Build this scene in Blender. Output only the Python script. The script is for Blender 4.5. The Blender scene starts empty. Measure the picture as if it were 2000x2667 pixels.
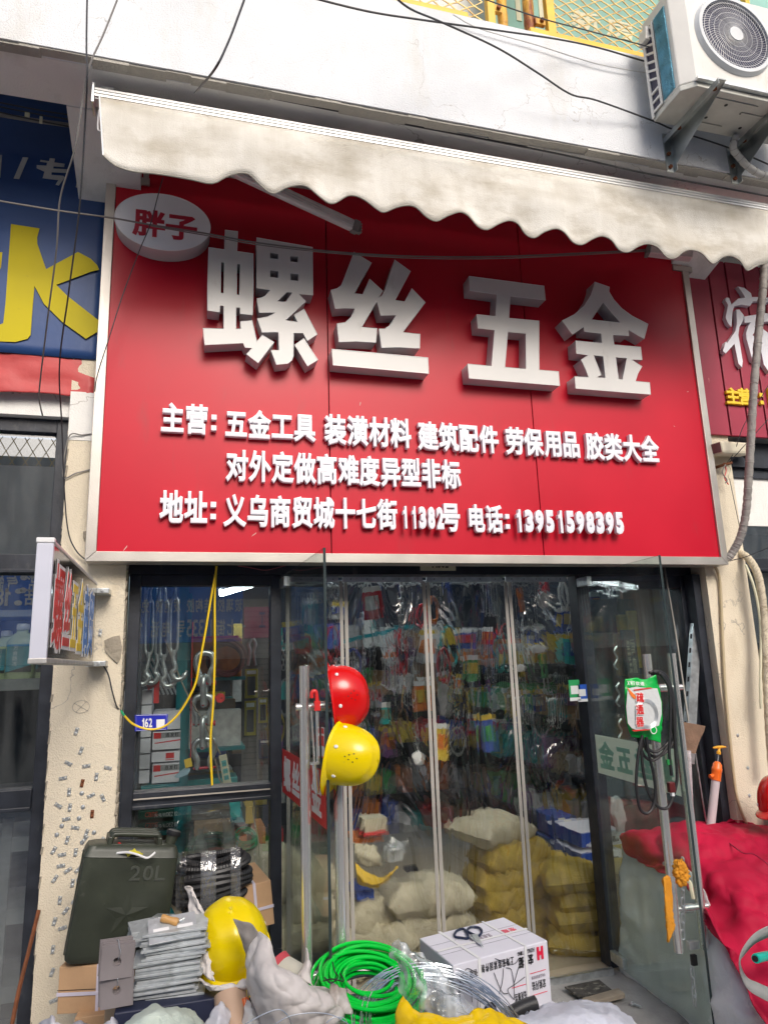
import bpy, math, random
import numpy as np
from mathutils import Vector, Matrix, noise

# ------------------------------------------------------------------ camera, world, sun, exposure
S = bpy.context.scene
COL = S.collection
RC = Matrix(((0.963427, -0.024855, -0.266815), (-0.265931, -0.21129, -0.940552), (-0.032998, 0.977107, -0.210173)))
CAM = Vector((0, -3.5, 1.55))
FPX = 1828.0
cd = bpy.data.cameras.new('camera'); cam = bpy.data.objects.new('camera', cd); COL.objects.link(cam)
cam.matrix_world = Matrix.Translation(CAM) @ RC.to_4x4()
cd.sensor_fit = 'VERTICAL'; cd.sensor_height = 36; cd.lens = FPX / 2667 * 36
cd.clip_start = 0.02; cd.clip_end = 300
S.camera = cam
SUN_EL, SUN_AZ = math.radians(36), math.radians(-9)      # azimuth measured from -Y towards +X
w = bpy.data.worlds.new('World'); S.world = w; w.use_nodes = True
nt = w.node_tree; nt.nodes.clear()
o_ = nt.nodes.new('ShaderNodeOutputWorld'); b_ = nt.nodes.new('ShaderNodeBackground'); s_ = nt.nodes.new('ShaderNodeTexSky')
s_.sky_type = 'NISHITA'; s_.sun_disc = False; s_.sun_elevation = SUN_EL
s_.air_density = 1.0; s_.dust_density = 4.0; s_.ozone_density = 1.0
b_.inputs[1].default_value = 0.15
nt.links.new(s_.outputs[0], b_.inputs[0]); nt.links.new(b_.outputs[0], o_.inputs[0])
ld = bpy.data.lights.new('sun', 'SUN'); ld.energy = 1.85; ld.angle = math.radians(24); ld.color = (1, .965, .92)
sun = bpy.data.objects.new('sun', ld); COL.objects.link(sun)
# direction the light travels
tx = math.sin(SUN_AZ); ty = math.cos(SUN_AZ)
sdir = Vector((tx * math.cos(SUN_EL), ty * math.cos(SUN_EL), -math.sin(SUN_EL)))
sun.rotation_euler = sdir.to_track_quat('-Z', 'Y').to_euler()
tow = -sdir
s_.sun_rotation = math.atan2(tow.x, tow.y)
S.view_settings.view_transform = 'Standard'; S.view_settings.look = 'None'
S.view_settings.gamma = 1; S.view_settings.use_curve_mapping = False
S.view_settings.exposure = 0.16
S.cycles.max_bounces = 6; S.cycles.transparent_max_bounces = 20; S.cycles.use_denoising = True
S.cycles.sample_clamp_indirect = 6
S.cycles.use_adaptive_sampling = True; S.cycles.adaptive_threshold = .025; S.cycles.time_limit = 800

def ray(px, py): return RC @ Vector((px - 1000, -(py - 1333.5), -FPX))
def P(px, py, y=0.0):
    d = ray(px, py); return CAM + d * ((y - CAM.y) / d.y)
def PZ(px, py, z):
    d = ray(px, py); return CAM + d * ((z - CAM.z) / d.z)
def PX(px, py, x):
    d = ray(px, py); return CAM + d * ((x - CAM.x) / d.x)
rnd = random.Random(7)

# ------------------------------------------------------------------ materials
MATS = {}
def mat(name, col, rough=.5, metal=0.0, var=.12, vs=6, bump=0.0, bs=60, stain=None, spec=.5, trans=0, sheen=0, dirt=None):
    if name in MATS: return MATS[name]
    m = bpy.data.materials.new(name); m.use_nodes = True; MATS[name] = m
    n = m.node_tree.nodes; l = m.node_tree.links; p = n['Principled BSDF']
    tc = n.new('ShaderNodeTexCoord')
    p.inputs['Metallic'].default_value = metal; p.inputs['Specular IOR Level'].default_value = spec
    if sheen: p.inputs['Sheen Weight'].default_value = sheen
    nz = n.new('ShaderNodeTexNoise'); nz.inputs['Scale'].default_value = vs; nz.inputs['Detail'].default_value = 6
    l.new(tc.outputs['Object'], nz.inputs['Vector'])
    mx = n.new('ShaderNodeMix'); mx.data_type = 'RGBA'
    a = [max(0, c * (1 - var)) for c in col]; b = [min(1, c * (1 + var)) for c in col]
    mx.inputs['A'].default_value = (*a, 1); mx.inputs['B'].default_value = (*b, 1)
    cr = n.new('ShaderNodeMapRange'); cr.inputs[1].default_value = .3; cr.inputs[2].default_value = .7
    l.new(nz.outputs[0], cr.inputs[0]); l.new(cr.outputs[0], mx.inputs['Factor'])
    out = mx.outputs['Result']
    if stain:                                        # (colour, scale, threshold, softness, stretch)
        sc, ss, th, so, st = stain
        mp = n.new('ShaderNodeMapping'); mp.inputs['Scale'].default_value = st
        l.new(tc.outputs['Object'], mp.inputs['Vector'])
        n2 = n.new('ShaderNodeTexNoise'); n2.inputs['Scale'].default_value = ss; n2.inputs['Detail'].default_value = 8; n2.inputs['Roughness'].default_value = .65
        l.new(mp.outputs[0], n2.inputs['Vector'])
        r2 = n.new('ShaderNodeMapRange'); r2.inputs[1].default_value = th; r2.inputs[2].default_value = th + so
        l.new(n2.outputs[0], r2.inputs[0])
        m2 = n.new('ShaderNodeMix'); m2.data_type = 'RGBA'; m2.inputs['B'].default_value = (*sc, 1)
        l.new(r2.outputs[0], m2.inputs['Factor']); l.new(out, m2.inputs['A']); out = m2.outputs['Result']
    l.new(out, p.inputs['Base Color'])
    rr = n.new('ShaderNodeMapRange'); rr.inputs[3].default_value = max(.02, rough * .8); rr.inputs[4].default_value = min(1, rough * 1.2)
    l.new(nz.outputs[0], rr.inputs[0]); l.new(rr.outputs[0], p.inputs['Roughness'])
    if bump:
        nb = n.new('ShaderNodeTexNoise'); nb.inputs['Scale'].default_value = bs; nb.inputs['Detail'].default_value = 5
        l.new(tc.outputs['Object'], nb.inputs['Vector'])
        bm = n.new('ShaderNodeBump'); bm.inputs['Strength'].default_value = bump; bm.inputs['Distance'].default_value = .01
        l.new(nb.outputs[0], bm.inputs['Height']); l.new(bm.outputs[0], p.inputs['Normal'])
    if trans:
        p.inputs['Transmission Weight'].default_value = trans
    return m

def wall_mat(name, col, stain_col, crack=True, bump=.5, bs=140, stain_th=.55, crack_scale=1.3, st=(1, 1, .35)):
    m = mat(name, col, .85, var=.07, vs=3, bump=bump, bs=bs, stain=(stain_col, 2.2, stain_th, .25, st), spec=.2)
    if crack:
        n = m.node_tree.nodes; l = m.node_tree.links; p = n['Principled BSDF']
        tc = [q for q in n if q.type == 'TEX_COORD'][0]
        wn = n.new('ShaderNodeTexNoise'); wn.inputs['Scale'].default_value = 5; wn.inputs['Detail'].default_value = 6
        l.new(tc.outputs['Object'], wn.inputs['Vector'])
        mx = n.new('ShaderNodeVectorMath'); mx.operation = 'MULTIPLY_ADD'; mx.inputs[1].default_value = (.45, .45, .45)
        l.new(wn.outputs['Color'], mx.inputs[0]); l.new(tc.outputs['Object'], mx.inputs[2])
        v = n.new('ShaderNodeTexVoronoi'); v.feature = 'DISTANCE_TO_EDGE'; v.inputs['Scale'].default_value = crack_scale
        l.new(mx.outputs[0], v.inputs['Vector'])
        r = n.new('ShaderNodeMapRange'); r.inputs[1].default_value = .001; r.inputs[2].default_value = .0038; r.inputs[3].default_value = 1; r.inputs[4].default_value = 0
        l.new(v.outputs[0], r.inputs[0])
        k = n.new('ShaderNodeTexNoise'); k.inputs['Scale'].default_value = 2.1
        l.new(tc.outputs['Object'], k.inputs['Vector'])
        kr = n.new('ShaderNodeMapRange'); kr.inputs[1].default_value = .45; kr.inputs[2].default_value = .6; kr.inputs[4].default_value = .6
        l.new(k.outputs[0], kr.inputs[0])
        mm = n.new('ShaderNodeMath'); mm.operation = 'MULTIPLY'; l.new(r.outputs[0], mm.inputs[0]); l.new(kr.outputs[0], mm.inputs[1])
        src = p.inputs['Base Color'].links[0].from_socket
        mc = n.new('ShaderNodeMix'); mc.data_type = 'RGBA'; mc.inputs['B'].default_value = (.28, .25, .22, 1)
        l.new(mm.outputs[0], mc.inputs['Factor']); l.new(src, mc.inputs['A']); l.new(mc.outputs['Result'], p.inputs['Base Color'])
    return m

def glass_mat(name, tint=(.9, .95, .93), gloss=1.0, rough=.0, base=.05, dirt=0.0, bump=0, bs=8, refr=0, dcol=(.5, .5, .48)):
    m = bpy.data.materials.new(name); m.use_nodes = True; MATS[name] = m
    n = m.node_tree.nodes; l = m.node_tree.links; n.clear()
    out = n.new('ShaderNodeOutputMaterial'); tr = n.new('ShaderNodeBsdfTransparent'); tr.inputs[0].default_value = (*tint, 1)
    gl = n.new('ShaderNodeBsdfGlossy'); gl.inputs['Roughness'].default_value = rough
    lw = n.new('ShaderNodeLayerWeight'); lw.inputs[0].default_value = .5
    pw = n.new('ShaderNodeMath'); pw.operation = 'POWER'; pw.inputs[1].default_value = 5
    ma = n.new('ShaderNodeMath'); ma.operation = 'MULTIPLY_ADD'; ma.inputs[1].default_value = .95 * gloss; ma.inputs[2].default_value = base; ma.use_clamp = True
    l.new(lw.outputs['Facing'], pw.inputs[0]); l.new(pw.outputs[0], ma.inputs[0])
    first = tr.outputs[0]
    tc = n.new('ShaderNodeTexCoord')
    if bump:
        mp = n.new('ShaderNodeMapping'); mp.inputs['Scale'].default_value = (1, 1, .35); l.new(tc.outputs['Object'], mp.inputs[0])
        nz = n.new('ShaderNodeTexNoise'); nz.inputs['Scale'].default_value = bs; nz.inputs['Detail'].default_value = 3
        nz.inputs['Distortion'].default_value = 1.2
        l.new(mp.outputs[0], nz.inputs[0])
        bm = n.new('ShaderNodeBump'); bm.inputs['Strength'].default_value = 1; bm.inputs['Distance'].default_value = bump
        l.new(nz.outputs[0], bm.inputs['Height']); l.new(bm.outputs[0], gl.inputs['Normal'])
        if refr:
            rf = n.new('ShaderNodeBsdfRefraction'); rf.inputs['IOR'].default_value = refr; rf.inputs['Color'].default_value = (*tint, 1)
            l.new(bm.outputs[0], rf.inputs['Normal'])
            mr = n.new('ShaderNodeMixShader'); mr.inputs[0].default_value = .62
            l.new(tr.outputs[0], mr.inputs[1]); l.new(rf.outputs[0], mr.inputs[2]); first = mr.outputs[0]
    if dirt:
        df = n.new('ShaderNodeBsdfDiffuse'); df.inputs[0].default_value = (*dcol, 1)
        nd = n.new('ShaderNodeTexNoise'); nd.inputs['Scale'].default_value = 5; nd.inputs['Detail'].default_value = 8
        mp2 = n.new('ShaderNodeMapping'); mp2.inputs['Scale'].default_value = (3, 3, .6); l.new(tc.outputs['Object'], mp2.inputs[0])
        l.new(mp2.outputs[0], nd.inputs[0])
        rd = n.new('ShaderNodeMapRange'); rd.inputs[1].default_value = .35; rd.inputs[2].default_value = .8; rd.inputs[4].default_value = dirt
        l.new(nd.outputs[0], rd.inputs[0])
        md = n.new('ShaderNodeMixShader'); l.new(rd.outputs[0], md.inputs[0]); l.new(first, md.inputs[1]); l.new(df.outputs[0], md.inputs[2]); first = md.outputs[0]
    mx = n.new('ShaderNodeMixShader'); l.new(ma.outputs[0], mx.inputs[0]); l.new(first, mx.inputs[1]); l.new(gl.outputs[0], mx.inputs[2])
    l.new(mx.outputs[0], out.inputs[0])
    return m

def weave(m, sc=220, strength=.4, axis=(1, 0, 0)):
    n = m.node_tree.nodes; l = m.node_tree.links; p = n['Principled BSDF']; tc = [q for q in n if q.type == 'TEX_COORD'][0]
    wv = n.new('ShaderNodeTexWave'); wv.inputs['Scale'].default_value = sc; wv.inputs['Distortion'].default_value = 1.5; wv.bands_direction = 'Z'
    w2 = n.new('ShaderNodeTexWave'); w2.inputs['Scale'].default_value = sc; w2.inputs['Distortion'].default_value = 1.5; w2.bands_direction = 'X'
    l.new(tc.outputs['Object'], wv.inputs[0]); l.new(tc.outputs['Object'], w2.inputs[0])
    ad = n.new('ShaderNodeMath'); l.new(wv.outputs['Fac'], ad.inputs[0]); l.new(w2.outputs['Fac'], ad.inputs[1])
    bm = n.new('ShaderNodeBump'); bm.inputs['Strength'].default_value = strength; bm.inputs['Distance'].default_value = .002
    l.new(ad.outputs[0], bm.inputs['Height'])
    if p.inputs['Normal'].links: l.new(p.inputs['Normal'].links[0].from_socket, bm.inputs['Normal'])
    l.new(bm.outputs[0], p.inputs['Normal'])
    return m

m_white_wall = wall_mat('white painted stucco', (.72, .74, .77), (.60, .58, .53), stain_th=.54, crack_scale=1.9)
m_soffit = wall_mat('soffit paint', (.80, .79, .76), (.52, .50, .46), bump=.3, crack=True, crack_scale=.9)
m_edge = wall_mat('raw plaster edge', (.42, .40, .36), (.26, .25, .22), bump=.8, bs=60, crack=False)
m_beige = wall_mat('beige stucco', (.72, .64, .50), (.52, .42, .28), bump=.45, bs=190, crack_scale=.8, stain_th=.58)
m_raw = wall_mat('raw cement', (.33, .29, .23), (.2, .17, .13), bump=1, bs=50, crack=False)
m_red = mat('red panel', (.52, .003, .022), .36, var=.07, vs=2.2, spec=.32, stain=((.40, .03, .04), 3.5, .60, .25, (2.5, 1, .6)))
m_seam = mat('seam', (.03, .004, .006), .6)
m_steel = mat('brushed steel', (.50, .47, .43), .35, .6, var=.1, vs=5, bump=.15, bs=300)
m_chrome = mat('chrome', (.82, .82, .80), .24, .8, var=.04)
m_galv = mat('galvanised steel', (.66, .69, .70), .34, .85, var=.2, vs=30)
m_letter = mat('letter face white', (.64, .63, .61), .4, var=.05, vs=3, stain=((.36, .33, .29), 6, .6, .25, (1, 1, .5)))
m_letter_side = mat('letter return', (.50, .49, .50), .45, var=.04)
m_ltr2 = mat('small letters', (.80, .80, .86), .35, var=.03)
m_ltr_red = mat('red vinyl', (.45, .01, .035), .4, var=.05)
m_oval = mat('oval face', (.85, .86, .88), .3, var=.04, vs=4)
m_frame = mat('dark frame', (.022, .026, .036), .42, var=.3, vs=12, stain=((.11, .11, .105), 9, .6, .2, (1, 1, .4)), bump=.1)
m_black = mat('black', (.012, .012, .014), .4)
m_rubber = mat('black rubber', (.018, .018, .02), .45, bump=.1, bs=200)
m_fabric = mat('awning cloth', (.70, .68, .63), .85, var=.06, vs=3, bump=.35, bs=200, stain=((.34, .29, .21), 2.6, .48, .34, (1.2, 1, 2.4)), spec=.15)
n = m_fabric.node_tree.nodes; l = m_fabric.node_tree.links; p = n['Principled BSDF']; tc = [q for q in n if q.type == 'TEX_COORD'][0]
for sc_, lo_, amt in (((60, 1, .8), .35, .05), ((2.2, 1, 1.1), .40, .26), ((.8, 1, 3), .5, .2)):     # vertical streaks of grime in the cloth
    mp = n.new('ShaderNodeMapping'); mp.inputs['Scale'].default_value = sc_; l.new(tc.outputs['Object'], mp.inputs[0]); nz = n.new('ShaderNodeTexNoise'); nz.inputs['Scale'].default_value = 3; nz.inputs['Detail'].default_value = 6; l.new(mp.outputs[0], nz.inputs[0])
    r = n.new('ShaderNodeMapRange'); r.inputs[1].default_value = lo_; r.inputs[2].default_value = .75; r.inputs[4].default_value = amt * 2; l.new(nz.outputs[0], r.inputs[0])
    mc = n.new('ShaderNodeMix'); mc.data_type = 'RGBA'; mc.inputs['B'].default_value = (.36, .32, .25, 1); l.new(r.outputs[0], mc.inputs['Factor']); l.new(p.inputs['Base Color'].links[0].from_socket, mc.inputs['A']); l.new(mc.outputs['Result'], p.inputs['Base Color'])
m_alu = mat('aluminium white', (.78, .78, .77), .35, .3, var=.05)
m_blue_ban = mat('blue banner', (.014, .055, .19), .5, var=.12, vs=3, bump=.2, bs=12, stain=((.09, .13, .25), 4, .55, .3, (1, 1, .3)))
m_yel_ban = mat('yellow print', (.52, .43, .015), .6, var=.08, vs=4, spec=.2, stain=((.30, .24, .05), 7, .64, .12, (1, 1, 3)))
m_red_ban = mat('red banner strip', (.50, .06, .06), .55, var=.1, bump=.4, bs=14)
m_grey_ltr = mat('grey letter', (.5, .5, .48), .5)
m_dred = mat('dark red boards', (.33, .02, .05), .45, var=.1, vs=3, stain=((.5, .12, .13), 18, .68, .03, (1, 1, .5)))
m_yel3 = mat('yellow letters', (.82, .58, .02), .4)
m_ac = mat('ac white', (.68, .67, .64), .4, var=.06, stain=((.50, .44, .34), 5, .56, .22, (1.5, 1, .6)))
m_ac_under = mat('ac base', (.50, .50, .46), .45, .3, var=.12, vs=10, bump=.25, bs=25)
m_grille = mat('grille grey', (.62, .64, .66), .4)
m_dark_in = mat('fan dark', (.012, .012, .05), .5)
m_foil = mat('coil fins blue', (.16, .42, .55), .3, .5, var=.35, vs=14, bump=.5, bs=120)
m_bracket = mat('bracket steel', (.42, .45, .45), .42, .9, var=.15, vs=14, stain=((.25, .12, .06), 12, .66, .08, (1, 1, 1)))
m_rustp = mat('rusty yellow paint', (.66, .36, .05), .6, .1, var=.2, vs=14, bump=.5, stain=((.22, .06, .02), 9, .52, .1, (1, 1, .3)))
m_cage = mat('cage yellow', (.78, .46, .03), .5, var=.12, vs=14, stain=((.3, .14, .03), 20, .66, .1, (1, 1, 1)))
m_mesh = mat('mesh wire', (.58, .42, .16), .5, .3, stain=((.3, .14, .05), 20, .5, .2, (1, 1, 1)))
m_green_ban = mat('green banner', (.24, .48, .42), .5, var=.15, vs=3, bump=.3, bs=9)
m_cream = mat('cream print', (.68, .66, .48), .5)
m_cable = mat('cable', (.04, .04, .045), .5)
m_cableg = mat('grey cable', (.20, .19, .18), .5)
m_ycable = mat('yellow cable', (.85, .58, .02), .35)
m_gcable = mat('green sleeve', (.03, .35, .15), .4)
m_bluep = mat('blue plate', (.02, .03, .42), .3, var=.05)
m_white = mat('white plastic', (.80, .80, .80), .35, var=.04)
m_whitep = mat('white print', (.82, .82, .82), .4, var=.02)
m_redp = mat('red print', (.66, .03, .03), .35, var=.06)
m_tile = mat('floor tiles', (.42, .36, .27), .45, var=.15, vs=2, bump=.1)
m_asph = mat('pavement concrete', (.36, .35, .34), .85, var=.2, vs=5, bump=.6, bs=60)
m_card = mat('cardboard', (.50, .31, .17), .75, var=.1, vs=8, bump=.15, bs=40)
m_card2 = mat('pale cardboard', (.48, .36, .24), .75, var=.12, vs=8, bump=.15, bs=40)
m_wbox = mat('white carton', (.74, .73, .80), .5, var=.04, bump=.1, bs=20)
m_strap = mat('lilac strap', (.60, .56, .66), .35)
m_jerry = mat('jerrycan olive', (.034, .040, .028), .42, var=.25, vs=9, bump=.12, bs=25, stain=((.10, .10, .085), 10, .62, .12, (1, 1, 1)))
m_wood = mat('wood handle', (.55, .30, .10), .5, var=.2, vs=20, bump=.15)
m_rust = mat('rust', (.20, .07, .03), .8, .3, var=.3, vs=20, bump=.4)
m_plate = mat('zinc plate', (.52, .55, .57), .4, .35, var=.22, vs=9, stain=((.33, .35, .36), 12, .5, .2, (1, 1, 1)))
m_plate2 = mat('grey square plate', (.27, .24, .245), .5, .2, var=.15)
m_helm_y = mat('yellow helmet', (.82, .62, .0), .25, var=.04, stain=((.62, .47, .04), 14, .62, .1, (1, 1, 1)))
m_helm_r = mat('red helmet', (.62, .006, .006), .2, var=.04, stain=((.45, .03, .02), 14, .64, .1, (1, 1, 1)))
m_sackw = weave(mat('white woven sack', (.66, .62, .60), .6, var=.12, vs=7, bump=.5, bs=22, stain=((.42, .37, .33), 5, .58, .2, (1, 1, 1))), 90, .15)
m_sackp = mat('laminated paper sack', (.62, .58, .56), .55, var=.14, vs=7, bump=.35, bs=14, stain=((.38, .33, .29), 6, .56, .14, (1, 1, 1)))
m_sackg = weave(mat('pale green woven sack', (.58, .66, .58), .6, var=.1, vs=7, bump=.4, bs=24), 90)
m_sacky = weave(mat('yellow woven sack', (.56, .39, .05), .6, var=.28, vs=6, bump=.5, bs=24, stain=((.28, .21, .08), 5, .5, .2, (1, 1, 1))), 80)
m_sackc = weave(mat('cream woven sack', (.55, .50, .36), .6, var=.15, vs=6, bump=.5, bs=24, stain=((.36, .31, .2), 5, .56, .2, (1, 1, 1))), 80)
m_bulk = weave(mat('bulk bag cloth', (.86, .86, .86), .55, var=.05, vs=4, bump=.5, bs=9), 110, .5)
m_tarp = mat('crimson tarpaulin', (.47, .004, .04), .65, var=.22, vs=4, bump=.45, bs=10, spec=.3)
m_green = mat('green hose', (.0, .60, .05), .25, var=.05)
m_wire = mat('steel wire', (.60, .65, .70), .25, .9)
m_clear = glass_mat('clear film', (.93, .96, .97), 1.0, .12, .12, dirt=.8, bump=.014, bs=18, dcol=(.82, .86, .88))
m_tape = glass_mat('clear tape', (.9, .92, .93), 1.0, .05, .16, dirt=.25, bump=.01, bs=30, dcol=(.7, .72, .75))
m_yfilm = mat('yellow film bag', (.88, .58, .0), .25, var=.06, bump=.4, bs=12)
m_orange = mat('orange cloth', (.80, .33, .02), .85, var=.15, bump=.6, bs=120)
m_orangep = mat('orange plastic', (.85, .16, .02), .35)
m_teal = mat('teal paint', (.0, .19, .22), .4, var=.1)
m_tealh = mat('teal hose', (.0, .50, .38), .2)
m_woodp = mat('wood panel', (.36, .22, .11), .55, var=.3, vs=3, stain=((.22, .12, .06), 3, .5, .3, (14, 1, .4)))
m_glass = glass_mat('window glass', (.90, .93, .92), 1.0, 0, .15, dirt=.10, dcol=(.35, .36, .36))
m_glassn = glass_mat('neighbour glass', (.84, .88, .89), 1.0, .0, .26, dirt=.14, dcol=(.45, .46, .46))
m_door = glass_mat('door glass', (.92, .97, .945), 1.0, 0, .05, dirt=.06, dcol=(.4, .42, .4))
m_pvc = glass_mat('pvc strip', (.84, .85, .83), 1.0, .02, .12, dirt=.045, bump=.075, bs=5, refr=1.07, dcol=(.5, .5, .45))
m_pvcband = mat('pvc edge band', (.40, .38, .35), .5)
m_ledge = mat('pale ledge dust', (.42, .38, .33), .8)
m_pinkish = mat('scratched primer', (.62, .36, .33), .6)
def colm(name, c, r=.45): return mat(name, c, r, var=.12, vs=9)

# ------------------------------------------------------------------ mesh builder
class MB:
    def __init__(s): s.v = []; s.f = []; s.mi = []; s.sm = []
    def add(s, vs, fs, mi=0, sm=False):
        k = len(s.v); s.v += [tuple(v) for v in vs]; s.f += [tuple(k + i for i in f) for f in fs]
        s.mi += [mi] * len(fs); s.sm += [sm] * len(fs); return s
    def box(s, x0, x1, y0, y1, z0, z1, mi=0):
        v = [(x0, y0, z0), (x1, y0, z0), (x1, y1, z0), (x0, y1, z0), (x0, y0, z1), (x1, y0, z1), (x1, y1, z1), (x0, y1, z1)]
        return s.add(v, [(0, 3, 2, 1), (4, 5, 6, 7), (0, 1, 5, 4), (1, 2, 6, 5), (2, 3, 7, 6), (3, 0, 4, 7)], mi)
    def hexa(s, v, mi=0):
        return s.add(v, [(0, 3, 2, 1), (4, 5, 6, 7), (0, 1, 5, 4), (1, 2, 6, 5), (2, 3, 7, 6), (3, 0, 4, 7)], mi)
    def slab(s, quad, n, mi=0):
        n = Vector(n); q = [Vector(a) for a in quad]
        return s.hexa([a + n for a in q] + q, mi)
    def obox(s, c, ax, ay, az, mi=0):
        c = Vector(c); ax = Vector(ax); ay = Vector(ay); az = Vector(az)
        return s.hexa([c - ax - ay - az, c + ax - ay - az, c + ax + ay - az, c - ax + ay - az, c - ax - ay + az, c + ax - ay + az, c + ax + ay + az, c - ax + ay + az], mi)
    def beam(s, a, b, wd, ht, up=(0, 0, 1), mi=0):
        a = Vector(a); b = Vector(b); d = (b - a); L = d.length; d.normalize(); u = Vector(up); r = d.cross(u)
        if r.length < 1e-4: r = d.cross(Vector((0, 1, 0)))
        r.normalize(); u = r.cross(d)
        return s.obox((a + b) / 2, d * L / 2, r * wd / 2, u * ht / 2, mi)
    def tube(s, pts, r, seg=8, mi=0, cap=True, closed=False):
        pts = [Vector(p) for p in pts]; n = len(pts); rs = r if isinstance(r, (list, tuple)) else [r] * n
        v = []; prev = None
        for i, p in enumerate(pts):
            if closed: t = pts[(i + 1) % n] - pts[i - 1]
            else: t = pts[min(i + 1, n - 1)] - pts[max(i - 1, 0)]
            if t.length < 1e-9: t = Vector((0, 0, 1))
            t.normalize()
            if prev is None:
                a = t.orthogonal().normalized()
            else:
                a = prev - t * prev.dot(t)
                a = a.normalized() if a.length > 1e-6 else t.orthogonal().normalized()
            prev = a; b = t.cross(a)
            for k in range(seg):
                an = 2 * math.pi * k / seg; v.append(p + (a * math.cos(an) + b * math.sin(an)) * rs[i])
        f = []
        for i in range(n if closed else n - 1):
            j = (i + 1) % n
            for k in range(seg):
                k2 = (k + 1) % seg; f.append((i * seg + k, i * seg + k2, j * seg + k2, j * seg + k))
        if cap and not closed:
            f.append(tuple(range(seg - 1, -1, -1))); f.append(tuple((n - 1) * seg + k for k in range(seg)))
        return s.add(v, f, mi, True)
    def lathe(s, prof, c=(0, 0, 0), ax=(0, 0, 1), seg=24, mi=0):
        ax = Vector(ax).normalized(); a = ax.orthogonal().normalized(); b = ax.cross(a); c = Vector(c); v = []
        for r, h in prof:
            for k in range(seg):
                an = 2 * math.pi * k / seg; v.append(c + ax * h + (a * math.cos(an) + b * math.sin(an)) * r)
        f = []
        for i in range(len(prof) - 1):
            for k in range(seg):
                k2 = (k + 1) % seg; f.append((i * seg + k, i * seg + k2, (i + 1) * seg + k2, (i + 1) * seg + k))
        f.append(tuple(range(seg - 1, -1, -1))); f.append(tuple((len(prof) - 1) * seg + k for k in range(seg)))
        return s.add(v, f, mi, True)
    def disc(s, c, n, r, mi=0, seg=16):
        n = Vector(n).normalized(); a = n.orthogonal().normalized(); b = n.cross(a); c = Vector(c)
        return s.add([c + (a * math.cos(2 * math.pi * k / seg) + b * math.sin(2 * math.pi * k / seg)) * r for k in range(seg)], [tuple(range(seg))], mi)
    def mesh(s, name, mats):
        me = bpy.data.meshes.new(name); me.from_pydata(s.v, [], s.f)
        for m in (mats if isinstance(mats, (list, tuple)) else [mats]): me.materials.append(m)
        me.polygons.foreach_set('material_index', s.mi); me.polygons.foreach_set('use_smooth', [True] * len(s.f) if any(s.sm) else [False] * len(s.f))
        me.update()
        if any(s.sm):
            try: me.set_sharp_from_angle(angle=math.radians(38))
            except Exception: pass
        return me
    def build(s, name, mats, parent=None, local=False, bevel=0, **kw):
        return link(name, s.mesh(name, mats), parent, local, bevel, **kw)

def link(name, me, parent=None, local=False, bevel=0, label=None):
    o = bpy.data.objects.new(name, me); COL.objects.link(o)
    if parent is not None:
        o.parent = parent
        if not local: o.matrix_parent_inverse = WM[parent.name].inverted()
    WM[o.name] = (WM[parent.name].copy() if (parent is not None and local) else Matrix.Identity(4))
    if bevel:
        b = o.modifiers.new('bevel', 'BEVEL'); b.width = bevel; b.segments = 2; b.limit_method = 'ANGLE'; b.angle_limit = math.radians(40)
    if label: o['label'] = label
    return o
WM = {}
def tag(o, label, cat, group=None, kind=None):
    if label: o['label'] = label
    if cat: o['category'] = cat
    if group: o['group'] = group
    if kind: o['kind'] = kind
    return o
def thing(name, label, cat, M=None, group=None):
    o = bpy.data.objects.new(name, None); COL.objects.link(o); o.empty_display_size = .05
    if M is None: M = Matrix.Identity(4)
    elif not isinstance(M, Matrix): M = Matrix.Translation(Vector(M))
    o.matrix_world = M; WM[o.name] = M.copy()
    return tag(o, label, cat, group)
def copy_tree(o, M, label=None):
    r = o.copy(); COL.objects.link(r); r.matrix_world = M; WM[r.name] = M.copy()
    if label: r['label'] = label
    for ch in list(o.children):
        c = ch.copy(); COL.objects.link(c); c.parent = r
        for g in list(ch.children):
            d = g.copy(); COL.objects.link(d); d.parent = c
    return r
def frame(o, xa, za):
    """matrix with local x along xa, z along za (made orthogonal), origin o"""
    x = Vector(xa).normalized(); z = Vector(za); z = (z - x * z.dot(x)).normalized(); y = z.cross(x)
    return Matrix(((x.x, y.x, z.x, o[0]), (x.y, y.y, z.y, o[1]), (x.z, y.z, z.z, o[2]), (0, 0, 0, 1)))

def crom(pts, n=6, closed=False):
    pts = [Vector(p) for p in pts]; m = len(pts); out = []
    if m < 3 and not closed: return pts
    rng = range(m) if closed else range(m - 1)
    for i in rng:
        if closed: a, b, c, d = pts[i - 1], pts[i], pts[(i + 1) % m], pts[(i + 2) % m]
        else: a, b, c, d = pts[max(i - 1, 0)], pts[i], pts[i + 1], pts[min(i + 2, m - 1)]
        for k in range(n):
            t = k / n; t2 = t * t; t3 = t2 * t
            out.append(.5 * ((2 * b) + (c - a) * t + (2 * a - 5 * b + 4 * c - d) * t2 + (3 * b - a - 3 * c + d) * t3))
    if not closed: out.append(pts[-1])
    return out

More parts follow.
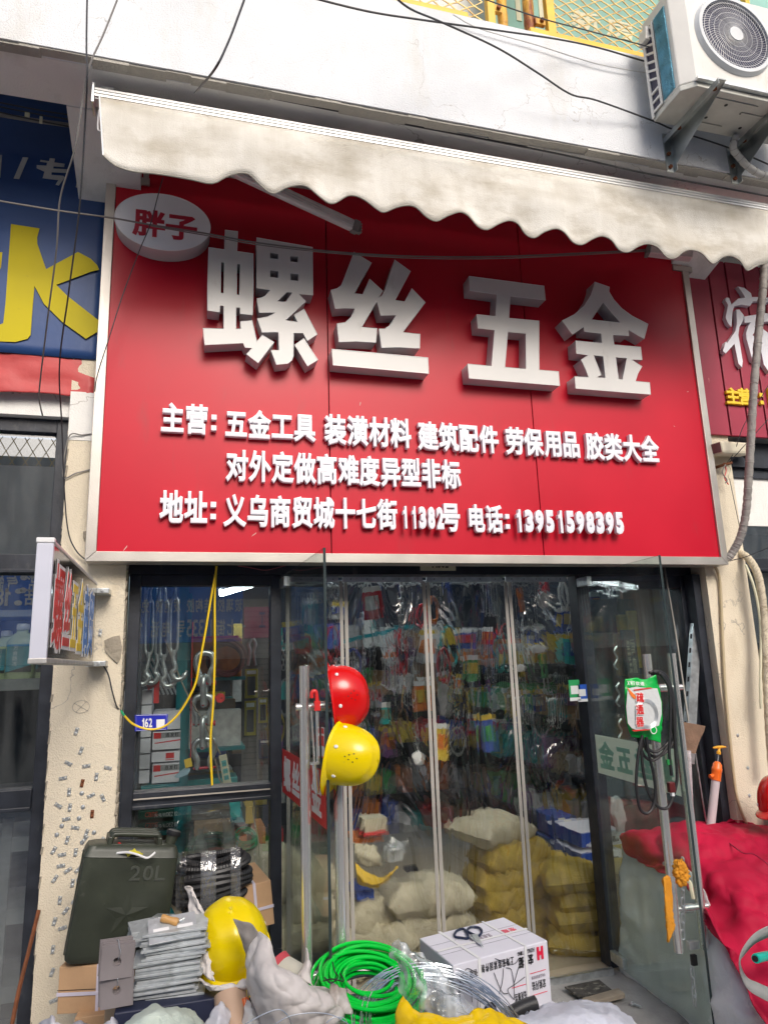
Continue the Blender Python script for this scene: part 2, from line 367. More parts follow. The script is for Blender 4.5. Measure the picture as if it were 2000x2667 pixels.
def prism2d(polys, y0, depth, axes=None):
    """polygons (list of (x,z) lists, holes by even-odd) -> extruded mesh, front at y0, going back by depth"""
    cu = bpy.data.curves.new('tmp', 'CURVE'); cu.dimensions = '2D'; cu.fill_mode = 'BOTH'; cu.extrude = depth / 2
    for pl in polys:
        sp = cu.splines.new('POLY'); sp.points.add(len(pl) - 1); sp.use_cyclic_u = True
        for i, (x, z) in enumerate(pl): sp.points[i].co = (x, z, 0, 1)
    ob = bpy.data.objects.new('tmp', cu); me = bpy.data.meshes.new_from_object(ob)
    ym = y0 + depth / 2
    co = np.empty(len(me.vertices) * 3); me.vertices.foreach_get('co', co); co = co.reshape(-1, 3)
    new = np.stack([co[:, 0], ym - co[:, 2], co[:, 1]], 1); me.vertices.foreach_set('co', new.ravel()); me.update()
    bpy.data.objects.remove(ob); bpy.data.curves.remove(cu)
    return me
GL = {}
def glyph(ch, off=0.0, ext=.5, res=3):
    key = (ch, off, ext, res)
    if key in GL: return GL[key]
    cu = bpy.data.curves.new('t', 'FONT'); cu.body = ch; cu.size = 1; cu.bevel_depth = off * 1.15; cu.bevel_resolution = 0; cu.extrude = ext; cu.resolution_u = res
    ob = bpy.data.objects.new('t', cu); me = bpy.data.meshes.new_from_object(ob)
    n = len(me.vertices); co = np.empty(n * 3); me.vertices.foreach_get('co', co); co = co.reshape(-1, 3)
    if ext: co[:, 2] *= ext / (ext + off * 1.15)
    fs = [tuple(p.vertices) for p in me.polygons]
    bpy.data.objects.remove(ob); bpy.data.curves.remove(cu); bpy.data.meshes.remove(me)
    GL[key] = (co, fs); return GL[key]
def put_glyph(mb, ch, O, U, V, N, off=0.0, fit=False, mi=0, flat=False, narrow=False):
    """place glyph: O lower-left corner of the cell, U/V full cell vectors, N thickness vector towards the viewer"""
    if ch == '1':
        O, U, V, N = Vector(O), Vector(U), Vector(V), Vector(N); pl = [(.36, .62), (.36, .78), (.60, .84), (.66, 1), (1.0, 1), (1.0, 0), (.62, 0), (.62, .66)]; k = len(pl)
        return mb.add([O + U * a + V * b + N * t for t in (0, 1) for a, b in pl], [tuple(range(k - 1, -1, -1)), tuple(range(k, 2 * k))] + [(i, (i + 1) % k, k + (i + 1) % k, k + i) for i in range(k)], mi)
    co, fs = glyph(ch, off, 0 if flat else .5)
    if not len(co): return
    O, U, V, N = Vector(O), Vector(U), Vector(V), Vector(N)
    if fit or ord(ch) < 256:
        a = co.min(0); b = co.max(0); h = .74 if ord(ch) < 256 else None
        u = (co[:, 0] - a[0]) / max(1e-6, b[0] - a[0]); v = (co[:, 1] - a[1]) / max(1e-6, b[1] - a[1])
    else:
        u = co[:, 0] / 1.0; v = co[:, 1] + .12
        a = co.min(0); b = co.max(0); cx = (a[0] + b[0]) / 2
        u = co[:, 0] - cx + .5 if True else u
    wz = co[:, 2] + (.5 if not flat else 0)
    pts = [O + U * float(x) + V * float(y) + N * float(z) for x, y, z in zip(u, v, wz)]
    mb.add(pts, fs, mi)
def text_line(s, O, U, V, N, off=.02, mi=0, flat=True, mb=None, aspect=.8, gap=.12):
    """whole string fitted in one cell of width |U|"""
    if mb is None: mb = MB()
    ws = [(.5 if c == ' ' else (.58 if ord(c) < 256 else 1.0)) for c in s]
    tot = sum(ws); x = 0; U = Vector(U); O = Vector(O)
    for c, wd in zip(s, ws):
        if c != ' ':
            g = gap * wd / 2
            put_glyph(mb, c, O + U * ((x + g) / tot), U * ((wd - 2 * g) / tot), V, N, off, mi=mi, flat=flat)
        x += wd
    return mb

def cloth(name, ctrl, m, parent=None, nu=8, nv=8, wr=.006, ws=9, thick=.003, seed=0, fine=.002, fs=40, local=False, closed_u=False, ridged=True):
    """ctrl: rows of points; Catmull-Rom surface with wrinkles"""
    rows = [crom(r, nu, closed_u) for r in ctrl]
    cols = list(zip(*rows)); colsI = [crom(list(c), nv) for c in cols]
    A = [list(r) for r in zip(*colsI)]
    H = len(A); W = len(A[0]); off = Vector((seed * 3.7, seed * 1.3, seed * 2.1)); out = []
    for j in range(H):
        for i in range(W):
            iu = (i + 1) % W if closed_u else min(i + 1, W - 1); il = i - 1 if closed_u else max(i - 1, 0)
            du = A[j][iu] - A[j][il]; dv = A[min(j + 1, H - 1)][i] - A[max(j - 1, 0)][i]
            n = du.cross(dv); n = n.normalized() if n.length > 1e-9 else Vector((0, -1, 0))
            p = A[j][i]; q = p * ws + off
            d = noise.noise(q)
            if ridged: d = (1 - abs(noise.noise(q + Vector((noise.noise(q * .7) * 1.5, 0, noise.noise(q * .7 + Vector((9, 9, 9))) * 1.5)))) * 2.2) * .8 + d * .5
            d += .45 * (1 - abs(noise.noise(q * 2.3 + Vector((3, 1, 7)))) * 2.6) if ridged else 0
            d2 = 1 - abs(noise.noise(p * fs + off)) * 2
            out.append(p + n * (d * wr + d2 * fine))
    f = []
    for j in range(H - 1):
        for i in range(W if closed_u else W - 1):
            i2 = (i + 1) % W; f.append((j * W + i, j * W + i2, (j + 1) * W + i2, (j + 1) * W + i))
    mb = MB(); mb.add(out, f, 0, True)
    me = mb.mesh(name, m)
    me.polygons.foreach_set('use_smooth', [True] * len(me.polygons))
    for e in me.edges: e.use_edge_sharp = False
    o = link(name, me, parent, local)
    if thick:
        s = o.modifiers.new('solid', 'SOLIDIFY'); s.thickness = thick; s.offset = 0
    return o
def pxrows(rows): return [[P(*q) for q in r] for r in rows]

def sack_mesh(name, lx, ly, lz, m, seed=0, wr=.022, n=30, k=16):
    mb = MB(); v = []; off = Vector((seed * 5.1, seed * 2.3, seed))
    for i in range(n + 1):
        for j in range(k * 2):
            u = i / n * 2 - 1; a = j / (k * 2) * 2 * math.pi
            cu = math.cos(a); su = math.sin(a)
            e = .42; y = math.copysign(abs(cu) ** e, cu); z = math.copysign(abs(su) ** .8, su)
            prof = (1 - abs(u) ** 5) ** .5 if abs(u) < 1 else 0
            th = max(0, (1 - abs(u) ** 4)) ** .6 * (1 - .25 * abs(y) ** 6)
            p = Vector((u * lx / 2 * (1 - .04 * abs(y)), y * ly / 2 * (.9 + .1 * abs(u)), z * lz / 2 * (th * .985 + .015)))
            q = p * 13 + off
            d = (1 - abs(noise.noise(q)) * 2.4) * wr + (1 - abs(noise.noise(q * 3)) * 2) * wr * .35
            p += Vector((noise.noise(q) * .3, noise.noise(q + Vector((5, 5, 5))) * .5, max(-1, min(1, z * 2.2)))) * d * (1 - abs(u) ** 8)
            v.append(p)
    f = []
    K = k * 2
    for i in range(n):
        for j in range(K): f.append((i * K + j, i * K + (j + 1) % K, (i + 1) * K + (j + 1) % K, (i + 1) * K + j))
    mb.add(v, f, 0, True); me = mb.mesh(name, m)
    for e in me.edges: e.use_edge_sharp = False
    return me
def wire(name, pts, r, m, label=None, cat='cable', parent=None, n=8, seg=6, group=None):
    mb = MB(); mb.tube(crom(pts, n), r, seg); o = mb.build(name, m, parent)
    if parent is None: tag(o, label, cat, group)
    return o
def quadslab(name, pts, thick, m, parent=None):
    mb = MB(); mb.slab(pts, (0, thick, 0)); return mb.build(name, m, parent)

# ================================================================== SETTING
mb = MB(); mb.add([(-60, -60, 0), (60, -60, 0), (60, -.02, 0), (-60, -.02, 0)], [(0, 1, 2, 3)])
tag(mb.build('ground', m_asph), None, None, kind='structure')
mb = MB(); mb.add([(-60, 4.4, -.01), (60, 4.4, -.01), (60, 60, -.01), (-60, 60, -.01)], [(0, 1, 2, 3)])
tag(mb.build('ground_behind', m_asph), None, None, kind='structure')
sh_floor = thing('shop_floor', None, None); sh_floor['kind'] = 'structure'
mb = MB(); mb.box(-1.9, 4.6, -.02, 4.4, -.06, .002); mb.build('floor_slab', m_edge, sh_floor)
tile0 = None
for i in range(6):
    for j in range(4):
        x = .02 + i * .6; y = -.015 + j * .6
        if tile0 is None:
            mb = MB(); mb.box(-.298, .298, -.298, .298, 0, .012); tile0 = mb.build('tile', m_tile, sh_floor, True, .003); tile0.location = (x, y + .3, .003); t = tile0
        else:
            t = tile0.copy(); COL.objects.link(t); t.location = (x + rnd.uniform(-.001, .001), y + .3, .003 + rnd.uniform(0, .002))

# ------------------------------------------------------------------ shop building
B = thing('shop_building', 'white and beige concrete shop building with balcony parapet, pillars and glass shopfront', 'building', (1.3, 0, 0))
# parapet (its underside edge is rough)
mb = MB(); mb.box(-4, 7, -.9, -.78, 4.0, 4.615)
par = mb.build('parapet', m_white_wall, B)
mb = MB()
xx = -4.0
while xx < 7:                                   # ragged plaster drip edge
    L = rnd.uniform(.06, .22); mb.box(xx, xx + L, -.895 + rnd.uniform(0, .004), -.845 + rnd.uniform(-.01, .01), 3.988 + rnd.uniform(-.004, .006), 4.002); xx += L
mb.build('plaster_edge', m_edge, B)
mb = MB(); mb.box(-4, 7, -.84, -.6, 3.998, 4.35); mb.build('edge_beam', m_soffit, B)
mb = MB(); mb.box(-4, 7, -.6, 0.4, 4.40, 4.6); mb.build('soffit', m_soffit, B)
mb = MB(); mb.box(-4, -.62, -.02, .25, 2.79, 4.4); mb.box(-.58, 7, -.02, .25, 2.3, 4.4); mb.build('upper_wall', m_soffit, B)
mb = MB(); mb.box(-4, 7, -.45, 4.4, 4.652, 4.8); mb.build('balcony_floor', m_soffit, B)
mb = MB(); mb.box(-4, 7, -.35, -.2, 4.8, 8); mb.build('upper_storey_wall', m_soffit, B)
for x0, x1 in ((-.565, -.27), (2.80, 3.10)):
    mb = MB(); mb.hexa([(x0, -.6, 3.99), (x1, -.6, 3.99), (x1, -.02, 3.80), (x0, -.02, 3.80), (x0, -.6, 4.4), (x1, -.6, 4.4), (x1, -.02, 4.4), (x0, -.02, 4.4)])
    mb.build('corbel', m_soffit, B)
PLX = (-.545, -.268); PRX = (2.84, 3.125)
mb = MB(); mb.box(PLX[0], PLX[1], -.15, .05, 0, 3.84); pl = mb.build('pillar', m_beige, B, label='left beige stucco pillar studded with nailed metal clips')
mb = MB(); mb.box(PRX[0], PRX[1], -.15, .05, 0, 3.84); pr = mb.build('pillar', m_beige, B, label='right beige stucco pillar carrying a thin drain pipe')
# chipped plaster patches on the left pillar
def blob(px, py, pts, y, m, parent, th=.006, name='chipped_patch'):
    q = [P(px + a, py + b, y) for a, b in pts]
    me = prism2d([[(v.x, v.z) for v in q]], y - th, th + .002); me.materials.append(m); return link(name, me, parent)
blob(285, 1690, [(-12, -22), (10, -32), (28, -35), (34, -5), (30, 25), (22, 38), (0, 18), (-10, 5)], -.152, m_raw, pl)
blob(222, 1395, [(-4, -10), (5, -12), (7, 8), (2, 14), (-4, 6)], -.152, m_raw, pl)
mb = MB()
for k in range(60):                             # broken corner mortar
    z = .4 + k * .045; mb.obox((PLX[1] + .004, -.13 + rnd.uniform(-.015, .01), z), (.001 + rnd.random() * .004, 0, 0), (0, .012 + rnd.random() * .01, 0), (.003, 0, .012 + rnd.random() * .016))
mb.build('broken_corner', m_raw, pl)
mb = MB()
for k in range(70):
    z = .05 + k * .04; mb.obox((PLX[0] + .002, -.14 + rnd.uniform(-.006, .01), z), (.001 + rnd.random() * .004, 0, 0), (0, .009, 0), (.002, 0, .01 + rnd.random() * .018))
mb.build('broken_corner', m_raw, pl)
mb = MB()
for k in range(60):
    z = .4 + k * .028; mb.obox((PRX[0] - .0, -.0 + rnd.uniform(-.012, .0), z), (.003 + rnd.random() * .004, 0, 0), (0, .014, 0), (0, 0, .012 + rnd.random() * .008))
mb.build('broken_corner', m_raw, pr)
# rooms
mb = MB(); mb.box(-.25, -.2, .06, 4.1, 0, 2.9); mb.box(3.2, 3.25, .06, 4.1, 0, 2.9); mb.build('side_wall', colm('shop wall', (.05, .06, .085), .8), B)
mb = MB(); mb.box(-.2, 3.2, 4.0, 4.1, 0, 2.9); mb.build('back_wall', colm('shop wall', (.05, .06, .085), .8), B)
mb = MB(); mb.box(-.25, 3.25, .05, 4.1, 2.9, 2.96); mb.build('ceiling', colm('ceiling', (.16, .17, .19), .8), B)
mb = MB(); mb.box(-.268, 2.84, -.03, .06, 1.995, 2.31); mb.build('lintel', m_frame, B)

def window(name, x0, x1, zs, y=0.0, fw=.05, mt=m_frame, gm=m_glass, parent=B, d=.07, label=None, gy=.012):
    """frame with horizontal bars at zs (bottom..top); each pane a child"""
    mb = MB()
    mb.box(x0, x0 + fw, y - .02, y + d, zs[0], zs[-1]); mb.box(x1 - fw, x1, y - .02, y + d, zs[0], zs[-1])
    for i, z in enumerate(zs):
        zz = z if i == 0 else (z - fw if i == len(zs) - 1 else z - fw / 2)
        e = .03 if 0 < i < len(zs) - 1 else .018
        mb.box(x0 + fw, x1 - fw, y - e + .001, y + d - .002, zz, zz + fw * (1.25 if 0 < i < len(zs) - 1 else 1))
        if 0 < i < len(zs) - 1: mb.box(x0 + fw, x1 - fw, y - .045, y - e, zz - .004, zz + .012)
    w_ = mb.build(name, mt, parent, bevel=.003, label=label)
    for a, b in zip(zs[:-1], zs[1:]):
        lo = a + (fw if a == zs[0] else fw * .75); hi = b - (fw if b == zs[-1] else fw / 2)
        mb = MB(); mb.box(x0 + fw - .01, x1 - fw + .01, y + gy, y + gy + .006, lo - .01, hi + .01); mb.build('pane', gm, w_)
    return w_
window('window', -.262, .447, [.32, .985, 1.995], fw=.052, label='left display window behind hanging hooks and shackles')
mb = MB(); mb.box(-.262, .447, -.02, .06, 0, .32); mb.build('panel_below_window', m_frame, B)
window('window', 2.085, 2.84, [.02, 1.995], fw=.075, label='fixed pane right of the entrance')
mb = MB(); mb.box(2.79, 2.838, -.10, -.022, .02, 1.99); mb.build('side_trim', m_frame, B)
mb = MB(); mb.box(-.205, .39, -.052, -.046, .998, 1.003); mb.build('dusty_ledge', m_ledge, B)
# threshold
mb = MB(); mb.box(.447, 2.085, -.045, -.022, .0, .03); mb.build('threshold', m_galv, B)
# curtain rail pieces + pvc strips
for a, b in ((740, 880), (891, 1098), (1108, 1305), (1313, 1470)):
    x0 = P(a, 1500, .05).x; x1 = P(b, 1500, .05).x
    mb = MB(); mb.box(x0, x1, .04, .046, 1.965, 1.993)
    for k in range(5):
        mb.lathe([(0, 0), (.003, 0), (.003, .002), (0, .002)], (x0 + (x1 - x0) * (k + .5) / 5, .038, 1.98), (0, 1, 0), 8, 1)
    mb.build('curtain_rail', [m_galv, m_black], B)
xb = [P(742, 1500, .06).x, P(893, 1500, .06).x, P(1107, 1500, .06).x, P(1318, 1500, .06).x, P(1500, 1500, .06).x]
for k in range(4):
    x0, x1 = xb[k] + .004, xb[k + 1] - .004
    n = 5
    ctrl = [[(x0 + (x1 - x0) * i / n, .065 + .006 * math.sin(i * 2 + j + k), 1.972 - j * .325) for i in range(n + 1)] for j in range(7)]
    st = cloth('curtain_strip', ctrl, m_pvc, B, 6, 7, wr=.004, ws=5, thick=0, seed=k + 1, fine=0, ridged=False)
    mb = MB()
    for sx in ((x0, x0 + .017), (x1 - .017, x1)):
        mb.box(sx[0], sx[1], .052, .057, .03, 1.972)
        mb.box((sx[0] + sx[1]) / 2 - .001, (sx[0] + sx[1]) / 2 + .001, .0495, .052, .03, 1.972)
    mb.build('edge_band', m_pvcband, st)
# glass doors, both standing open
def door(xh, xe, ye, name_label, side):
    d = MB(); a = Vector((xh, -.03, 0)); b = Vector((xe, ye, 0)); u = (b - a).normalized(); n = Vector((-u.y, u.x, 0))
    d.hexa([a - n * .005 + Vector((0, 0, .05)), b - n * .005 + Vector((0, 0, .05)), b + n * .005 + Vector((0, 0, .05)), a + n * .005 + Vector((0, 0, .05)),
            a - n * .005 + Vector((0, 0, 1.985)), b - n * .005 + Vector((0, 0, 1.985)), b + n * .005 + Vector((0, 0, 1.985)), a + n * .005 + Vector((0, 0, 1.985))])
    do = d.build('glass_door', m_door, B, label=name_label)
    e = MB(); e.hexa([b + u * .001 + s * n * .0052 + Vector((0, 0, z)) + u * t * .0015 for z in (.05, 1.986) for s, t in ((-1, 0), (-1, 1), (1, 1), (1, 0))])
    e.build('glass_edge', colm('glass edge', (.035, .05, .052), .25), do)
    # hinge clamps
    for z in (.06, 1.93): h = MB(); h.obox(a + u * .05 + Vector((0, 0, z + .02)), u * .06, n * .014, (0, 0, .024)); h.build('hinge_clamp', m_galv, do, bevel=.003)
    # a pair of long bar handles through the glass
    c = a + u * ((b - a).length - .09)
    for s in (-1, 1):
        g = MB(); q = c + n * s * .062; g.tube([q + Vector((0, 0, .34)), q + Vector((0, 0, 1.55))], .019, 18)
        g.build('handle', m_chrome, do)
    g = MB()
    for z in (.50, 1.40): g.tube([c - n * .095 + Vector((0, 0, z)), c + n * .095 + Vector((0, 0, z))], .0135, 14); g.tube([c - n * .02 + Vector((0, 0, z)), c + n * .02 + Vector((0, 0, z))], .018, 14)
    g.build('handle_bolt', m_chrome, do)
    return do, a, u, n
DL, aL, uL, nL = door(.452, .497, -.90, 'left glass door swung open towards the street', 1)
DR, aR, uR, nR = door(2.10, 2.052, -.80, 'right glass door swung open towards the street', -1)

def door_sheet(do, a, u, n, s0, s1, z0, z1, off, m, name='sticker'):
    g = MB(); q = [a + u * s0 + n * off + Vector((0, 0, z0)), a + u * s1 + n * off + Vector((0, 0, z0)), a + u * s1 + n * off + Vector((0, 0, z1)), a + u * s0 + n * off + Vector((0, 0, z1))]
    g.slab(q, n * (.0006 if off > 0 else -.0006)); return g.build(name, m, do)

# ------------------------------------------------------------------ metal clips nailed to the left pillar
cl = MB(); cl.box(-.016, .016, -.002, 0, -.007, .007); cl.lathe([(0.0, 0), (.006, 0), (.006, .002), (.003, .006), (0, .006)], (-.009, -.002, 0), (0, -1, 0), 8); cl.lathe([(0, 0), (.005, 0), (.005, .002), (.002, .006), (0, .006)], (.009, -.002, 0), (0, -1, 0), 8)
clip_me = cl.mesh('metal_clip', m_galv); clr_me = clip_me.copy(); clr_me.materials[0] = m_rust
wa = MB(); wa.lathe([(.0, 0), (.009, 0), (.009, .002), (.004, .003), (.004, .007), (0, .007)], (0, 0, 0), (0, -1, 0), 12); washer_me = wa.mesh('washer', m_galv)
clips = [(200, 1905, 75), (212, 1955, 70), (179, 1988, -30), (226, 1995, 5), (282, 2000, -15), (165, 2027, 5), (252, 2023, 85), (215, 2040, 80, 1), (181, 2063, 88), (238, 2072, 25),
         (269, 2078, -65), (153, 2098, -35), (183, 2103, 85), (241, 2120, 88, 1), (174, 2133, 8), (197, 2156, -15), (226, 2170, 70), (176, 2188, 75), (266, 2190, 60), (141, 2215, 60),
         (163, 2226, 5), (198, 2220, 85), (160, 2255, 5), (178, 2267, 30), (144, 2289, 55), (190, 2300, 85), (157, 2345, 85), (172, 2372, 50), (143, 2400, 75), (164, 2417, 10),
         (139, 2473, 85), (137, 2532, 70), (141, 2606, 15), (222, 2185, 50), (262, 1648, 85), (205, 2265, 40)]
wash = [(217, 2102), (207, 2131), (162, 2151), (149, 2174), (246, 2168), (215, 2194), (212, 2258), (192, 2350), (205, 2292), (214, 2066)]
for c in clips:
    o = link('metal_clip', clr_me if len(c) > 3 else clip_me, pl)
    q = P(c[0], c[1], -.1505); o.location = q; o.rotation_euler = (0, -math.radians(c[2]), 0)
for c in wash:
    o = link('washer', washer_me, pl); o.location = P(c[0], c[1], -.1505)
for c in ((1950, 2072), (1946, 2000), (1920, 1915)):
    o = link('wall_plug', washer_me, pr); o.location = P(c[0], c[1], -.1505)
# pencilled crossed circle on the left pillar
mb = MB(); c0 = P(212, 1841, -.1515)
mb.tube([c0 + Vector((.034 * math.cos(t / 12 * math.pi), 0, .026 * math.sin(t / 12 * math.pi))) for t in range(24)], .0007, 4, closed=True)
mb.tube([c0 + Vector((-.03, 0, .018)), c0 + Vector((.03, 0, -.02))], .0008, 4); mb.tube([c0 + Vector((.022, 0, .022)), c0 + Vector((-.02, 0, -.022))], .0007, 4)
mb.build('pencil_mark', m_cableg, pl)

# ------------------------------------------------------------------ main sign
SY = -.25
SG = thing('shop_sign', 'big red shop sign with raised white characters in a brushed steel frame', 'shop sign', (1.24, SY, 2.02))
sx0, sx1, sz0 = -.405, 2.875, 2.05
zt = 4.02
seam = [P(856, 1000, SY).x, P(1380, 1000, SY).x]
xs = [sx0 + .02] + seam + [sx1 - .0]
for i in range(3):
    mb = MB(); mb.box(xs[i] + (.0025 if i else 0), xs[i + 1] - (.0025 if i < 2 else 0), SY, SY + .04, sz0 + .01, zt); mb.build('red_panel', m_red, SG, bevel=.0015)
mb = MB(); mb.box(sx0 + .03, sx1 - .03, SY + .012, SY + .02, sz0 + .02, zt - .02); mb.build('backing', m_seam, SG)
def fr(q):                                      # frame strip, mitred
    g = MB(); f = [Vector((x, SY - .014, z)) for x, z in q]; g.slab(f, (0, .11, 0)); return g.build('frame_strip', m_steel, SG, bevel=.002)
lo, li, ri, ro = -.430, -.385, 2.862, 2.905
fr([(lo, 2.022), (ro, 2.022), (ri, 2.066), (li, 2.066)])
fr([(lo, 2.0225), (li, 2.0665), (li, 3.90), (lo, 3.90)])
fr([(ro, 2.0225), (ro, 3.83), (ri, 3.83), (ri, 2.0665)])
mb = MB(); mb.box(lo, -.23, SY - .012, SY + .09, 3.902, 3.94); mb.box(lo + .17, -.235, SY - .0125, SY + .09, 3.94, 4.05); mb.build('frame_strip', m_steel, SG)
mb = MB(); mb.box(2.80, ro + .03, SY - .012, SY + .09, 3.832, 3.865); mb.build('frame_strip', m_steel, SG)

def trace(pl, ox, oy, sc, y): return [(lambda v: (v.x, v.z))(P(ox + a / sc, oy + b / sc, y)) for a, b in pl]
LD = .085; LY = SY - LD
def big(name, polys, ox, oy, sc, label):
    T = [trace(p_, ox, oy, sc, LY) for p_ in polys]
    me = prism2d(T, LY, LD - .001); me.materials.append(m_letter); me.materials.append(m_letter_side)
    for p_ in me.polygons: p_.material_index = 0 if abs(p_.normal.y) > .7 else 1
    o = link(name, me, SG, label=label)
    g = MB()                                     # thin white line round the face, drawn in as its edge highlight
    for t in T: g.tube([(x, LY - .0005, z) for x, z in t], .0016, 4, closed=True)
    g.build('edge_highlight_rim', m_white, o); return o
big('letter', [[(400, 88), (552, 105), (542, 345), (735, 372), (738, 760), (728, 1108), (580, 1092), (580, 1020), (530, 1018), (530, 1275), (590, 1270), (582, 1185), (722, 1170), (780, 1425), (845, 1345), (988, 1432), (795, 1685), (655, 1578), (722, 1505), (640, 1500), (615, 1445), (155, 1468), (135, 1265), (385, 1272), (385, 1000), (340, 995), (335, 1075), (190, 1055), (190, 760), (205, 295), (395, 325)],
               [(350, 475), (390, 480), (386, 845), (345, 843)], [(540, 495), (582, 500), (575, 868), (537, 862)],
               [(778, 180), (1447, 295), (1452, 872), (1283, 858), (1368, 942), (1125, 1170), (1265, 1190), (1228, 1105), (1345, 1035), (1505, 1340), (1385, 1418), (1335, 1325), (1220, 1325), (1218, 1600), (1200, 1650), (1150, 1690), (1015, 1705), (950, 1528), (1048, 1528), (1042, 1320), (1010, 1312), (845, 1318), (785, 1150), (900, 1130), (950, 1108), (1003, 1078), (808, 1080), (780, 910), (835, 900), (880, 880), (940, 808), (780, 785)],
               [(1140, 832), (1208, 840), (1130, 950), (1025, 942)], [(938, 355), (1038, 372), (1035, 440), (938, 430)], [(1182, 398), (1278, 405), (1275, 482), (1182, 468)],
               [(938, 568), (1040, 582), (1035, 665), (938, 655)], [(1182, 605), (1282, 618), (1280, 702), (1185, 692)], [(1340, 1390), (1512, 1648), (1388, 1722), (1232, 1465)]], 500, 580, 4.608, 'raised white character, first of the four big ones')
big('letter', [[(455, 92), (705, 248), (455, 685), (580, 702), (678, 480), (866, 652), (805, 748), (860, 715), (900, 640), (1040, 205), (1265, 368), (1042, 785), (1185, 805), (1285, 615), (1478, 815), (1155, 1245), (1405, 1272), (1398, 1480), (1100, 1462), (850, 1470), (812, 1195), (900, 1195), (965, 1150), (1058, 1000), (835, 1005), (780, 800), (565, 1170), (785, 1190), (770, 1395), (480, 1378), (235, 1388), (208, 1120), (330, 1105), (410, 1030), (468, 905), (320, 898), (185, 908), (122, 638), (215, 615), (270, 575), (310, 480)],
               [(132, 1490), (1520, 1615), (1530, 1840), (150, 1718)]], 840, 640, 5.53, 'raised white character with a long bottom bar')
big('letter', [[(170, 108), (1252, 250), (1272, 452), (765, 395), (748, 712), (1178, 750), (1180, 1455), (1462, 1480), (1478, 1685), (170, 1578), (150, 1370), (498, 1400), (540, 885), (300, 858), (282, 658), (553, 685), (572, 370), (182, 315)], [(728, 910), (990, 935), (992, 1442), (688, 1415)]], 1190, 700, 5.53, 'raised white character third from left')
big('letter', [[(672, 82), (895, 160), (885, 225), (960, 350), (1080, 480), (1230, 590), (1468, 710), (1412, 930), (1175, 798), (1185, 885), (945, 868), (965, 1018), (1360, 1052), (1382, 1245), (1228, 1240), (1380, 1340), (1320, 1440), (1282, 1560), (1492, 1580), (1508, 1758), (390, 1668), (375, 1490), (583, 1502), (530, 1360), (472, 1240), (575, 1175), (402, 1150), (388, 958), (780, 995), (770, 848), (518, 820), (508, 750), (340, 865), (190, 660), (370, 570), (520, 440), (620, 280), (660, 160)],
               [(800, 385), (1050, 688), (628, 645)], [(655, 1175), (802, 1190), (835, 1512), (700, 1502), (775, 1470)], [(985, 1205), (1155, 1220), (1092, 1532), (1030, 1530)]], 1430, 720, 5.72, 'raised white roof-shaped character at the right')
# oval lamp box
oy_ = SY - .10
cx, cz = None, None
a = P(298, 585, oy_); b = P(548, 612, oy_); t = P(425, 506, oy_); u_ = P(430, 652, oy_)
cx = (a.x + b.x) / 2; cz = (t.z + u_.z) / 2; rx = (b.x - a.x) / 2; rz = (t.z - u_.z) / 2
N_ = 72
ell = [(cx + rx * math.cos(k / N_ * 2 * math.pi), cz + rz * math.sin(k / N_ * 2 * math.pi)) for k in range(N_)]
me = prism2d([ell], oy_, .098); me.materials.append(m_oval); me.materials.append(m_letter_side)
for p_ in me.polygons: p_.material_index = 0 if abs(p_.normal.y) > .7 else 1
ov = link('oval_box', me, SG)
g = MB(); g.tube([(x, oy_ - .0005, z) for x, z in ell], .002, 6, closed=True); g.build('rim', m_white, ov)
def print_px(s, q, y, m, parent, off=.03, name='print', th=.0015, mb=None, gap=.1):
    """text inside the quad q = lower-left, lower-right, upper-left pixels on plane y"""
    A, Bq, Cq = [P(*k, y) for k in q]
    g = text_line(s, A, Bq - A, Cq - A, (0, -th, 0), off, flat=False, gap=gap)
    return g.build(name, m, parent)
mb = MB()
A = P(345, 605, oy_); U = Vector((P(432, 618, oy_).x - A.x, 0, 0)); V = Vector((0, 0, P(352, 536, oy_).z - P(347, 603, oy_).z))
put_glyph(mb, '胖', A - Vector((0, 0, .012)), U * .98, V * 1.05, (0, -.002, 0), .028); mb.build('print', m_ltr_red, ov)
mb = MB(); A2 = Vector((P(430, 605, oy_).x, oy_, A.z - .012)); put_glyph(mb, '子', A2, U * 1.0, V * 1.05, (0, -.002, 0), .028); mb.build('print', m_ltr_red, ov)

for k, (px, py, a_, L_) in enumerate(((938, 1052, 1.4, .012), (662, 1392, .7, .016), (327, 1428, 1.0, .016), (1186, 1182, -1.2, .012), (1790, 1020, .4, .008), (1755, 1110, -.6, .006))):
    c = P(px, py, SY - .0008); g = MB(); d = Vector((math.cos(a_), 0, math.sin(a_))); q_ = Vector((-d.z, 0, d.x)); g.add([c - d * L_, c - d * L_ * .3 + q_ * .002, c + d * L_ + q_ * .001, c + d * L_ * .6 - q_ * .003, c - d * L_ * .2 - q_ * .002], [(0, 1, 2, 3, 4)]); g.build('scratch', m_pinkish, SG)
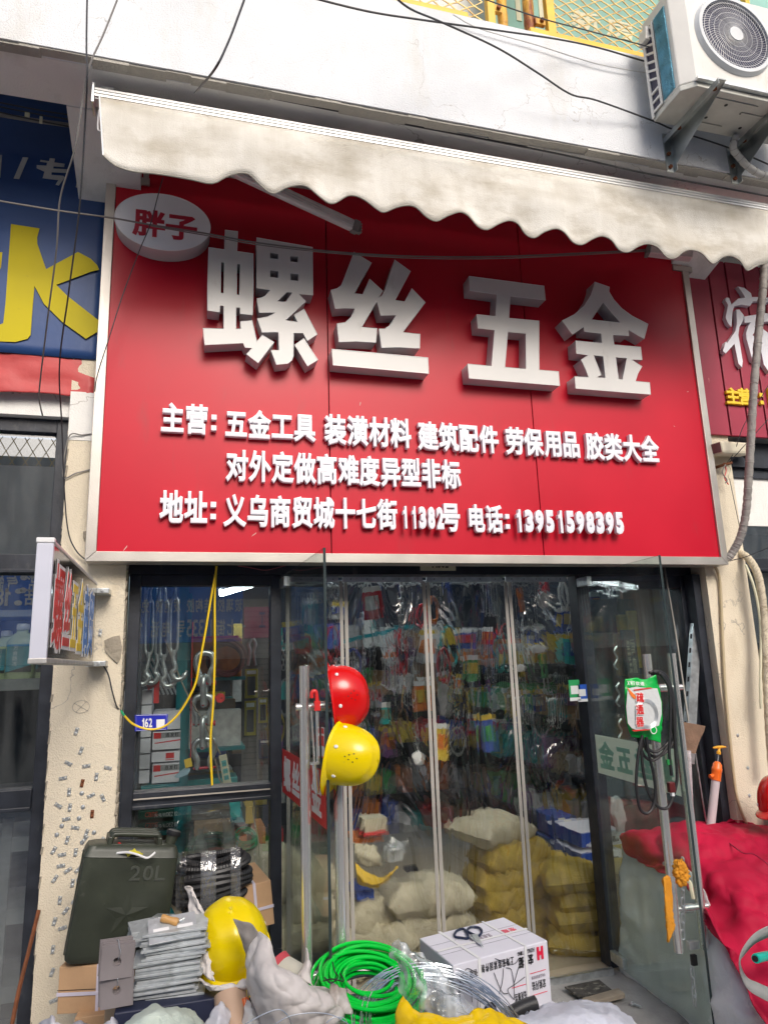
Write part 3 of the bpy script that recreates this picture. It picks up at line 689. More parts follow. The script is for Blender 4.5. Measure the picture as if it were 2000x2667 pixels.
# three rows of small raised characters: (text, x0, x1, baseline z, height)
RY = SY - .03
def row(s, xs0, xs1, z0, z1, dg=None):
    ws = [(.44 if c == ' ' else (.50 if ord(c) < 256 else 1.0)) for c in s]; tot = sum(ws); x = xs0
    for c, wd in zip(s, ws):
        cw = (xs1 - xs0) * wd / tot
        if c != ' ':
            mb = MB(); h = z1 - z0
            if c == ':':
                for zz in (.14, .52): mb.box(x + cw * .2, x + cw * .2 + h * .17, RY, SY - .001, z0 + h * zz, z0 + h * (zz + .17))
            elif ord(c) < 256: put_glyph(mb, c, (x + cw * .12, RY + .002, z0 + h * .02), (cw * .80 if c != '1' else cw * .62, 0, 0), (0, 0, h * .88), (0, -.026, 0), .055)
            else: put_glyph(mb, c, (x, SY - .002, z0 - h * .03), (cw * .97, 0, 0), (0, 0, h * 1.06), (0, -.028, 0), .030)
            mb.build('letter', m_ltr2, SG)
        x += cw
h1 = P(1715, 1140, RY).z; hz1 = P(1000, 1105, RY).z; hz0 = P(1010, 1187, RY).z
def zz(px, py): return P(px, py, RY).z
def xx_(px, py): return P(px, py, RY).x
row('主营:', xx_(418, 1130), xx_(575, 1130), zz(480, 1127), zz(480, 1052))
row('五金工具', xx_(586, 1130), xx_(824, 1145), zz(700, 1143), zz(700, 1072))
row('装潢材料', xx_(846, 1150), xx_(1074, 1160), zz(960, 1160), zz(960, 1086))
row('建筑配件', xx_(1090, 1160), xx_(1302, 1175), zz(1190, 1174), zz(1190, 1104))
row('劳保用品', xx_(1318, 1180), xx_(1515, 1190), zz(1410, 1186), zz(1410, 1118))
row('胶类大全', xx_(1528, 1190), xx_(1720, 1200), zz(1620, 1199), zz(1620, 1132))
row('对外定做高难度异型非标', xx_(588, 1240), xx_(1203, 1265), zz(900, 1261), zz(900, 1186))
row('地址:', xx_(415, 1360), xx_(573, 1360), zz(480, 1362), zz(480, 1279))
row('义乌商贸城十七街', xx_(583, 1360), xx_(1037, 1370), zz(800, 1373), zz(800, 1295))
row('11382', xx_(1040, 1380), xx_(1155, 1380), zz(1095, 1381), zz(1095, 1315))
row('号', xx_(1151, 1380), xx_(1203, 1380), zz(1175, 1383), zz(1175, 1310))
row('电话:', xx_(1222, 1385), xx_(1336, 1385), zz(1275, 1386), zz(1275, 1316))
row('13951598395', xx_(1334, 1390), xx_(1622, 1395), zz(1480, 1392), zz(1480, 1326))

# small plate half hidden under the sign, over the door
pt = thing('door_number_plate', 'small cream number plate half hidden under the sign above the door', 'number plate', P(1140, 1475, -.035))
mb = MB(); A = P(1095, 1486, -.035); Bq = P(1186, 1486, -.035); mb.box(A.x, Bq.x, -.04, -.032, A.z, 2.05); mb.build('plate', m_cream, pt)
text_line('11382', (A.x + .05, -.041, A.z + .014), (Bq.x - A.x - .09, 0, 0), (0, 0, .045), (0, -.001, 0), .03, flat=False).build('print', m_black, pt)

# ================================================================== AWNING
AW = thing('awning', 'off white retracted awning with a scalloped, grimy valance across the top of the sign', 'awning', (1.3, -.82, 3.9))
yr = -.80
a = P(250, 203, yr); b = P(2040, 562, yr)
zr = (a.z + P(1990, 547, yr).z) / 2
X0, X1 = P(250, 210, yr).x, 3.45
mb = MB()
mb.box(X0, X1, yr, yr + .05, zr - .055, zr)
for dz in (.008, .022, .038): mb.box(X0, X1, yr - .008, yr, zr - dz - .010, zr - dz)
mb.build('front_rail', m_alu, AW, bevel=.001)
mb = MB(); mb.box(X0 - .012, X0 + .0, yr - .015, yr + .07, zr - .085, zr + .012); mb.build('end_cap', m_galv, AW, bevel=.003)
mb = MB(); mb.tube(crom([P(262, 275, yr + .02), P(258, 300, yr + .02), P(256, 335, yr + .02), P(262, 342, yr + .02)], 4), .004, 6); mb.build('hook_rod', m_white, AW)
mb = MB(); mb.box(X0 + .02, X0 + .07, yr + .02, yr + .10, zr - .02, zr + .03); mb.tube([(X1 - 1, yr + .1, zr - .05), (X0, yr + .1, zr - .05)], .035, 16); mb.build('roller', m_alu, AW)
# valance: bottom edge traced, hangs slightly outwards
vb = [(270, 408), (300, 432), (345, 447), (400, 453), (450, 460), (500, 468), (553, 479), (590, 460), (622, 451), (650, 455), (675, 480), (700, 500), (718, 502), (745, 487), (775, 482), (800, 488), (830, 515), (855, 530), (875, 527), (905, 509), (930, 511), (955, 525), (985, 549)]
vb += [(1001, 554), (1030, 540), (1060, 531), (1085, 537), (1110, 565), (1135, 578), (1160, 566), (1195, 553), (1220, 560), (1245, 588), (1268, 599), (1295, 586), (1325, 575), (1350, 582), (1370, 607), (1392, 618), (1415, 606), (1445, 598), (1470, 606), (1492, 630), (1515, 637), (1540, 624), (1565, 617), (1590, 628), (1610, 650), (1635, 656), (1660, 642), (1685, 635), (1710, 645), (1735, 670), (1758, 671), (1780, 655), (1800, 650), (1825, 660), (1845, 682), (1858, 686), (1880, 670), (1902, 667), (1925, 680), (1940, 700), (1950, 703), (1975, 690), (2010, 684), (2035, 700), (2060, 720)]
yv = yr - .03
bot = [P(px, py, yv) for px, py in vb]
top = [Vector((q.x, yr - .005, zr - .05)) for q in bot]; top[0].x = X0 + .02
R_ = 10; A = []
for j in range(R_ + 1):
    t = j / R_; r = []
    for i, (p0, p1) in enumerate(zip(top, bot)):
        q = p0.lerp(p1, t); d = noise.noise(Vector((q.x * 2.2, 0, q.z * 3))) * .045 * math.sin(t * math.pi) + noise.noise(Vector((q.x * 7, 3, q.z * 4))) * .012 * t + math.sin(q.x * 22) * .004 * t
        q.y += d; r.append(q)
    A.append(r)
mb = MB(); n_ = len(bot); dense = [crom(r, 3) for r in A]; n_ = len(dense[0])
mb.add([q for r in dense for q in r], [(j * n_ + i, j * n_ + i + 1, (j + 1) * n_ + i + 1, (j + 1) * n_ + i) for j in range(R_) for i in range(n_ - 1)], 0, True)
va = mb.build('valance', m_fabric, AW); so = va.modifiers.new('s', 'SOLIDIFY'); so.thickness = .0015; so.offset = 0
mb = MB(); mb.tube([q + Vector((0, -.001, 0)) for q in dense[-1]], .0035, 5); mb.build('hem_piping', mat('hem', (.30, .29, .25), .8), va)
mb = MB(); mb.tube([q + Vector((0, -.001, 0)) for q in [r[0] for r in dense]], .004, 5); mb.build('hem_piping', m_white, va)
# folding arm under the canvas
a = P(600, 440, -.62); b = P(918, 588, -.50); d = (b - a).normalized()
mb = MB(); mb.beam(a, b, .042, .05, (0, -.3, 1)); mb.build('folding_arm', m_alu, AW, bevel=.006)
mb = MB(); up = Vector((0, -.3, 1)).normalized()
for k in (-1, 0, 1): mb.beam(a + up * .012 * k + Vector((0, -.024, 0)), b + up * .012 * k + Vector((0, -.024, 0)), .004, .004, (0, -.3, 1))
mb.build('arm_groove', m_galv, AW)
mb = MB(); mb.beam(b, b + d * .03, .046, .056, (0, -.3, 1))
for k in range(4): mb.beam(b + d * .03 + up * (.02 - .013 * k), b + d * .045 + up * (.02 - .013 * k), .04, .006, (0, -.3, 1))
mb.build('arm_end_cap', mat('arm cap', (.22, .21, .2), .5), AW)
a = P(1690, 655, -.42); b = P(1800, 668, -.5)
mb = MB(); mb.beam(a, b, .05, .045); mb.build('arm_bracket', m_alu, AW, bevel=.004)
mb = MB(); mb.beam(a + (a - b).normalized() * .02, a, .054, .052); mb.build('arm_end_cap', mat('arm cap', (.22, .21, .2), .5), AW)

# ================================================================== AIR CONDITIONER on the parapet
ZB = 4.136; AX0, AX1, AY0, AY1 = 2.165, 2.98, -1.235, -.995
AC = thing('air_conditioner', 'white air conditioner outdoor unit on steel brackets with round grille fan', 'air conditioner', (2.5, -1.1, ZB))
ch = .055; H = .56
mb = MB(); prof = [(AX0, AY1), (AX0, AY0 + ch * .7), (AX0 + ch, AY0), (AX1, AY0), (AX1, AY1)]
prof = [(AX0, AY1), (AX0 + .0, AY0 + .045), (AX0 + .06, AY0), (AX1, AY0), (AX1, AY1)]
k = len(prof); mb.add([(x, y, ZB + .02) for x, y in prof] + [(x, y, ZB + H) for x, y in prof], [tuple(range(k - 1, -1, -1)), tuple(range(k, 2 * k))] + [(i, (i + 1) % k, k + (i + 1) % k, k + i) for i in range(k)])
mb.build('casing', m_ac, AC, bevel=.006)
mb = MB(); mb.add([(x * 1, y, ZB - .012) for x, y in prof] + [(x, y, ZB + .019) for x, y in prof], [tuple(range(k - 1, -1, -1)), tuple(range(k, 2 * k))] + [(i, (i + 1) % k, k + (i + 1) % k, k + i) for i in range(k)])
bp = mb.build('base_tray', m_ac_under, AC, bevel=.004)
mb = MB()
for x, y in ((2.40, -1.08), (2.55, -1.14), (2.62, -1.06), (2.44, -1.17), (2.72, -1.12)): mb.disc((x, y, ZB - .0135), (0, 0, -1), rnd.uniform(.005, .010))
mb.build('drain_hole', m_black, bp)
mb = MB()
for x0, x1, y0, y1 in ((2.30, 2.60, -1.20, -1.195), (2.30, 2.52, -1.05, -1.043), (2.55, 2.70, -1.15, -1.143)): mb.box(x0, x1, y0, y1, ZB - .017, ZB - .011)
mb.build('pressed_rib', m_ac_under, bp)
mb = MB(); mb.box(AX0 + .05, AX1 + .01, AY0 - .022, AY0 - .001, ZB + .012, ZB + .028); mb.build('front_lip', m_galv, AC, bevel=.002)
# left side: blue coil fins and a white louvre strip with slanted openings
mb = MB(); mb.box(AX0 - .004, AX0 - .001, -1.165, -1.085, ZB + .03, ZB + .50)
fo = mb.build('coil_fins', m_foil, AC)
mb = MB()
for j in range(26): mb.box(AX0 - .006, AX0 - .0042, -1.164 + j * .003, -1.1635 + j * .003 + .0006, ZB + .032, ZB + .498)
mb.build('fin_line', m_foil, fo)
mb = MB()
ya, yb = -1.078, -1.0; mb.box(AX0 - .010, AX0 - .002, ya, ya + .012, ZB + .02, ZB + .5); mb.box(AX0 - .010, AX0 - .002, yb - .012, yb + .005, ZB + .0, ZB + .5)
for j in range(10):
    z = ZB + .02 + j * .05; s_ = .035 if j > 2 else 0
    mb.hexa([(AX0 - .010, ya + .012, z), (AX0 - .002, ya + .012, z), (AX0 - .002, yb - .012, z + s_), (AX0 - .010, yb - .012, z + s_), (AX0 - .010, ya + .012, z + .012), (AX0 - .002, ya + .012, z + .012), (AX0 - .002, yb - .012, z + s_ + .012), (AX0 - .010, yb - .012, z + s_ + .012)])
mb.build('side_louvre', m_ac, AC)
mb = MB(); mb.box(AX0 - .003, AX0 - .0012, ya, yb, ZB + .02, ZB + .5); mb.build('side_opening', m_dark_in, AC)
mb = MB(); mb.hexa([(AX0 - .03, -1.05, ZB + .42), (AX0 - .001, -1.05, ZB + .42), (AX0 - .001, -.99, ZB + .42), (AX0 - .03, -.99, ZB + .42), (AX0 - .02, -1.05, ZB + .5), (AX0 - .001, -1.05, ZB + .5), (AX0 - .001, -.99, ZB + .5), (AX0 - .02, -.99, ZB + .5)]); mb.build('service_cover', m_ac, AC, bevel=.004)
# fan: recessed disc, rim, spiral grille bars, rings and hub
fc = P(1908, 98, AY0); RF = .205
mb = MB(); mb.disc((fc.x, AY0 - .003, fc.z), (0, -1, 0), RF, 0, 64); mb.build('fan_opening', m_dark_in, AC)
mb = MB(); mb.lathe([(RF - .012, .0), (RF - .012, .022), (RF + .006, .022), (RF + .016, .0)], (fc.x, AY0 - .001, fc.z), (0, -1, 0), 64)
mb.f = mb.f[:-2]; mb.mi = mb.mi[:-2]; mb.sm = mb.sm[:-2]
mb.build('grille_rim', m_grille, AC)
mb = MB()
for k in range(72):
    a0 = k / 72 * 2 * math.pi; pts = []
    for j in range(6):
        r = .035 + (RF - .045) * j / 5; an = a0 + (r / RF) ** 1.5 * .5
        pts.append((fc.x + r * math.cos(an), AY0 - .016 - .006 * (1 - r / RF), fc.z + r * math.sin(an)))
    mb.tube(pts, .0009, 3, cap=False)
gb = mb.build('grille_bars', m_white, AC)
mb = MB()
for r in (.068, .096, .124, .152, .178):
    mb.tube([(fc.x + r * math.cos(t / 48 * 2 * math.pi), AY0 - .0175, fc.z + r * math.sin(t / 48 * 2 * math.pi)) for t in range(48)], .0011, 4, closed=True)
mb.build('grille_ring', m_white, AC)
mb = MB(); mb.lathe([(.038, 0), (.038, .008)], (fc.x, AY0 - .0165, fc.z), (0, -1, 0), 32); mb.build('hub', m_grille, AC)
def bracket(x, z):
    br = MB()
    br.box(x - .022, x + .022, -.906, -.9, z - .19, z + .03)                 # wall leg
    br.box(x + .019, x + .022, -.93, -.906, z - .19, z + .02)
    o = br.build('bracket', m_bracket, AC)
    br = MB(); br.box(x - .020, x + .022, -1.30, -.905, z - .006, z); br.box(x - .022, x - .020, -1.30, -.905, z - .03, z)
    br.build('arm', m_bracket, o)
    br = MB(); br.add([(x + .022, -.906, z - .006), (x + .022, -1.29, z - .006), (x + .022, -.906, z - .16), (x + .024, -.906, z - .006), (x + .024, -1.29, z - .006), (x + .024, -.906, z - .16)],
                      [(0, 1, 2), (5, 4, 3), (0, 3, 4, 1), (1, 4, 5, 2), (2, 5, 3, 0)]); br.build('gusset', m_bracket, o)
    br = MB()
    for zb_ in (z - .09, z - .165): br.lathe([(0, 0), (.011, 0), (.011, .009), (0, .009)], (x - .004, -.907, zb_), (0, -1, 0), 6); br.tube([(x - .004, -.907, zb_), (x - .004, -.922, zb_)], .004, 8)
    for yb_ in (-1.25, -1.0): br.lathe([(0, 0), (.011, 0), (.011, .009), (0, .009)], (x, yb_, z - .0065), (0, 0, -1), 6)
    br.build('bolt', m_rust, o)
bx_ = P(1722, 340, -.9).x + .02; bracket(bx_, ZB - .012); bx2 = P(1905, 430, -.9).x; bracket(bx2, ZB - .012)
hp = [P(1915, 355, -1.02), P(1908, 385, -1.0), P(1920, 405, -.98), P(1945, 432, -.97), P(1975, 452, -.96), P(2010, 464, -.95)]
hose = thing('insulated_pipe', 'thick grey taped refrigerant pipe curving down from the air conditioner', 'pipe', hp[0])
mb = MB(); cp = crom(hp, 8); mb.tube(cp, [.017 + .0016 * (i % 3 == 0) for i in range(len(cp))], 12); mb.build('taped_pipe', mat('tape grey', (.42, .42, .41), .6, bump=.3, bs=60), hose)
mb = MB()
for i in range(4, len(cp) - 1, 5):
    d = (cp[i + 1] - cp[i - 1]).normalized(); mb.lathe([(.0188, -.001), (.0195, 0), (.0188, .001)], cp[i], d, 12)
mb.build('tape_edge', m_cableg, hose)

# ================================================================== BALCONY CAGE
cz0 = 4.622
CG = thing('security_cage', 'yellow painted balcony security cage with expanded mesh, rusty uprights', 'security cage', (2, -.86, cz0))
yc = -.86
mb = MB(); mb.box(-.5, 1.26, yc - .02, yc + .02, cz0, cz0 + .045); mb.box(1.595, 4.2, yc - .02, yc + .02, cz0, cz0 + .045); mb.build('bottom_rail', m_cage, CG, bevel=.003)
def ux(px, py): return P(px, py, yc).x
posts = [(1265, 1284), (1418, 1438)]
for a_, b_ in posts:
    x0, x1 = ux(a_, 30), ux(b_, 30); mb = MB(); mb.box(x0, x1, yc - .021, yc + .015, cz0 + .001, cz0 + 1.0); mb.build('upright', m_cage, CG, bevel=.003)
mb = MB(); mb.box(3.0, 3.03, yc - .021, yc + .015, cz0 + .001, cz0 + 1.0); mb.build('upright', m_cage, CG, bevel=.003)
for a_, b_ in ((1305, 1328), (1373, 1398)):
    x0, x1 = ux(a_, 50), ux(b_, 50); mb = MB(); mb.tube([((x0 + x1) / 2, yc + .03, cz0 - .02 + .03 * k) for k in range(30)], [(x1 - x0) / 2 * (1 + .05 * math.sin(k * 1.7)) for k in range(30)], 10); mb.build('rusty_post', m_rustp, CG)
for px, py in ((1297, 22), (1410, 55)):
    c = P(px, py, yc - .01); mb = MB(); mb.box(c.x - .035, c.x + .02, yc - .01, yc + .01, c.z - .02, c.z + .02); mb.lathe([(0, 0), (.011, 0), (.011, .014), (0, .014)], (c.x, yc - .01, c.z), (0, -1, 0), 6, 1); mb.build('lug', [m_rustp, m_rust], CG)
def diamond(x0, x1, z0, z1, name):
    mb = MB(); dx, dz = .088, .029; nx = int((x1 - x0) / dx) + 1; nz_ = int((z1 - z0) / dz) + 1
    for i in range(-nz_, nx + 1):
        for s in (1, -1):
            pts = []
            for k in range(nz_ + 1):
                x = x0 + (i + (k / 2 if s > 0 else (nz_ - k) / 2)) * dx; z = z0 + k * dz / 1
                if x0 <= x <= x1: pts.append((x, yc + (.003 if (k % 2) else -.003), z))
            if len(pts) > 1: mb.tube(pts, .0034, 4, cap=False)
    return mb.build(name, m_mesh, CG)
diamond(ux(1438, 60) - .0, 3.0, cz0 + .03, cz0 + .95, 'wire_mesh'); diamond(-.5, ux(1265, 30), cz0 + .03, cz0 + .95, 'wire_mesh')
gbn = thing('green_banner', 'faded green banner with pale lettering hung behind the yellow cage', 'banner', (2, -.55, 4.66))
mb = MB(); mb.box(ux(1325, 40) + .05, 4.4, -.62, -.61, 4.66, 5.9); mb.build('sheet', m_green_ban, gbn)
text_line('新房装修专业', P(1480, 62, -.622) - Vector((0, 0, .02)), (1.35, 0, 0), (0, 0, .14), (0, -.001, 0), .02, flat=False).build('print', m_cream, gbn)
mb = MB(); 
for px in (1345, 1368, 1405, 1430): a_ = P(px, 40, -.625); mb.box(a_.x, a_.x + .03, -.624, -.621, a_.z - .03, a_.z + .3)
mb.build('print', m_cream, gbn)
uw = thing('upstairs_window', 'dark upstairs window with curtain behind the left part of the yellow cage', 'window', (.6, -.4, 4.7))
mb = MB(); mb.box(-1, 1.35, -.37, -.352, 4.7, 6); mb.build('pane', m_glassn, uw)
mb = MB(); mb.box(-1, 1.35, -.36, -.351, 4.66, 4.70); mb.build('sill', m_frame, uw)

# ================================================================== CABLES
wire('overhead_cable', [P(1000, -40, -1.35), P(1060, 18, -1.3), P(1150, 58, -1.2), P(1295, 125, -1.1), P(1400, 190, -1.05), P(1485, 245, -1.0), P(1555, 262, -.98), P(1700, 315, -.93), P(1760, 340, -.93), P(1905, 388, -.93), P(2060, 455, -.93)], .0045, m_cable, 'black cable kinked diagonally across the white parapet to the air conditioner')
wire('overhead_cable', [P(760, -20, -1.3), P(950, 28, -1.25), P(1100, 52, -1.2), P(1300, 80, -1.1), P(1450, 102, -1.0), P(1560, 125, -.96), P(1680, 160, -.94), P(1800, 190, -.94)], .0045, m_cable, 'black cable running gently down just below the yellow cage')
wire('overhead_cable', [P(1240, -10, -1.2), P(1400, 45, -1.15), P(1550, 85, -1.1), P(1690, 122, -1.05)], .003, m_cable, 'thin black cable crossing in front of the right mesh panel')
wire('overhead_cable', [P(1180, 38, -.93), P(1250, 75, -.92), P(1400, 118, -.92), P(1550, 165, -.92), P(1695, 192, -.92)], .003, mat('white cable', (.55, .55, .55), .5), 'pale thin cable sagging along the top of the parapet')
wire('overhead_cable', [P(640, -10, -1.5), P(620, 45, -1.5), P(595, 110, -1.5), P(560, 180, -1.5), P(508, 243, -1.0)], .0042, m_cable, 'black cable slanting from the top edge to the awning rail')
wire('overhead_cable', [P(-10, 114, -.85), P(180, 152, -.84), P(345, 180, -.84), P(560, 226, -.84), P(1000, 313, -.84), P(1440, 398, -.84), P(1700, 455, -.84), P(2050, 520, -.84)], .005, m_cable, 'long black cable clipped along the underside of the parapet edge')
wire('hanging_wire', [P(310, -10, -1.4), P(270, 90, -1.4), P(235, 170, -1.4), P(215, 270, -1.35), P(195, 390, -1.3), P(158, 515, -1.2), P(148, 650, -1.1), P(125, 830, -.9), P(105, 1000, -.6), P(104, 1045, -.4), P(112, 1082, -.12)], .0032, m_cableg, 'thin grey wire hanging down to the neighbour window frame')
wire('hanging_wire', [P(228, -10, -1.4), P(226, 120, -1.4), P(228, 200, -1.4), P(222, 330, -1.3), P(208, 540, -1.2), P(180, 760, -1.0), P(156, 950, -.7), P(162, 1110, -.4), P(170, 1300, -.25), P(180, 1390, -.2), P(200, 1435, -.18), P(224, 1458, -.17)], .0032, m_cable, 'thin dark wire dropping in front of the blue banner to the sign corner')
wire('overhead_cable', [P(-20, 520, -.42), P(150, 548, -.42), P(290, 567, -.42), P(390, 585, -.42), P(530, 607, -.42), P(690, 635, -.42), P(900, 658, -.42), P(1100, 668, -.42), P(1300, 668, -.42), P(1500, 660, -.42), P(1690, 650, -.42)], .0042, m_cableg, 'doubled grey cable sagging across the big white characters')
wire('overhead_cable', [P(395, 589, -.425), P(530, 612, -.425), P(690, 640, -.425), P(900, 662, -.425), P(1100, 673, -.425), P(1300, 673, -.425), P(1500, 664, -.425), P(1690, 654, -.425)], .0028, m_cableg, 'lower thinner wire strung just under the doubled grey cable')
wire('hanging_wire', [P(425, 462, -.5), P(412, 510, -.48), P(392, 585, -.44), P(365, 650, -.42), P(320, 770, -.40), P(285, 880, -.38), P(255, 975, -.36), P(248, 1020, -.33)], .0026, m_cable, 'thin wire running down across the oval box to the left steel frame')
for i, (a, b) in enumerate((((-10, 265), (258, 310)), ((-10, 276), (258, 322)), ((-10, 290), (262, 343)))):
    wire('wall_cable', [P(*a, -.35), P((a[0] + b[0]) / 2, (a[1] + b[1]) / 2 + 3, -.35), P(*b, -.35)], .0035, m_cable, ['uppermost of three cables above the blue banner', 'middle of three cables above the blue banner', 'lowest of three cables above the blue banner'][i])
wire('wall_cable', [P(-10, 297, -.3), P(120, 318, -.3), P(262, 336, -.3)], .011, m_cableg, 'thick grey cable bundle above the blue banner')
for i, (px, py) in enumerate(((72, 300), (108, 310))):
    mb = MB(); c = P(px, py, -.37); mb.box(c.x - .006 - .004 * (1 - i), c.x + .006 + .004 * (1 - i), c.y - .004, c.y + .004, c.z - .015 * (i + .5), c.z + .012); tag(mb.build('cable_tie', m_cream), ['cream cable tag on the bundle, the left one', 'narrow pale cable tag right of the other'][i], 'cable tie')

# hanging yellow extension lead etc.
yl = thing('yellow_lead', 'yellow power lead looping from the box sign past the number plate', 'cable', P(265, 1725, -.3))
wire('black_section', [P(262, 1722, -.22), P(282, 1755, -.2), P(293, 1800, -.2), P(305, 1840, -.16), P(316, 1850, -.14)], .0035, m_cable, parent=yl)
wire('green_sleeve', [P(316, 1850, -.14), P(320, 1858, -.14), P(325, 1864, -.14)], .005, m_gcable, parent=yl)
wire('yellow_section', [P(325, 1864, -.14), P(345, 1884, -.13), P(375, 1897, -.12), P(405, 1899, -.12), P(435, 1888, -.12), P(465, 1860, -.12), P(490, 1822, -.12), P(510, 1780, -.12), P(520, 1730, -.12), P(535, 1650, -.12), P(550, 1560, -.12), P(565, 1475, -.12)], .005, m_ycable, parent=yl)
wire('hanging_lead', [P(564, 1475, -.1), P(560, 1560, -.1), P(560, 1700, -.1), P(556, 1830, -.1), P(549, 1930, -.1), P(553, 2045, -.1)], .005, m_ycable, 'straight yellow lead hanging in front of the left display window')
wire('red_wire', [P(620, 1474, -.06), P(650, 1478, -.06), P(690, 1485, -.06), P(725, 1478, -.06), P(780, 1462, -.06)], .0018, mat('pink wire', (.5, .12, .16), .5), 'thin pink wire tucked under the sign above the left door')

# number plate 162
p_ = thing('number_plate', 'blue enamel number plate 162 with white border on the window glass', 'number plate', P(402, 1880, -.02))
q = [P(352, 1905, -.03), P(436, 1901, -.03), P(438, 1860, -.03), P(352, 1862, -.03)]
mb = MB(); mb.slab(q, (0, .004, 0)); mb.build('plate', m_bluep, p_, bevel=.0005)
A, Bq, Cq = P(367, 1895, -.031), P(398, 1894, -.031), P(367, 1871, -.031)
text_line('162', A, Bq - A, Cq - A, (0, -.001, 0), .025, flat=False).build('print', m_white, p_)
mb = MB(); i_ = .004; cc = sum(q, Vector()) / 4; mb.tube([cc + (v - cc) * .92 + Vector((0, -.0015, 0)) for v in q], .0008, 4, closed=True); mb.build('border', m_white, p_)
mb = MB(); mb.slab([P(408, 1897, -.0305), P(429, 1896, -.0305), P(430, 1873, -.0305), P(408, 1874, -.0305)], (0, .0008, 0)); mb.build('blank_square', m_whitep, p_)

# ================================================================== HANGING BOX SIGN (perpendicular to the facade)
hx = -.375; hz1 = 1.925; hz0 = 1.60; hy0, hy1 = -1.34, -.26
hz1r = P(257, 1500, hy1).z
HS = thing('projecting_box_sign', 'narrow projecting box sign with white frame and vertical red, yellow and blue characters', 'sign', (hx, -.8, 1.75))
Zt, Zb = 1.925, 1.592
def hs_box(x0, x1, y0, y1, z0, z1, name, m, bev=.003):
    g = MB(); g.box(x0, x1, y0, y1, z0, z1); return g.build(name, m, HS, bevel=bev)
hs_box(hx - .038, hx, hy0 + .016, hy1, Zb + .012, Zt - .008, 'casing', m_black)
hs_box(hx - .041, hx + .004, hy0, hy0 + .018, Zb, Zt - .008, 'front_frame', mat('lilac white aluminium', (.66, .67, .76), .3, .1, var=.04))
hs_box(hx - .043, hx + .006, hy0 - .002, hy0 + .022, Zt - .0075, Zt + .008, 'top_cap', m_white)
hs_box(hx - .043, hx + .006, hy0 - .002, hy1 - .01, Zb - .013, Zb + .003, 'bottom_frame', mat('dirty aluminium', (.5, .49, .47), .45, .3, var=.2, vs=30))
hs_box(hx - .04, hx + .004, hy0 + .02, hy1 - .01, Zt - .009, Zt + .003, 'top_frame', m_alu)
g = MB(); g.add([(hx + .0005, hy0 + .02, Zb + .004), (hx + .0005, hy1 - .012, Zb + .004), (hx + .0005, hy1 - .012, Zt - .010), (hx + .0005, hy0 + .02, Zt - .010)], [(0, 1, 2, 3)])
g.build('face', mat('smoky face', (.028, .024, .024), .12, var=.3, vs=4, spec=.6, stain=((.16, .13, .11), 3, .5, .3, (1, 1, 1))), HS)
L_ = hy1 - hy0 - .06; cols = [('螺', .04, .215, m_redp, .36), ('丝', .225, .36, m_redp, .2), ('五', .375, .505, m_yel3, .22), ('金', .52, .655, m_yel3, .22), ('商', .67, .80, mat('blue letters', (.02, .16, .50), .4), .2), ('贸', .81, .96, mat('blue letters', (.02, .16, .50), .4), .2)]
for c, t0, t1, m_, _ in cols:
    O = Vector((hx + .002, hy0 + .02 + L_ * t0, Zb + .022)); U = Vector((0, L_ * (t1 - t0), 0)); V = Vector((0, 0, (Zt - Zb) * .86 - .02))
    g = MB(); put_glyph(g, c, O, U, V, (.0012, 0, 0), .05); lt = g.build('letter', m_whitep, HS)
    g = MB(); put_glyph(g, c, O + Vector((.0014, 0, 0)), U, V, (.0012, 0, 0), .012); g.build('letter_face', m_, lt)
for z, dz in ((Zt - .03, 0), (Zb - .005, 0)):
    g = MB(); g.box(hx - .03, hx + .05, -.262, -.153, z - .011, z + .011); g.lathe([(0, 0), (.007, 0), (.007, .006), (0, .006)], (hx + .022, -.262, z), (0, -1, 0), 6); g.build('wall_bracket', m_galv, HS, bevel=.002)

# ================================================================== LEFT NEIGHBOUR
NB = thing('blue_banner_sign', 'blue printed banner with a huge yellow character and red bottom strip', 'banner', (-1.0, -.16, 2.85))
by = -.16; zb_ = P(100, 1028, by).z; zs_ = P(100, 925, by).z; xr_ = -.437
ctrl = [[(x, by + .004 * math.sin(x * 9), z) for x in np.linspace(-2.2, xr_, 9)] for z in np.linspace(4.39, zs_, 6)]
cloth('sheet', ctrl, m_blue_ban, NB, 4, 4, wr=.003, ws=4, thick=.002, seed=3, fine=0, ridged=False)
ctrl = [[(x, by + .003 + .006 * math.sin(x * 13 + z * 30), z + (0 if j < 3 else .012 * math.sin(x * 7))) for x in np.linspace(-2.2, xr_ - .01, 9)] for j, z in enumerate(np.linspace(zs_ + .002, zb_, 4))]
cloth('red_strip', ctrl, m_red_ban, NB, 5, 5, wr=.008, ws=7, thick=.002, seed=4, fine=.001)
ly = by - .008
def nb_poly(pl, m, name='print'):
    me = prism2d([trace(pl, 0, 350, 2.95, ly)], ly, .002); me.materials.append(m); link(name, me, NB)
nb_poly([(88, 688), (200, 705), (307, 722), (288, 790), (290, 840), (357, 1035), (602, 903), (700, 955), (750, 1005), (765, 1040), (700, 1055), (435, 1155), (520, 1240), (765, 1432), (765, 1508), (662, 1570), (480, 1440), (340, 1300), (268, 1165), (252, 1350), (238, 1540), (215, 1570), (120, 1595), (0, 1590), (-160, 1560), (-160, 1400), (0, 1462), (28, 1450), (45, 1300)], m_yel_ban)
nb_poly([(-190, 905), (22, 905), (10, 1020), (-60, 1180), (-190, 1300)], m_yel_ban)
nb_poly([(178, 175), (220, 178), (150, 342), (108, 338)], m_grey_ltr); nb_poly([(-40, 158), (18, 158), (5, 330), (-40, 330)], m_grey_ltr)
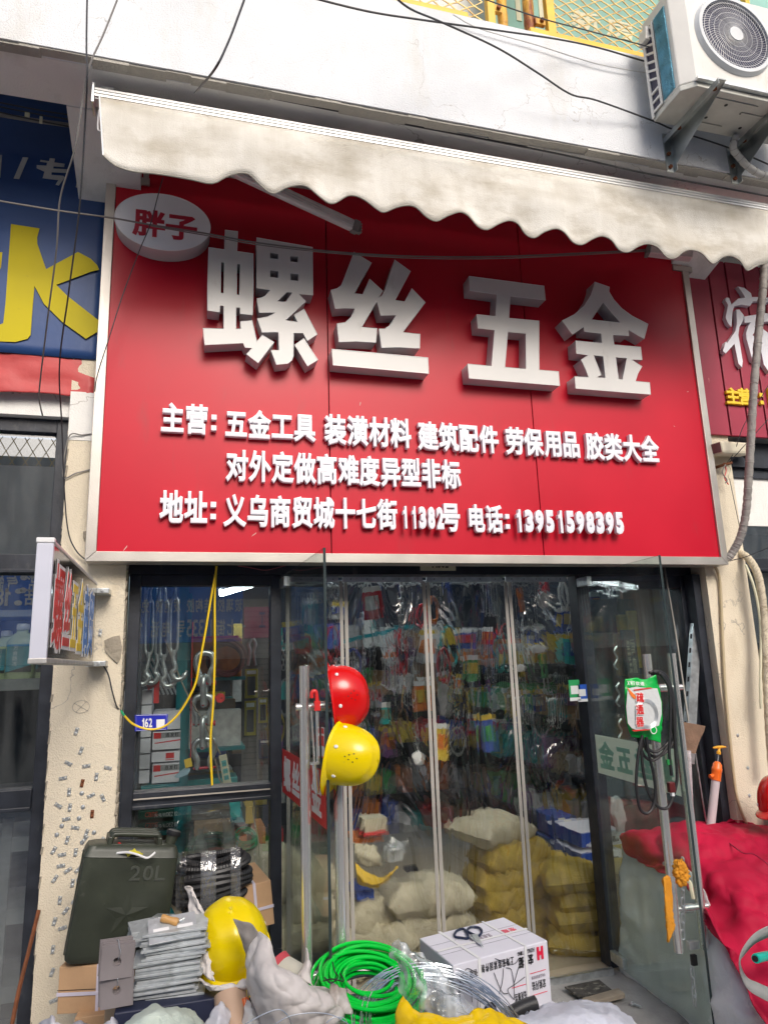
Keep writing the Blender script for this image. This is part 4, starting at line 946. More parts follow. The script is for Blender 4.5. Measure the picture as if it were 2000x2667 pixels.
nb_poly([(385, 182), (425, 186), (420, 215), (500, 225), (495, 250), (415, 245), (412, 262), (525, 268), (520, 295), (400, 290), (398, 310), (490, 318), (500, 330), (455, 392), (430, 385), (452, 350), (330, 335), (345, 285), (285, 258), (285, 235), (360, 240), (365, 215), (310, 208), (315, 195), (380, 205)], m_grey_ltr)
nb_poly([(595, 350), (612, 345), (606, 408), (585, 405)], m_grey_ltr)
NBW = thing('neighbour_shop_window', 'dark framed neighbour shop window at the left edge with shelves behind dusty glass', 'shop window', (-1.0, 0, 0))
mb = MB(); mb.box(-4, PLX[0] - .001, -.10, .02, P(60, 1085, -.1).z + .01, zb_ + .05); mb.build('header', m_soffit, NBW)
mb = MB(); mb.box(PLX[0] - .001, -.437, -.153, -.15, 2.6, zb_ + .03)
mb.build('header_patch', m_soffit, NBW)
zt_ = P(60, 1092, -.04).z; z1_ = P(50, 1475, -.02).z; z2_ = P(40, 2085, -.02).z
wn = window('frame', -2.4, PLX[0] - .001, [-.0, z2_, z1_, zt_], y=-.04, fw=.065, gm=m_glassn, parent=NBW)
mb = MB()
for z in (P(40, 2175, .1).z, P(40, 2360, .1).z, P(30, 2560, .1).z): mb.box(-2.3, -.62, .06, .4, z - .06, z)
mb.build('shelf', mat('dusty shelf', (.36, .36, .34), .7), NBW)
mb = MB(); mb.box(-.74, -.70, .055, .08, 0, .95); mb.build('upright', mat('dusty shelf', (.36, .36, .34), .7), NBW)
shz = P(40, 1768, .1).z; mb = MB(); mb.box(-2.3, -.60, .05, .35, shz - .05, shz); mb.box(-2.3, -.60, .05, .35, P(40, 1590, .08).z - .03, P(40, 1590, .08).z); mb.build('shelf', mat('dusty shelf', (.36, .36, .34), .7), NBW)
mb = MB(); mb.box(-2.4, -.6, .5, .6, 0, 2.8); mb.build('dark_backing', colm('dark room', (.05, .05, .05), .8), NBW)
# bottles
def bottle(x, y, z, s, label, mi=0):
    t = thing('bottle', label, 'bottle', Matrix.Translation((x, y, z)) @ Matrix.Scale(s, 4), group='pale green coolant bottles on the neighbour shelf')
    g = MB(); w_, d_ = .062, .04
    for hh, sc in ((0, .9), (.01, 1), (.16, 1), (.19, .8), (.205, .38), (.22, .36)): pass
    prof = [(0, .9), (.012, 1), (.165, 1), (.195, .72), (.21, .42), (.222, .40)]
    v = []; 
    for h_, sc in prof:
        for k in range(20):
            a_ = k / 20 * 2 * math.pi; c_, s2 = math.cos(a_), math.sin(a_)
            v.append((math.copysign(abs(c_) ** .45, c_) * w_ * sc, math.copysign(abs(s2) ** .45, s2) * d_ * sc, h_))
    f = [(i * 20 + k, i * 20 + (k + 1) % 20, (i + 1) * 20 + (k + 1) % 20, (i + 1) * 20 + k) for i in range(5) for k in range(20)] + [tuple(range(19, -1, -1))]
    g.add(v, f, 0, True); g.build('body', mat('coolant plastic', (.52, .60, .34), .35), t, True)
    g = MB(); g.lathe([(.0, .222), (.026, .222), (.027, .226), (.027, .245), (.024, .25), (0, .25)], (0, 0, 0), (0, 0, 1), 20)
    for k in range(20): a_ = k / 20 * 2 * math.pi; g.box(-.0008 + .0272 * math.cos(a_), .0008 + .0272 * math.cos(a_), .0272 * math.sin(a_) - .0008, .0272 * math.sin(a_) + .0008, .226, .245)
    g.build('cap', m_white, t, True)
    g = MB(); g.slab([(-w_ * .86, -d_ - .0006, .03), (w_ * .86, -d_ - .0006, .03), (w_ * .86, -d_ - .0006, .155), (-w_ * .86, -d_ - .0006, .155)], (0, -.0008, 0)); lb = g.build('label_sheet', mat('label cyan', (.10, .42, .50), .4, var=.4, vs=9), t, True)
    g = MB(); 
    for k, c in enumerate('万合防冻'): put_glyph(g, c, (-w_ * .45, -d_ - .0016, .128 - k * .024), (.022, 0, 0), (0, 0, .022), (0, -.0006, 0), .01)
    g.build('print', m_whitep, lb, True)
    g = MB(); g.slab([(-w_ * .86, -d_ - .0016, .03), (w_ * .86, -d_ - .0016, .03), (w_ * .86, -d_ - .0016, .062), (0, -d_ - .0016, .045), (-w_ * .86, -d_ - .0016, .062)][:4], (0, -.0006, 0)); g.build('dark_band', mat('label dark', (.08, .08, .07), .5), lb, True)
    return t
b1 = P(45, 1768, .12)
for i, (px, s) in enumerate(((-30, 1), (10, 1.0), (52, 1.12), (95, 1.0), (130, 1.0))):
    q_ = P(px, 1766, .10 if s > 1 else .16); bottle(q_.x, q_.y, shz, s * .88, ['pale green bottle cut by the left picture edge', 'pale green bottle leftmost of those fully seen', 'largest pale green bottle with a white cap, nearest the glass', 'pale green bottle just left of the box sign', 'pale green bottle showing under the box sign'][i])
rod = wire('rebar_rod', [P(102, 2370, -.16), P(75, 2480, -.22), P(50, 2580, -.3), P(30, 2680, -.36)], .008, m_rust, 'rusty ribbed rod leaning beside the left pillar', 'rod')
wire('scrap_wire', [P(242, 1130, -.155), P(215, 1133, -.16), P(180, 1138, -.17), P(165, 1240, -.16), P(200, 1232, -.16), P(240, 1222, -.155)], .003, m_cableg, 'grey wire stubs tied across the left pillar beside the steel frame', 'wire')

# ================================================================== RIGHT NEIGHBOUR
RB = thing('dark_red_board_sign', 'dark red sign of grooved vertical boards with a white brush-style character', 'sign', (3.6, -.14, 2.7))
ry = -.175; rz0 = P(1870, 1132, ry).z
bl = [P(1795, 800, ry).x, P(1840, 740, ry).x + .0, P(1893, 720, ry).x, P(1948, 730, ry).x]
xs_ = [2.93, 3.115, 3.285, 3.46, 3.64, 3.82, 4.0, 4.2]
xs_ = [2.93] + [P(px, py, ry).x for px, py in ((1878, 960), (1925, 960), (1972, 960))]
stp = xs_[2] - xs_[1]; xs_ += [xs_[-1] + stp * k for k in (1, 2, 3)]
for a_, b_ in zip(xs_[:-1], xs_[1:]):
    g = MB(); g.box(a_ + .008, b_ - .004, ry, ry + .02, rz0, 4.0); g.build('board', m_dred, RB, bevel=.003)
g = MB(); g.box(xs_[0], xs_[-1], ry + .012, ry + .024, rz0 + .002, 4.0); g.build('groove_backing', colm('groove', (.05, .003, .01), .6), RB)
lyr = ry - .03
def rb_poly(pl, m, name='letter'):
    me = prism2d([trace(pl, 1780, 680, 3.95, lyr)], lyr, .029); me.materials.append(m); link(name, me, RB)
rb_poly([(555, 260), (620, 275), (690, 330), (700, 370), (785, 368), (900, 380), (880, 430), (785, 408), (710, 415), (680, 462), (600, 450), (520, 460), (500, 520), (490, 675), (455, 640), (428, 580), (455, 450), (425, 400), (440, 372), (465, 380), (490, 450), (560, 385), (630, 375), (600, 320)], m_ltr2)
rb_poly([(540, 500), (570, 497), (618, 560), (605, 620), (570, 680), (560, 760), (605, 1030), (598, 1095), (560, 1050), (520, 850), (430, 950), (402, 925), (430, 830), (450, 840), (530, 720), (545, 640)], m_ltr2)
rb_poly([(622, 570), (830, 535), (950, 545), (950, 620), (745, 625), (755, 680), (705, 765), (755, 775), (750, 820), (720, 835), (745, 880), (740, 1040), (705, 1020), (645, 800), (640, 740), (665, 660), (690, 630), (625, 635)], m_ltr2)
rb_poly([(800, 690), (869, 740), (900, 800), (880, 1150), (820, 1060), (790, 900)], m_ltr2)
for s, q in (('主', ((1893, 1052), (1930, 1055), (1893, 1008))), ('营', ((1925, 1054), (1962, 1058), (1925, 1010)))):
    A, Bq, Cq = [P(*k, ry - .02) for k in q]; g = MB(); put_glyph(g, s, (A.x, ry - .001, A.z), (Bq.x - A.x, 0, 0), (0, 0, Cq.z - A.z), (0, -.02, 0), .03); g.build('letter', m_yel3, RB)
g = MB(); c_ = P(1984, 1048, ry - .02); 
for dz in (0, .05): g.box(c_.x - .012, c_.x + .012, ry - .02, ry - .001, c_.z + dz - .012, c_.z + dz + .012)
g.box(c_.x + .06, c_.x + .14, ry - .02, ry - .001, c_.z - .02, c_.z + .1)
g.build('letter', m_yel3, RB)
RW = thing('right_neighbour_shopfront', 'right neighbour glass shopfront with bluish panes and a wood panel', 'shopfront', (3.6, 0, 0))
zq = P(1900, 1200, 0).z
g = MB(); g.box(PRX[1] + .001, 5.2, -.07, .03, rz0 - .16, rz0 - .001); g.build('header', m_frame, RW)
window('frame', PRX[1] + .002, 5.2, [0, 1.2, 2.05, rz0 - .16], y=-.02, fw=.06, gm=m_glassn, parent=RW)
g = MB()
for k in range(5): g.box(PRX[1] + .03 + k * .16, PRX[1] + .187 + k * .16, .035, .05, P(1960, 1900, .03).z - .35, P(1960, 1690, .03).z); 
g.build('wood_panel', m_woodp, RW)
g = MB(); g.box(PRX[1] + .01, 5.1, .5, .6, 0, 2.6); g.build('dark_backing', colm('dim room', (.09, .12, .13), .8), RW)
# white lamp housing, rod, pipe, corrugated hose
LH = thing('lamp_housing', 'weathered white lamp housing mounted under the dark red boards', 'lamp', P(1880, 1170, -.2))
a = P(1862, 1168, -.28); b = P(1935, 1172, -.16)
g = MB(); g.beam(a, b, .085, .075, (0, 0, 1)); g.build('housing', mat('yellowed white', (.66, .6, .46), .5, var=.12, stain=((.35, .27, .16), 9, .56, .15, (1, 1, 3))), LH, bevel=.016)
g = MB(); g.beam(a - (b - a).normalized() * .004, a, .066, .056); g.build('lens', mat('lens', (.12, .05, .05), .15), LH)
g = MB(); g.tube([b - Vector((.01, 0, 0)), b + Vector((.07, .05, -.01))], .028, 14); g.build('stem', m_black, LH)
wire('support_rod', [P(1850, 1222, -.15), P(1880, 1212, -.2), P(1905, 1205, -.22)], .009, m_rust, 'rusty stub rod sticking out beside the lamp housing', 'rod')
for i, pts in enumerate(([(1884, 1205), (1890, 1225), (1886, 1245), (1896, 1262)], [(1895, 1207), (1902, 1225), (1896, 1240), (1901, 1250)], [(1888, 1210), (1880, 1230), (1892, 1250), (1888, 1258)])):
    wire('loose_wire', [P(*q_, -.2 - .01 * i) for q_ in pts], .0035, [m_redp, m_cream, m_cableg][i], ['red loose wire end under the lamp housing', 'cream loose wire end under the lamp housing', 'grey loose wire end under the lamp housing'][i])
wire('thin_wire', [P(1899, 1248, -.2), P(1912, 1310, -.22), P(1926, 1378, -.24)], .0022, m_cable, 'thin black wire slanting down to the corrugated hose')
wire('thin_wire', [P(2010, 985, -.4), P(1975, 1045, -.35), P(1935, 1110, -.3), P(1912, 1175, -.25), P(1890, 1208, -.2)], .0022, m_cable, 'thin black wire crossing the red boards beside the yellow characters')
wire('thin_wire', [P(2010, 1080, -.4), P(1965, 1130, -.35), P(1920, 1180, -.28), P(1893, 1210, -.2)], .0022, m_cable, 'thin black wire crossing low over the red boards to the lamp')
wire('thin_wire', [P(1893, 1462, -.2), P(1935, 1452, -.3), P(1975, 1437, -.35), P(2010, 1422, -.4)], .0022, m_cable, 'thin black wire leaving the sign corner to the right')
hp = [P(1990, 690, -.62), P(1985, 760, -.6), P(1975, 860, -.56), P(1962, 1010, -.5), P(1955, 1130, -.45), P(1948, 1250, -.40), P(1942, 1330, -.36), P(1930, 1390, -.32), P(1912, 1430, -.28), P(1893, 1457, -.25)]
CH = thing('corrugated_hose', 'grey taped hose sweeping down the right edge to the sign corner', 'hose', hp[0])
cp = crom(hp, 12); g = MB(); g.tube(cp, [.0215 + .0016 * math.sin(i * 2.1) for i in range(len(cp))], 14); g.build('hose', mat('grey tape hose', (.30, .28, .26), .55, var=.25, vs=16, bump=.4, bs=60), CH)
g = MB()
for i in range(3, len(cp) - 2, 4): d = (cp[i + 1] - cp[i - 1]).normalized(); g.lathe([(.0225, -.0015), (.0242, 0), (.0225, .0015)], cp[i], d, 14)
g.f = [f for f in g.f if len(f) == 4]; g.mi = [0] * len(g.f); g.sm = [True] * len(g.f)
g.build('tape_edge', mat('tape edge', (.42, .4, .38), .5), CH)
hp = [P(1925, 1440, -.14), P(1945, 1452, -.2), P(1965, 1480, -.24), P(1978, 1520, -.26), P(1988, 1600, -.26), P(1993, 1700, -.26), P(1997, 1800, -.26), P(2002, 1900, -.26), P(2010, 2000, -.26)]
WP = thing('wrapped_pipe', 'cream cloth wrapped pipe pair running down the right edge', 'pipe', hp[0])
cp = crom(hp, 14); g = MB(); g.tube(cp, [.021 + .0010 * math.sin(i * 1.3) for i in range(len(cp))], 14); g.build('wrapping', mat('cloth wrap', (.62, .54, .40), .8, var=.15, vs=14, bump=.6, bs=60, stain=((.35, .28, .18), 16, .55, .1, (1, 1, 2))), WP)
g = MB(); g.tube([p_ + Vector((-.03 - .01 * math.sin(i * .02 * 6), .01, -.02)) for i, p_ in enumerate(cp[20:90])], .007, 8); g.build('thin_tube', m_cream, WP)
g = MB()
for i in range(2, len(cp) - 2, 3):
    d = (cp[i + 1] - cp[i - 1]).normalized(); d = (d + Vector((.5, -.2, .35))).normalized(); g.lathe([(.0215, -.001), (.0226, 0), (.0215, .001)], cp[i], d, 14)
g.f = [f for f in g.f if len(f) == 4]; g.mi = [0] * len(g.f); g.sm = [True] * len(g.f)
g.build('wrap_edge', mat('wrap edge', (.33, .27, .18), .8), WP)
DP = [P(1858, 1472, -.18), P(1868, 1490, -.17), P(1875, 1530, -.165), P(1880, 1650, -.165), P(1888, 1800, -.165), P(1902, 1950, -.165), P(1915, 2060, -.165), P(1930, 2115, -.165), P(1945, 2150, -.165)]
wire('drain_pipe', DP, .0085, mat('pipe beige', (.52, .42, .26), .5, var=.1), 'thin beige drain pipe running down the right pillar', 'pipe', n=8, seg=10)

# ================================================================== ACROSS THE STREET (seen mirrored in the panes)
OY = -7.5
def M_(px, py): return P(px, py, 7.5)
OP = thing('opposite_building', 'pale building across the street with mesh balcony and blue sign band', 'building', (1, OY, 0))
g = MB(); g.box(-14, 16, OY - 4, OY - 1.2, 0, 4.85); g.box(-14, 16, OY - 1.2, OY, 3.15, 4.55); g.build('wall', wall_mat('opposite wall', (.66, .65, .60), (.5, .47, .4), crack=False), OP)
g = MB(); g.box(-14, 16, OY - 1.0, OY - .9, 4.57, 4.95); g.build('balcony_window', colm('opp window', (.22, .24, .24), .3), OP)
g = MB()
for i in range(150):
    x = -13 + i * .18; g.tube([(x, OY - .05, 4.56), (x + .25, OY - .05, 5.0)], .008, 3, cap=False); g.tube([(x + .25, OY - .05, 4.56), (x, OY - .05, 5.0)], .008, 3, cap=False)
g.build('balcony_mesh', m_mesh, OP)
g = MB(); g.box(-14, 16, OY - 1.15, OY - 1.1, 0, 1.7); g.build('shopfronts', colm('opp shops', (.06, .065, .07), .6), OP)
def osign(x0, x1, z0, z1, m, lines, lab, tm=None):
    t = thing('shop_sign', lab, 'shop sign', ((x0 + x1) / 2, OY + .1, z0))
    g = MB(); g.box(x0, x1, OY - .1, OY + .1, z0, z1); g.build('panel', m, t)
    for s, xr, xl, z, h in lines:
        text_line(s, (xr, OY + .105, z), (xl - xr, 0, 0), (0, 0, h), (0, .01, 0), .015, flat=False).build('print', tm or m_whitep, t)
a = M_(318, 1690); b = M_(760, 1655)
z0 = (a.z + b.z) / 2
r1 = M_(500, 1597).z; r2 = M_(500, 1660).z
osign(a.x - 2.2, M_(632, 1600).x - .0, z0, 3.1, mat('opp blue', (.03, .20, .75), .4), [('玻璃胶 结构胶 发泡胶 免钉胶', M_(700, 1600).x - .4, M_(320, 1600).x, r1, .22), ('十七街11335号 电话 13', M_(640, 1650).x, M_(345, 1650).x, r2, .26), ('水电五金', M_(620, 1510).x, M_(380, 1510).x, M_(500, 1530).z, .55)], 'blue shop sign across the street with white text')
osign(M_(632, 1600).x + .02, M_(632, 1600).x + 1.0, M_(650, 1662).z, M_(650, 1582).z, mat('opp pink', (.85, .12, .28), .4), [('麦 工', M_(720, 1625).x, M_(672, 1625).x, M_(690, 1640).z, .3)], 'pink shop sign across the street with blue text', colm('opp blue text', (.02, .05, .35)))
osign(M_(632, 1600).x + 1.05, M_(632, 1600).x + 6.5, z0, 3.0, mat('opp dark blue', (.03, .08, .16), .5), [('水龙头 管件批发', M_(632, 1600).x + 6, M_(632, 1600).x + 2, 2.1, .5)], 'dark teal shop sign across the street')
osign(-9, a.x - 2.25, z0, 3.0, mat('opp purple', (.16, .03, .14), .5), [('欧顿 气动液压', M_(110, 1510).x + .2, M_(-150, 1510).x, M_(60, 1515).z, .24), ('产品:气缸 电磁阀', M_(110, 1540).x + .2, M_(-150, 1540).x, M_(60, 1548).z, .26), ('电话:18957', M_(110, 1570).x + .2, M_(-80, 1570).x, M_(60, 1580).z, .24)], 'purple shop sign across the street with white text')

# ================================================================== ON THE DOORS
def helmet(name, label, M, m, group=None, strap=True, cat='helmet', holes=True):
    """local: z up through the crown, +x towards the brim"""
    t = thing(name, label, cat, M, group)
    n, k = 18, 48; v = []; rx, ryy, h = .135, .108, .150
    for i in range(n + 1):
        th = i / n * math.pi / 2
        for j in range(k):
            a = j / k * 2 * math.pi; r = math.cos(th) ** .78
            x = rx * r * math.cos(a); y = ryy * r * math.sin(a); z = h * math.sin(th) ** .95
            ridge = math.exp(-(y / .018) ** 2) * .006 * (math.sin(th) > .3) + math.exp(-((abs(y) - .05) / .010) ** 2) * .003 * (math.sin(th) > .45)
            v.append((x, y, z + ridge))
    f = [(i * k + j, i * k + (j + 1) % k, (i + 1) * k + (j + 1) % k, (i + 1) * k + j) for i in range(n) for j in range(k)]
    # rim and brim
    base = len(v); rings = ((1.0, -.004), (1.05, -.010), (1.075, -.010))
    for q, dz in rings:
        for j in range(k):
            a = j / k * 2 * math.pi; c = max(0, math.cos(a)); br = (q - 1) / .075 * .045 * c ** 1.6
            v.append((rx * q * math.cos(a) + br, ryy * q * math.sin(a) * (1), dz - .014 * c ** 2 * (q - 1) / .075))
    f += [(base + j, base + (j + 1) % k, (j + 1) % k, j) for j in range(k)]
    for r_ in range(2): f += [(base + (r_ + 1) * k + j, base + (r_ + 1) * k + (j + 1) % k, base + r_ * k + (j + 1) % k, base + r_ * k + j) for j in range(k)]
    g = MB(); g.add(v, f, 0, True); sh = g.build('shell', m, t, True); s_ = sh.modifiers.new('s', 'SOLIDIFY'); s_.thickness = .0025; s_.offset = -1
    def surf(a, th, o=0):
        r = math.cos(th) ** .78; return Vector(((rx + o) * r * math.cos(a), (ryy + o) * r * math.sin(a), (h + o) * math.sin(th) ** .95))
    for s in (-1, 1):
        for a in (.75, 1.75, 2.6):
            p_ = surf(s * a, .14, .0); n_ = Vector((p_.x / rx ** 2, p_.y / ryy ** 2, .8 * p_.z / h ** 2)).normalized()
            g = MB(); g.lathe([(0, 0), (.0075, 0), (.0078, .002), (.005, .0045), (0, .0048)], p_, n_, 14); g.build('rivet', m_white, sh, True)
        if holes:
            g = MB()
            for a, th in ((1.35, .62), (1.5, .72), (1.65, .62), (1.42, .50), (1.58, .50), (1.5, .40)):
                p_ = surf(s * a, th, .0008); n_ = Vector((p_.x / rx ** 2, p_.y / ryy ** 2, p_.z / h ** 2)).normalized(); g.disc(p_ + n_ * .0006, n_, .0028)
            g.build('vent_hole', m_black, sh, True)
    g = MB()
    ring = [Vector((rx * .9 * math.cos(a / 32 * 2 * math.pi), ryy * .9 * math.sin(a / 32 * 2 * math.pi), .012)) for a in range(32)]
    vv = []; 
    for q in ring: vv += [q, q + Vector((0, 0, .028))]
    g.add(vv, [(2 * i, 2 * ((i + 1) % 32), 2 * ((i + 1) % 32) + 1, 2 * i + 1) for i in range(32)], 0, True)
    g.build('headband', m_black, t, True)
    if strap:
        g = MB(); g.slab([(-.13, -.018, -.0), (-.10, .018, .0), (-.15, .02, -.055), (-.17, -.012, -.05)], (0, 0, .002)); g.build('adjuster', mat('grey plastic', (.42, .42, .46), .4), t, True)
    return t
# red helmet: crown pointing right, rim running up-down on the handle
c = P(872, 1820, -.80)
Mr = frame(c, Vector((-.03, 0, .28)), Vector((1, -.22, .12)))
rh = helmet('safety_helmet', 'shiny red safety helmet hung sideways on the left door handle', Mr @ Matrix.Diagonal((.92, .85, .84, 1)), m_helm_r)
Mr2 = frame(c, Vector((-.02, -.15, -.28)), Vector((1, -.1, .0)))
c2 = P(890, 1970, -.86)
yh = helmet('safety_helmet', 'yellow safety helmet hanging below the red one on the left door handle', frame(P(884, 1962, -.86), Vector((-.07, -.02, -.27)), Vector((1, -.75, -.24))) @ Matrix.Diagonal((.80, .90, 1.0, 1)), m_helm_y, strap=False)
wire('strap', [P(853, 1810, -.80), P(865, 1850, -.82), P(880, 1890, -.84), P(895, 1925, -.86)], .006, mat('strap grey', (.16, .15, .14), .6), parent=rh)
wire('strap', [P(850, 1815, -.80), P(860, 1880, -.82), P(868, 1950, -.82), P(880, 2040, -.84), P(866, 2100, -.84)], .0022, m_black, parent=yh)

# hacksaw-like tool with red grip hung from the handle bolt
TL = thing('hand_pump_tool', 'chrome double-rod tool with a red hooked grip hung on the left door handle', 'tool', P(818, 1850, -.84))
g = MB(); g.tube(crom([P(812, 1818, -.86), P(812, 1806, -.86), P(818, 1800, -.86), P(824, 1806, -.86), P(827, 1846, -.86)], 5), .0075, 10); g.obox(P(826, 1838, -.86), (.011, 0, 0), (0, .010, 0), (0, 0, .017)); g.build('grip', m_redp, TL)
g = MB(); g.tube([P(811, 1850, -.86), P(820, 1990, -.86)], .0035, 8); g.tube([P(826, 1850, -.86), P(829, 1985, -.86)], .0065, 10); g.tube([P(818, 1985, -.86), P(826, 2065, -.86)], .0085, 10); g.build('rod', m_chrome, TL)
g = MB(); g.obox(P(820, 1988, -.86), (.016, 0, 0), (0, .008, 0), (0, 0, .004)); g.tube([P(815, 1990, -.86), P(818, 2020, -.86), P(815, 2052, -.86)], .004, 8); g.tube([P(828, 2005, -.86), P(832, 2035, -.86), P(829, 2060, -.86)], .004, 8); g.build('jaw', m_galv, TL)
# stickers on left door: red board with white characters, small red and white tag
dl = (Vector((.497, -.90, 0)) - aL).length
def s_at(px, x_, y_off=0):  # distance along door for a pixel column at a plausible depth
    return x_
rs = door_sheet(DL, aL, uL, nL, .02, dl - .008, .985, 1.175, -.0065 if nL.x > 0 else .0065, m_redp)
zs0 = .985
side = -1 if nL.x > 0 else 1
# the sheet faces the camera side (towards -x); text runs towards the street
off_v = nL * (side * .0075)
for i, c_ in enumerate('螺丝五金'):
    g = MB(); L0 = .06 + i * (dl - .1) / 4; put_glyph(g, c_, aL + uL * (L0) + off_v + Vector((0, 0, zs0 + .02)), uL * ((dl - .1) / 4 * .86), (0, 0, .145), nL * side * .001, .03); g.build('print', m_whitep, rs)
tg = door_sheet(DL, aL, uL, nL, dl - .055, dl - .012, P(832, 1975, -.87).z, P(832, 1895, -.87).z, off_v.length * side, m_whitep)
g = MB(); z_ = P(832, 1895, -.87).z
for z0_, z1_ in ((z_ - .022, z_ - .003), (z_ - .065, z_ - .03), (P(832, 1975, -.87).z + .0, P(832, 1975, -.87).z + .005)):
    g.slab([aL + uL * (dl - .053) + off_v * 1.15 + Vector((0, 0, z0_)), aL + uL * (dl - .014) + off_v * 1.15 + Vector((0, 0, z0_)), aL + uL * (dl - .014) + off_v * 1.15 + Vector((0, 0, z1_)), aL + uL * (dl - .053) + off_v * 1.15 + Vector((0, 0, z1_))], nL * side * .0005)
g.build('print', m_redp, tg)
# pale sheet on the right door seen from behind (letters read backwards)
m_pale = mat('pale vinyl', (.80, .88, .78), .45, var=.03); m_pale2 = mat('pale vinyl letters', (.45, .70, .60), .45)
sr = -1 if nR.x > 0 else 1
offr = nR * (sr * .007)
dr = (Vector((2.052, -.80, 0)) - aR).length
zt2 = PX(1500, 1905, 2.09).z; zb2 = PX(1507, 2000, 2.09).z
for mm_, cc_ in ((m_pale, (.85, .92, .82)), (m_pale2, (.5, .75, .62))):
    n = mm_.node_tree.nodes; l = mm_.node_tree.links; tl = n.new('ShaderNodeBsdfTranslucent'); tl.inputs[0].default_value = (*cc_, 1); mx = n.new('ShaderNodeMixShader'); mx.inputs[0].default_value = .55
    l.new(n['Principled BSDF'].outputs[0], mx.inputs[1]); l.new(tl.outputs[0], mx.inputs[2]); l.new(mx.outputs[0], n['Material Output'].inputs[0])
ps = door_sheet(DR, aR, uR, nR, .03, dr - .03, zb2, zt2, .007 * sr, m_pale)
for i, c_ in enumerate('金五丝螺'):
    g = MB(); L0 = .06 + i * (dr - .1) / 4
    put_glyph(g, c_, aR + uR * (L0 + (dr - .1) / 4 * .86) + offr * 1.15 + Vector((0, 0, zb2 + (zt2 - zb2) * .14)), -uR * ((dr - .1) / 4 * .86), (0, 0, (zt2 - zb2) * .72), nR * sr * .0008, .035); g.build('print', m_pale2, ps)
# two payment cards stuck on the curtain side by the jamb (codes left blank)
def card(x0, y0, x1, y1, m_, label):
    t = thing('payment_card', label, 'card', P((x0 + x1) / 2, y1, -.03))
    A = P(x0, y1, -.03); Bq = P(x1, y0, -.03); g = MB(); g.box(A.x, Bq.x, -.031, -.029, A.z, Bq.z); g.build('sheet', m_, t)
    w_ = Bq.x - A.x; h_ = Bq.z - A.z; g = MB(); g.box(A.x + w_ * .15, Bq.x - w_ * .15, -.0318, -.031, A.z + h_ * .32, A.z + h_ * .72); g.box(A.x, Bq.x, -.0316, -.031, A.z + h_ * .0, A.z + h_ * .16); g.build('white_area', m_whitep, t)
card(1484, 1770, 1507, 1826, mat('card green', (.03, .36, .12), .4), 'green and white payment card beside the right jamb')
card(1505, 1782, 1526, 1828, mat('card blue', (.02, .10, .50), .4), 'blue payment card overlapping the green one')

# drain cleaner in its green packet + black cable coil
DC = thing('drain_cleaner_packet', 'green and clear packet with red characters holding a coiled drain snake', 'packet', P(1680, 1930, -.86))
yk = -.86
def pk(pts, y=yk): return [(lambda v: (v.x, v.z))(P(1500 + a / 3.318, 1600 + b / 3.318, y)) for a, b in pts]
ctrl = []
o1 = [(425, 560), (520, 548), (600, 560), (690, 520)]; o2 = [(418, 700), (520, 690), (620, 690), (735, 690)]; o3 = [(425, 850), (520, 850), (630, 850), (748, 850)]; o4 = [(440, 960), (530, 970), (640, 980), (745, 990)]; o5 = [(480, 1060), (560, 1075), (650, 1090), (735, 1112)]
for j, r in enumerate((o1, o2, o3, o4, o5)):
    ctrl.append([P(1500 + a / 3.318, 1600 + b / 3.318, yk - (.018 if 0 < i < 3 and 0 < j < 4 else 0)) for i, (a, b) in enumerate(r)])
cloth('bag', ctrl, mat('packet green', (.01, .42, .07), .22, var=.06, bump=.3, bs=25), DC, 8, 8, wr=.006, ws=16, thick=.002, seed=11, fine=.001)
def flat(pts, y, m_, name='print', th=.001):
    me = prism2d([pk(pts, y)], y, th); me.materials.append(m_); return link(name, me, DC)
win = [(445, 640), (520, 625), (600, 635), (700, 640), (735, 760), (738, 860), (715, 960), (640, 985), (540, 1005), (480, 985), (445, 940), (432, 800)]
flat(win, yk - .030, mat('clear window pale', (.62, .64, .64), .25, var=.1, bump=.4, bs=20), 'clear_window')
flat([(440, 630), (520, 712), (505, 735), (470, 700)], yk - .033, mat('print orange', (.85, .2, .03), .4)); flat([(495, 650), (640, 632), (660, 638), (500, 662)], yk - .033, m_redp); flat([(480, 1000), (640, 990), (650, 998), (500, 1012)], yk - .033, m_redp)
g = MB(); cc = P(1500 + 605 / 3.318, 1600 + 860 / 3.318, yk - .034)
for r in (.042, .046, .050, .0535): g.tube([cc + Vector((r * math.cos(a / 40 * 2 * math.pi) + .002, 0, r * 1.12 * math.sin(a / 40 * 2 * math.pi))) for a in range(40)], .0012, 5, closed=True)
g.build('snake_coil', m_galv, DC)
for i, c_ in enumerate('疏通器'):
    A = P(1500 + 520 / 3.318, 1600 + (765 + i * 105) / 3.318, yk - .035); w_ = .036
    g = MB(); put_glyph(g, c_, A, (w_, 0, 0), (0, 0, w_ * 1.15), (0, -.0008, 0), .075); g.build('print', m_whitep, DC)
    g = MB(); put_glyph(g, c_, A + Vector((0, -.001, 0)), (w_, 0, 0), (0, 0, w_ * 1.15), (0, -.001, 0), .025); g.build('print', m_redp, DC)
A = P(1500 + 440 / 3.318, 1600 + 610 / 3.318, yk - .024); text_line('XYT欣通', A, P(1500 + 590 / 3.318, 1600 + 618 / 3.318, yk - .024) - A, (0, 0, .016), (0, -.001, 0), .02, flat=False).build('print', m_whitep, DC)
cq = P(1500 + 668 / 3.318, 1600 + 1000 / 3.318, yk - .034); g = MB(); g.disc(cq, (0, -1, 0), .016); g.disc(cq + Vector((0, -.0005, 0)), (0, -1, 0), .0125, 1); g.build('badge', [m_whitep, mat('packet green', (0, 0, 0))], DC)

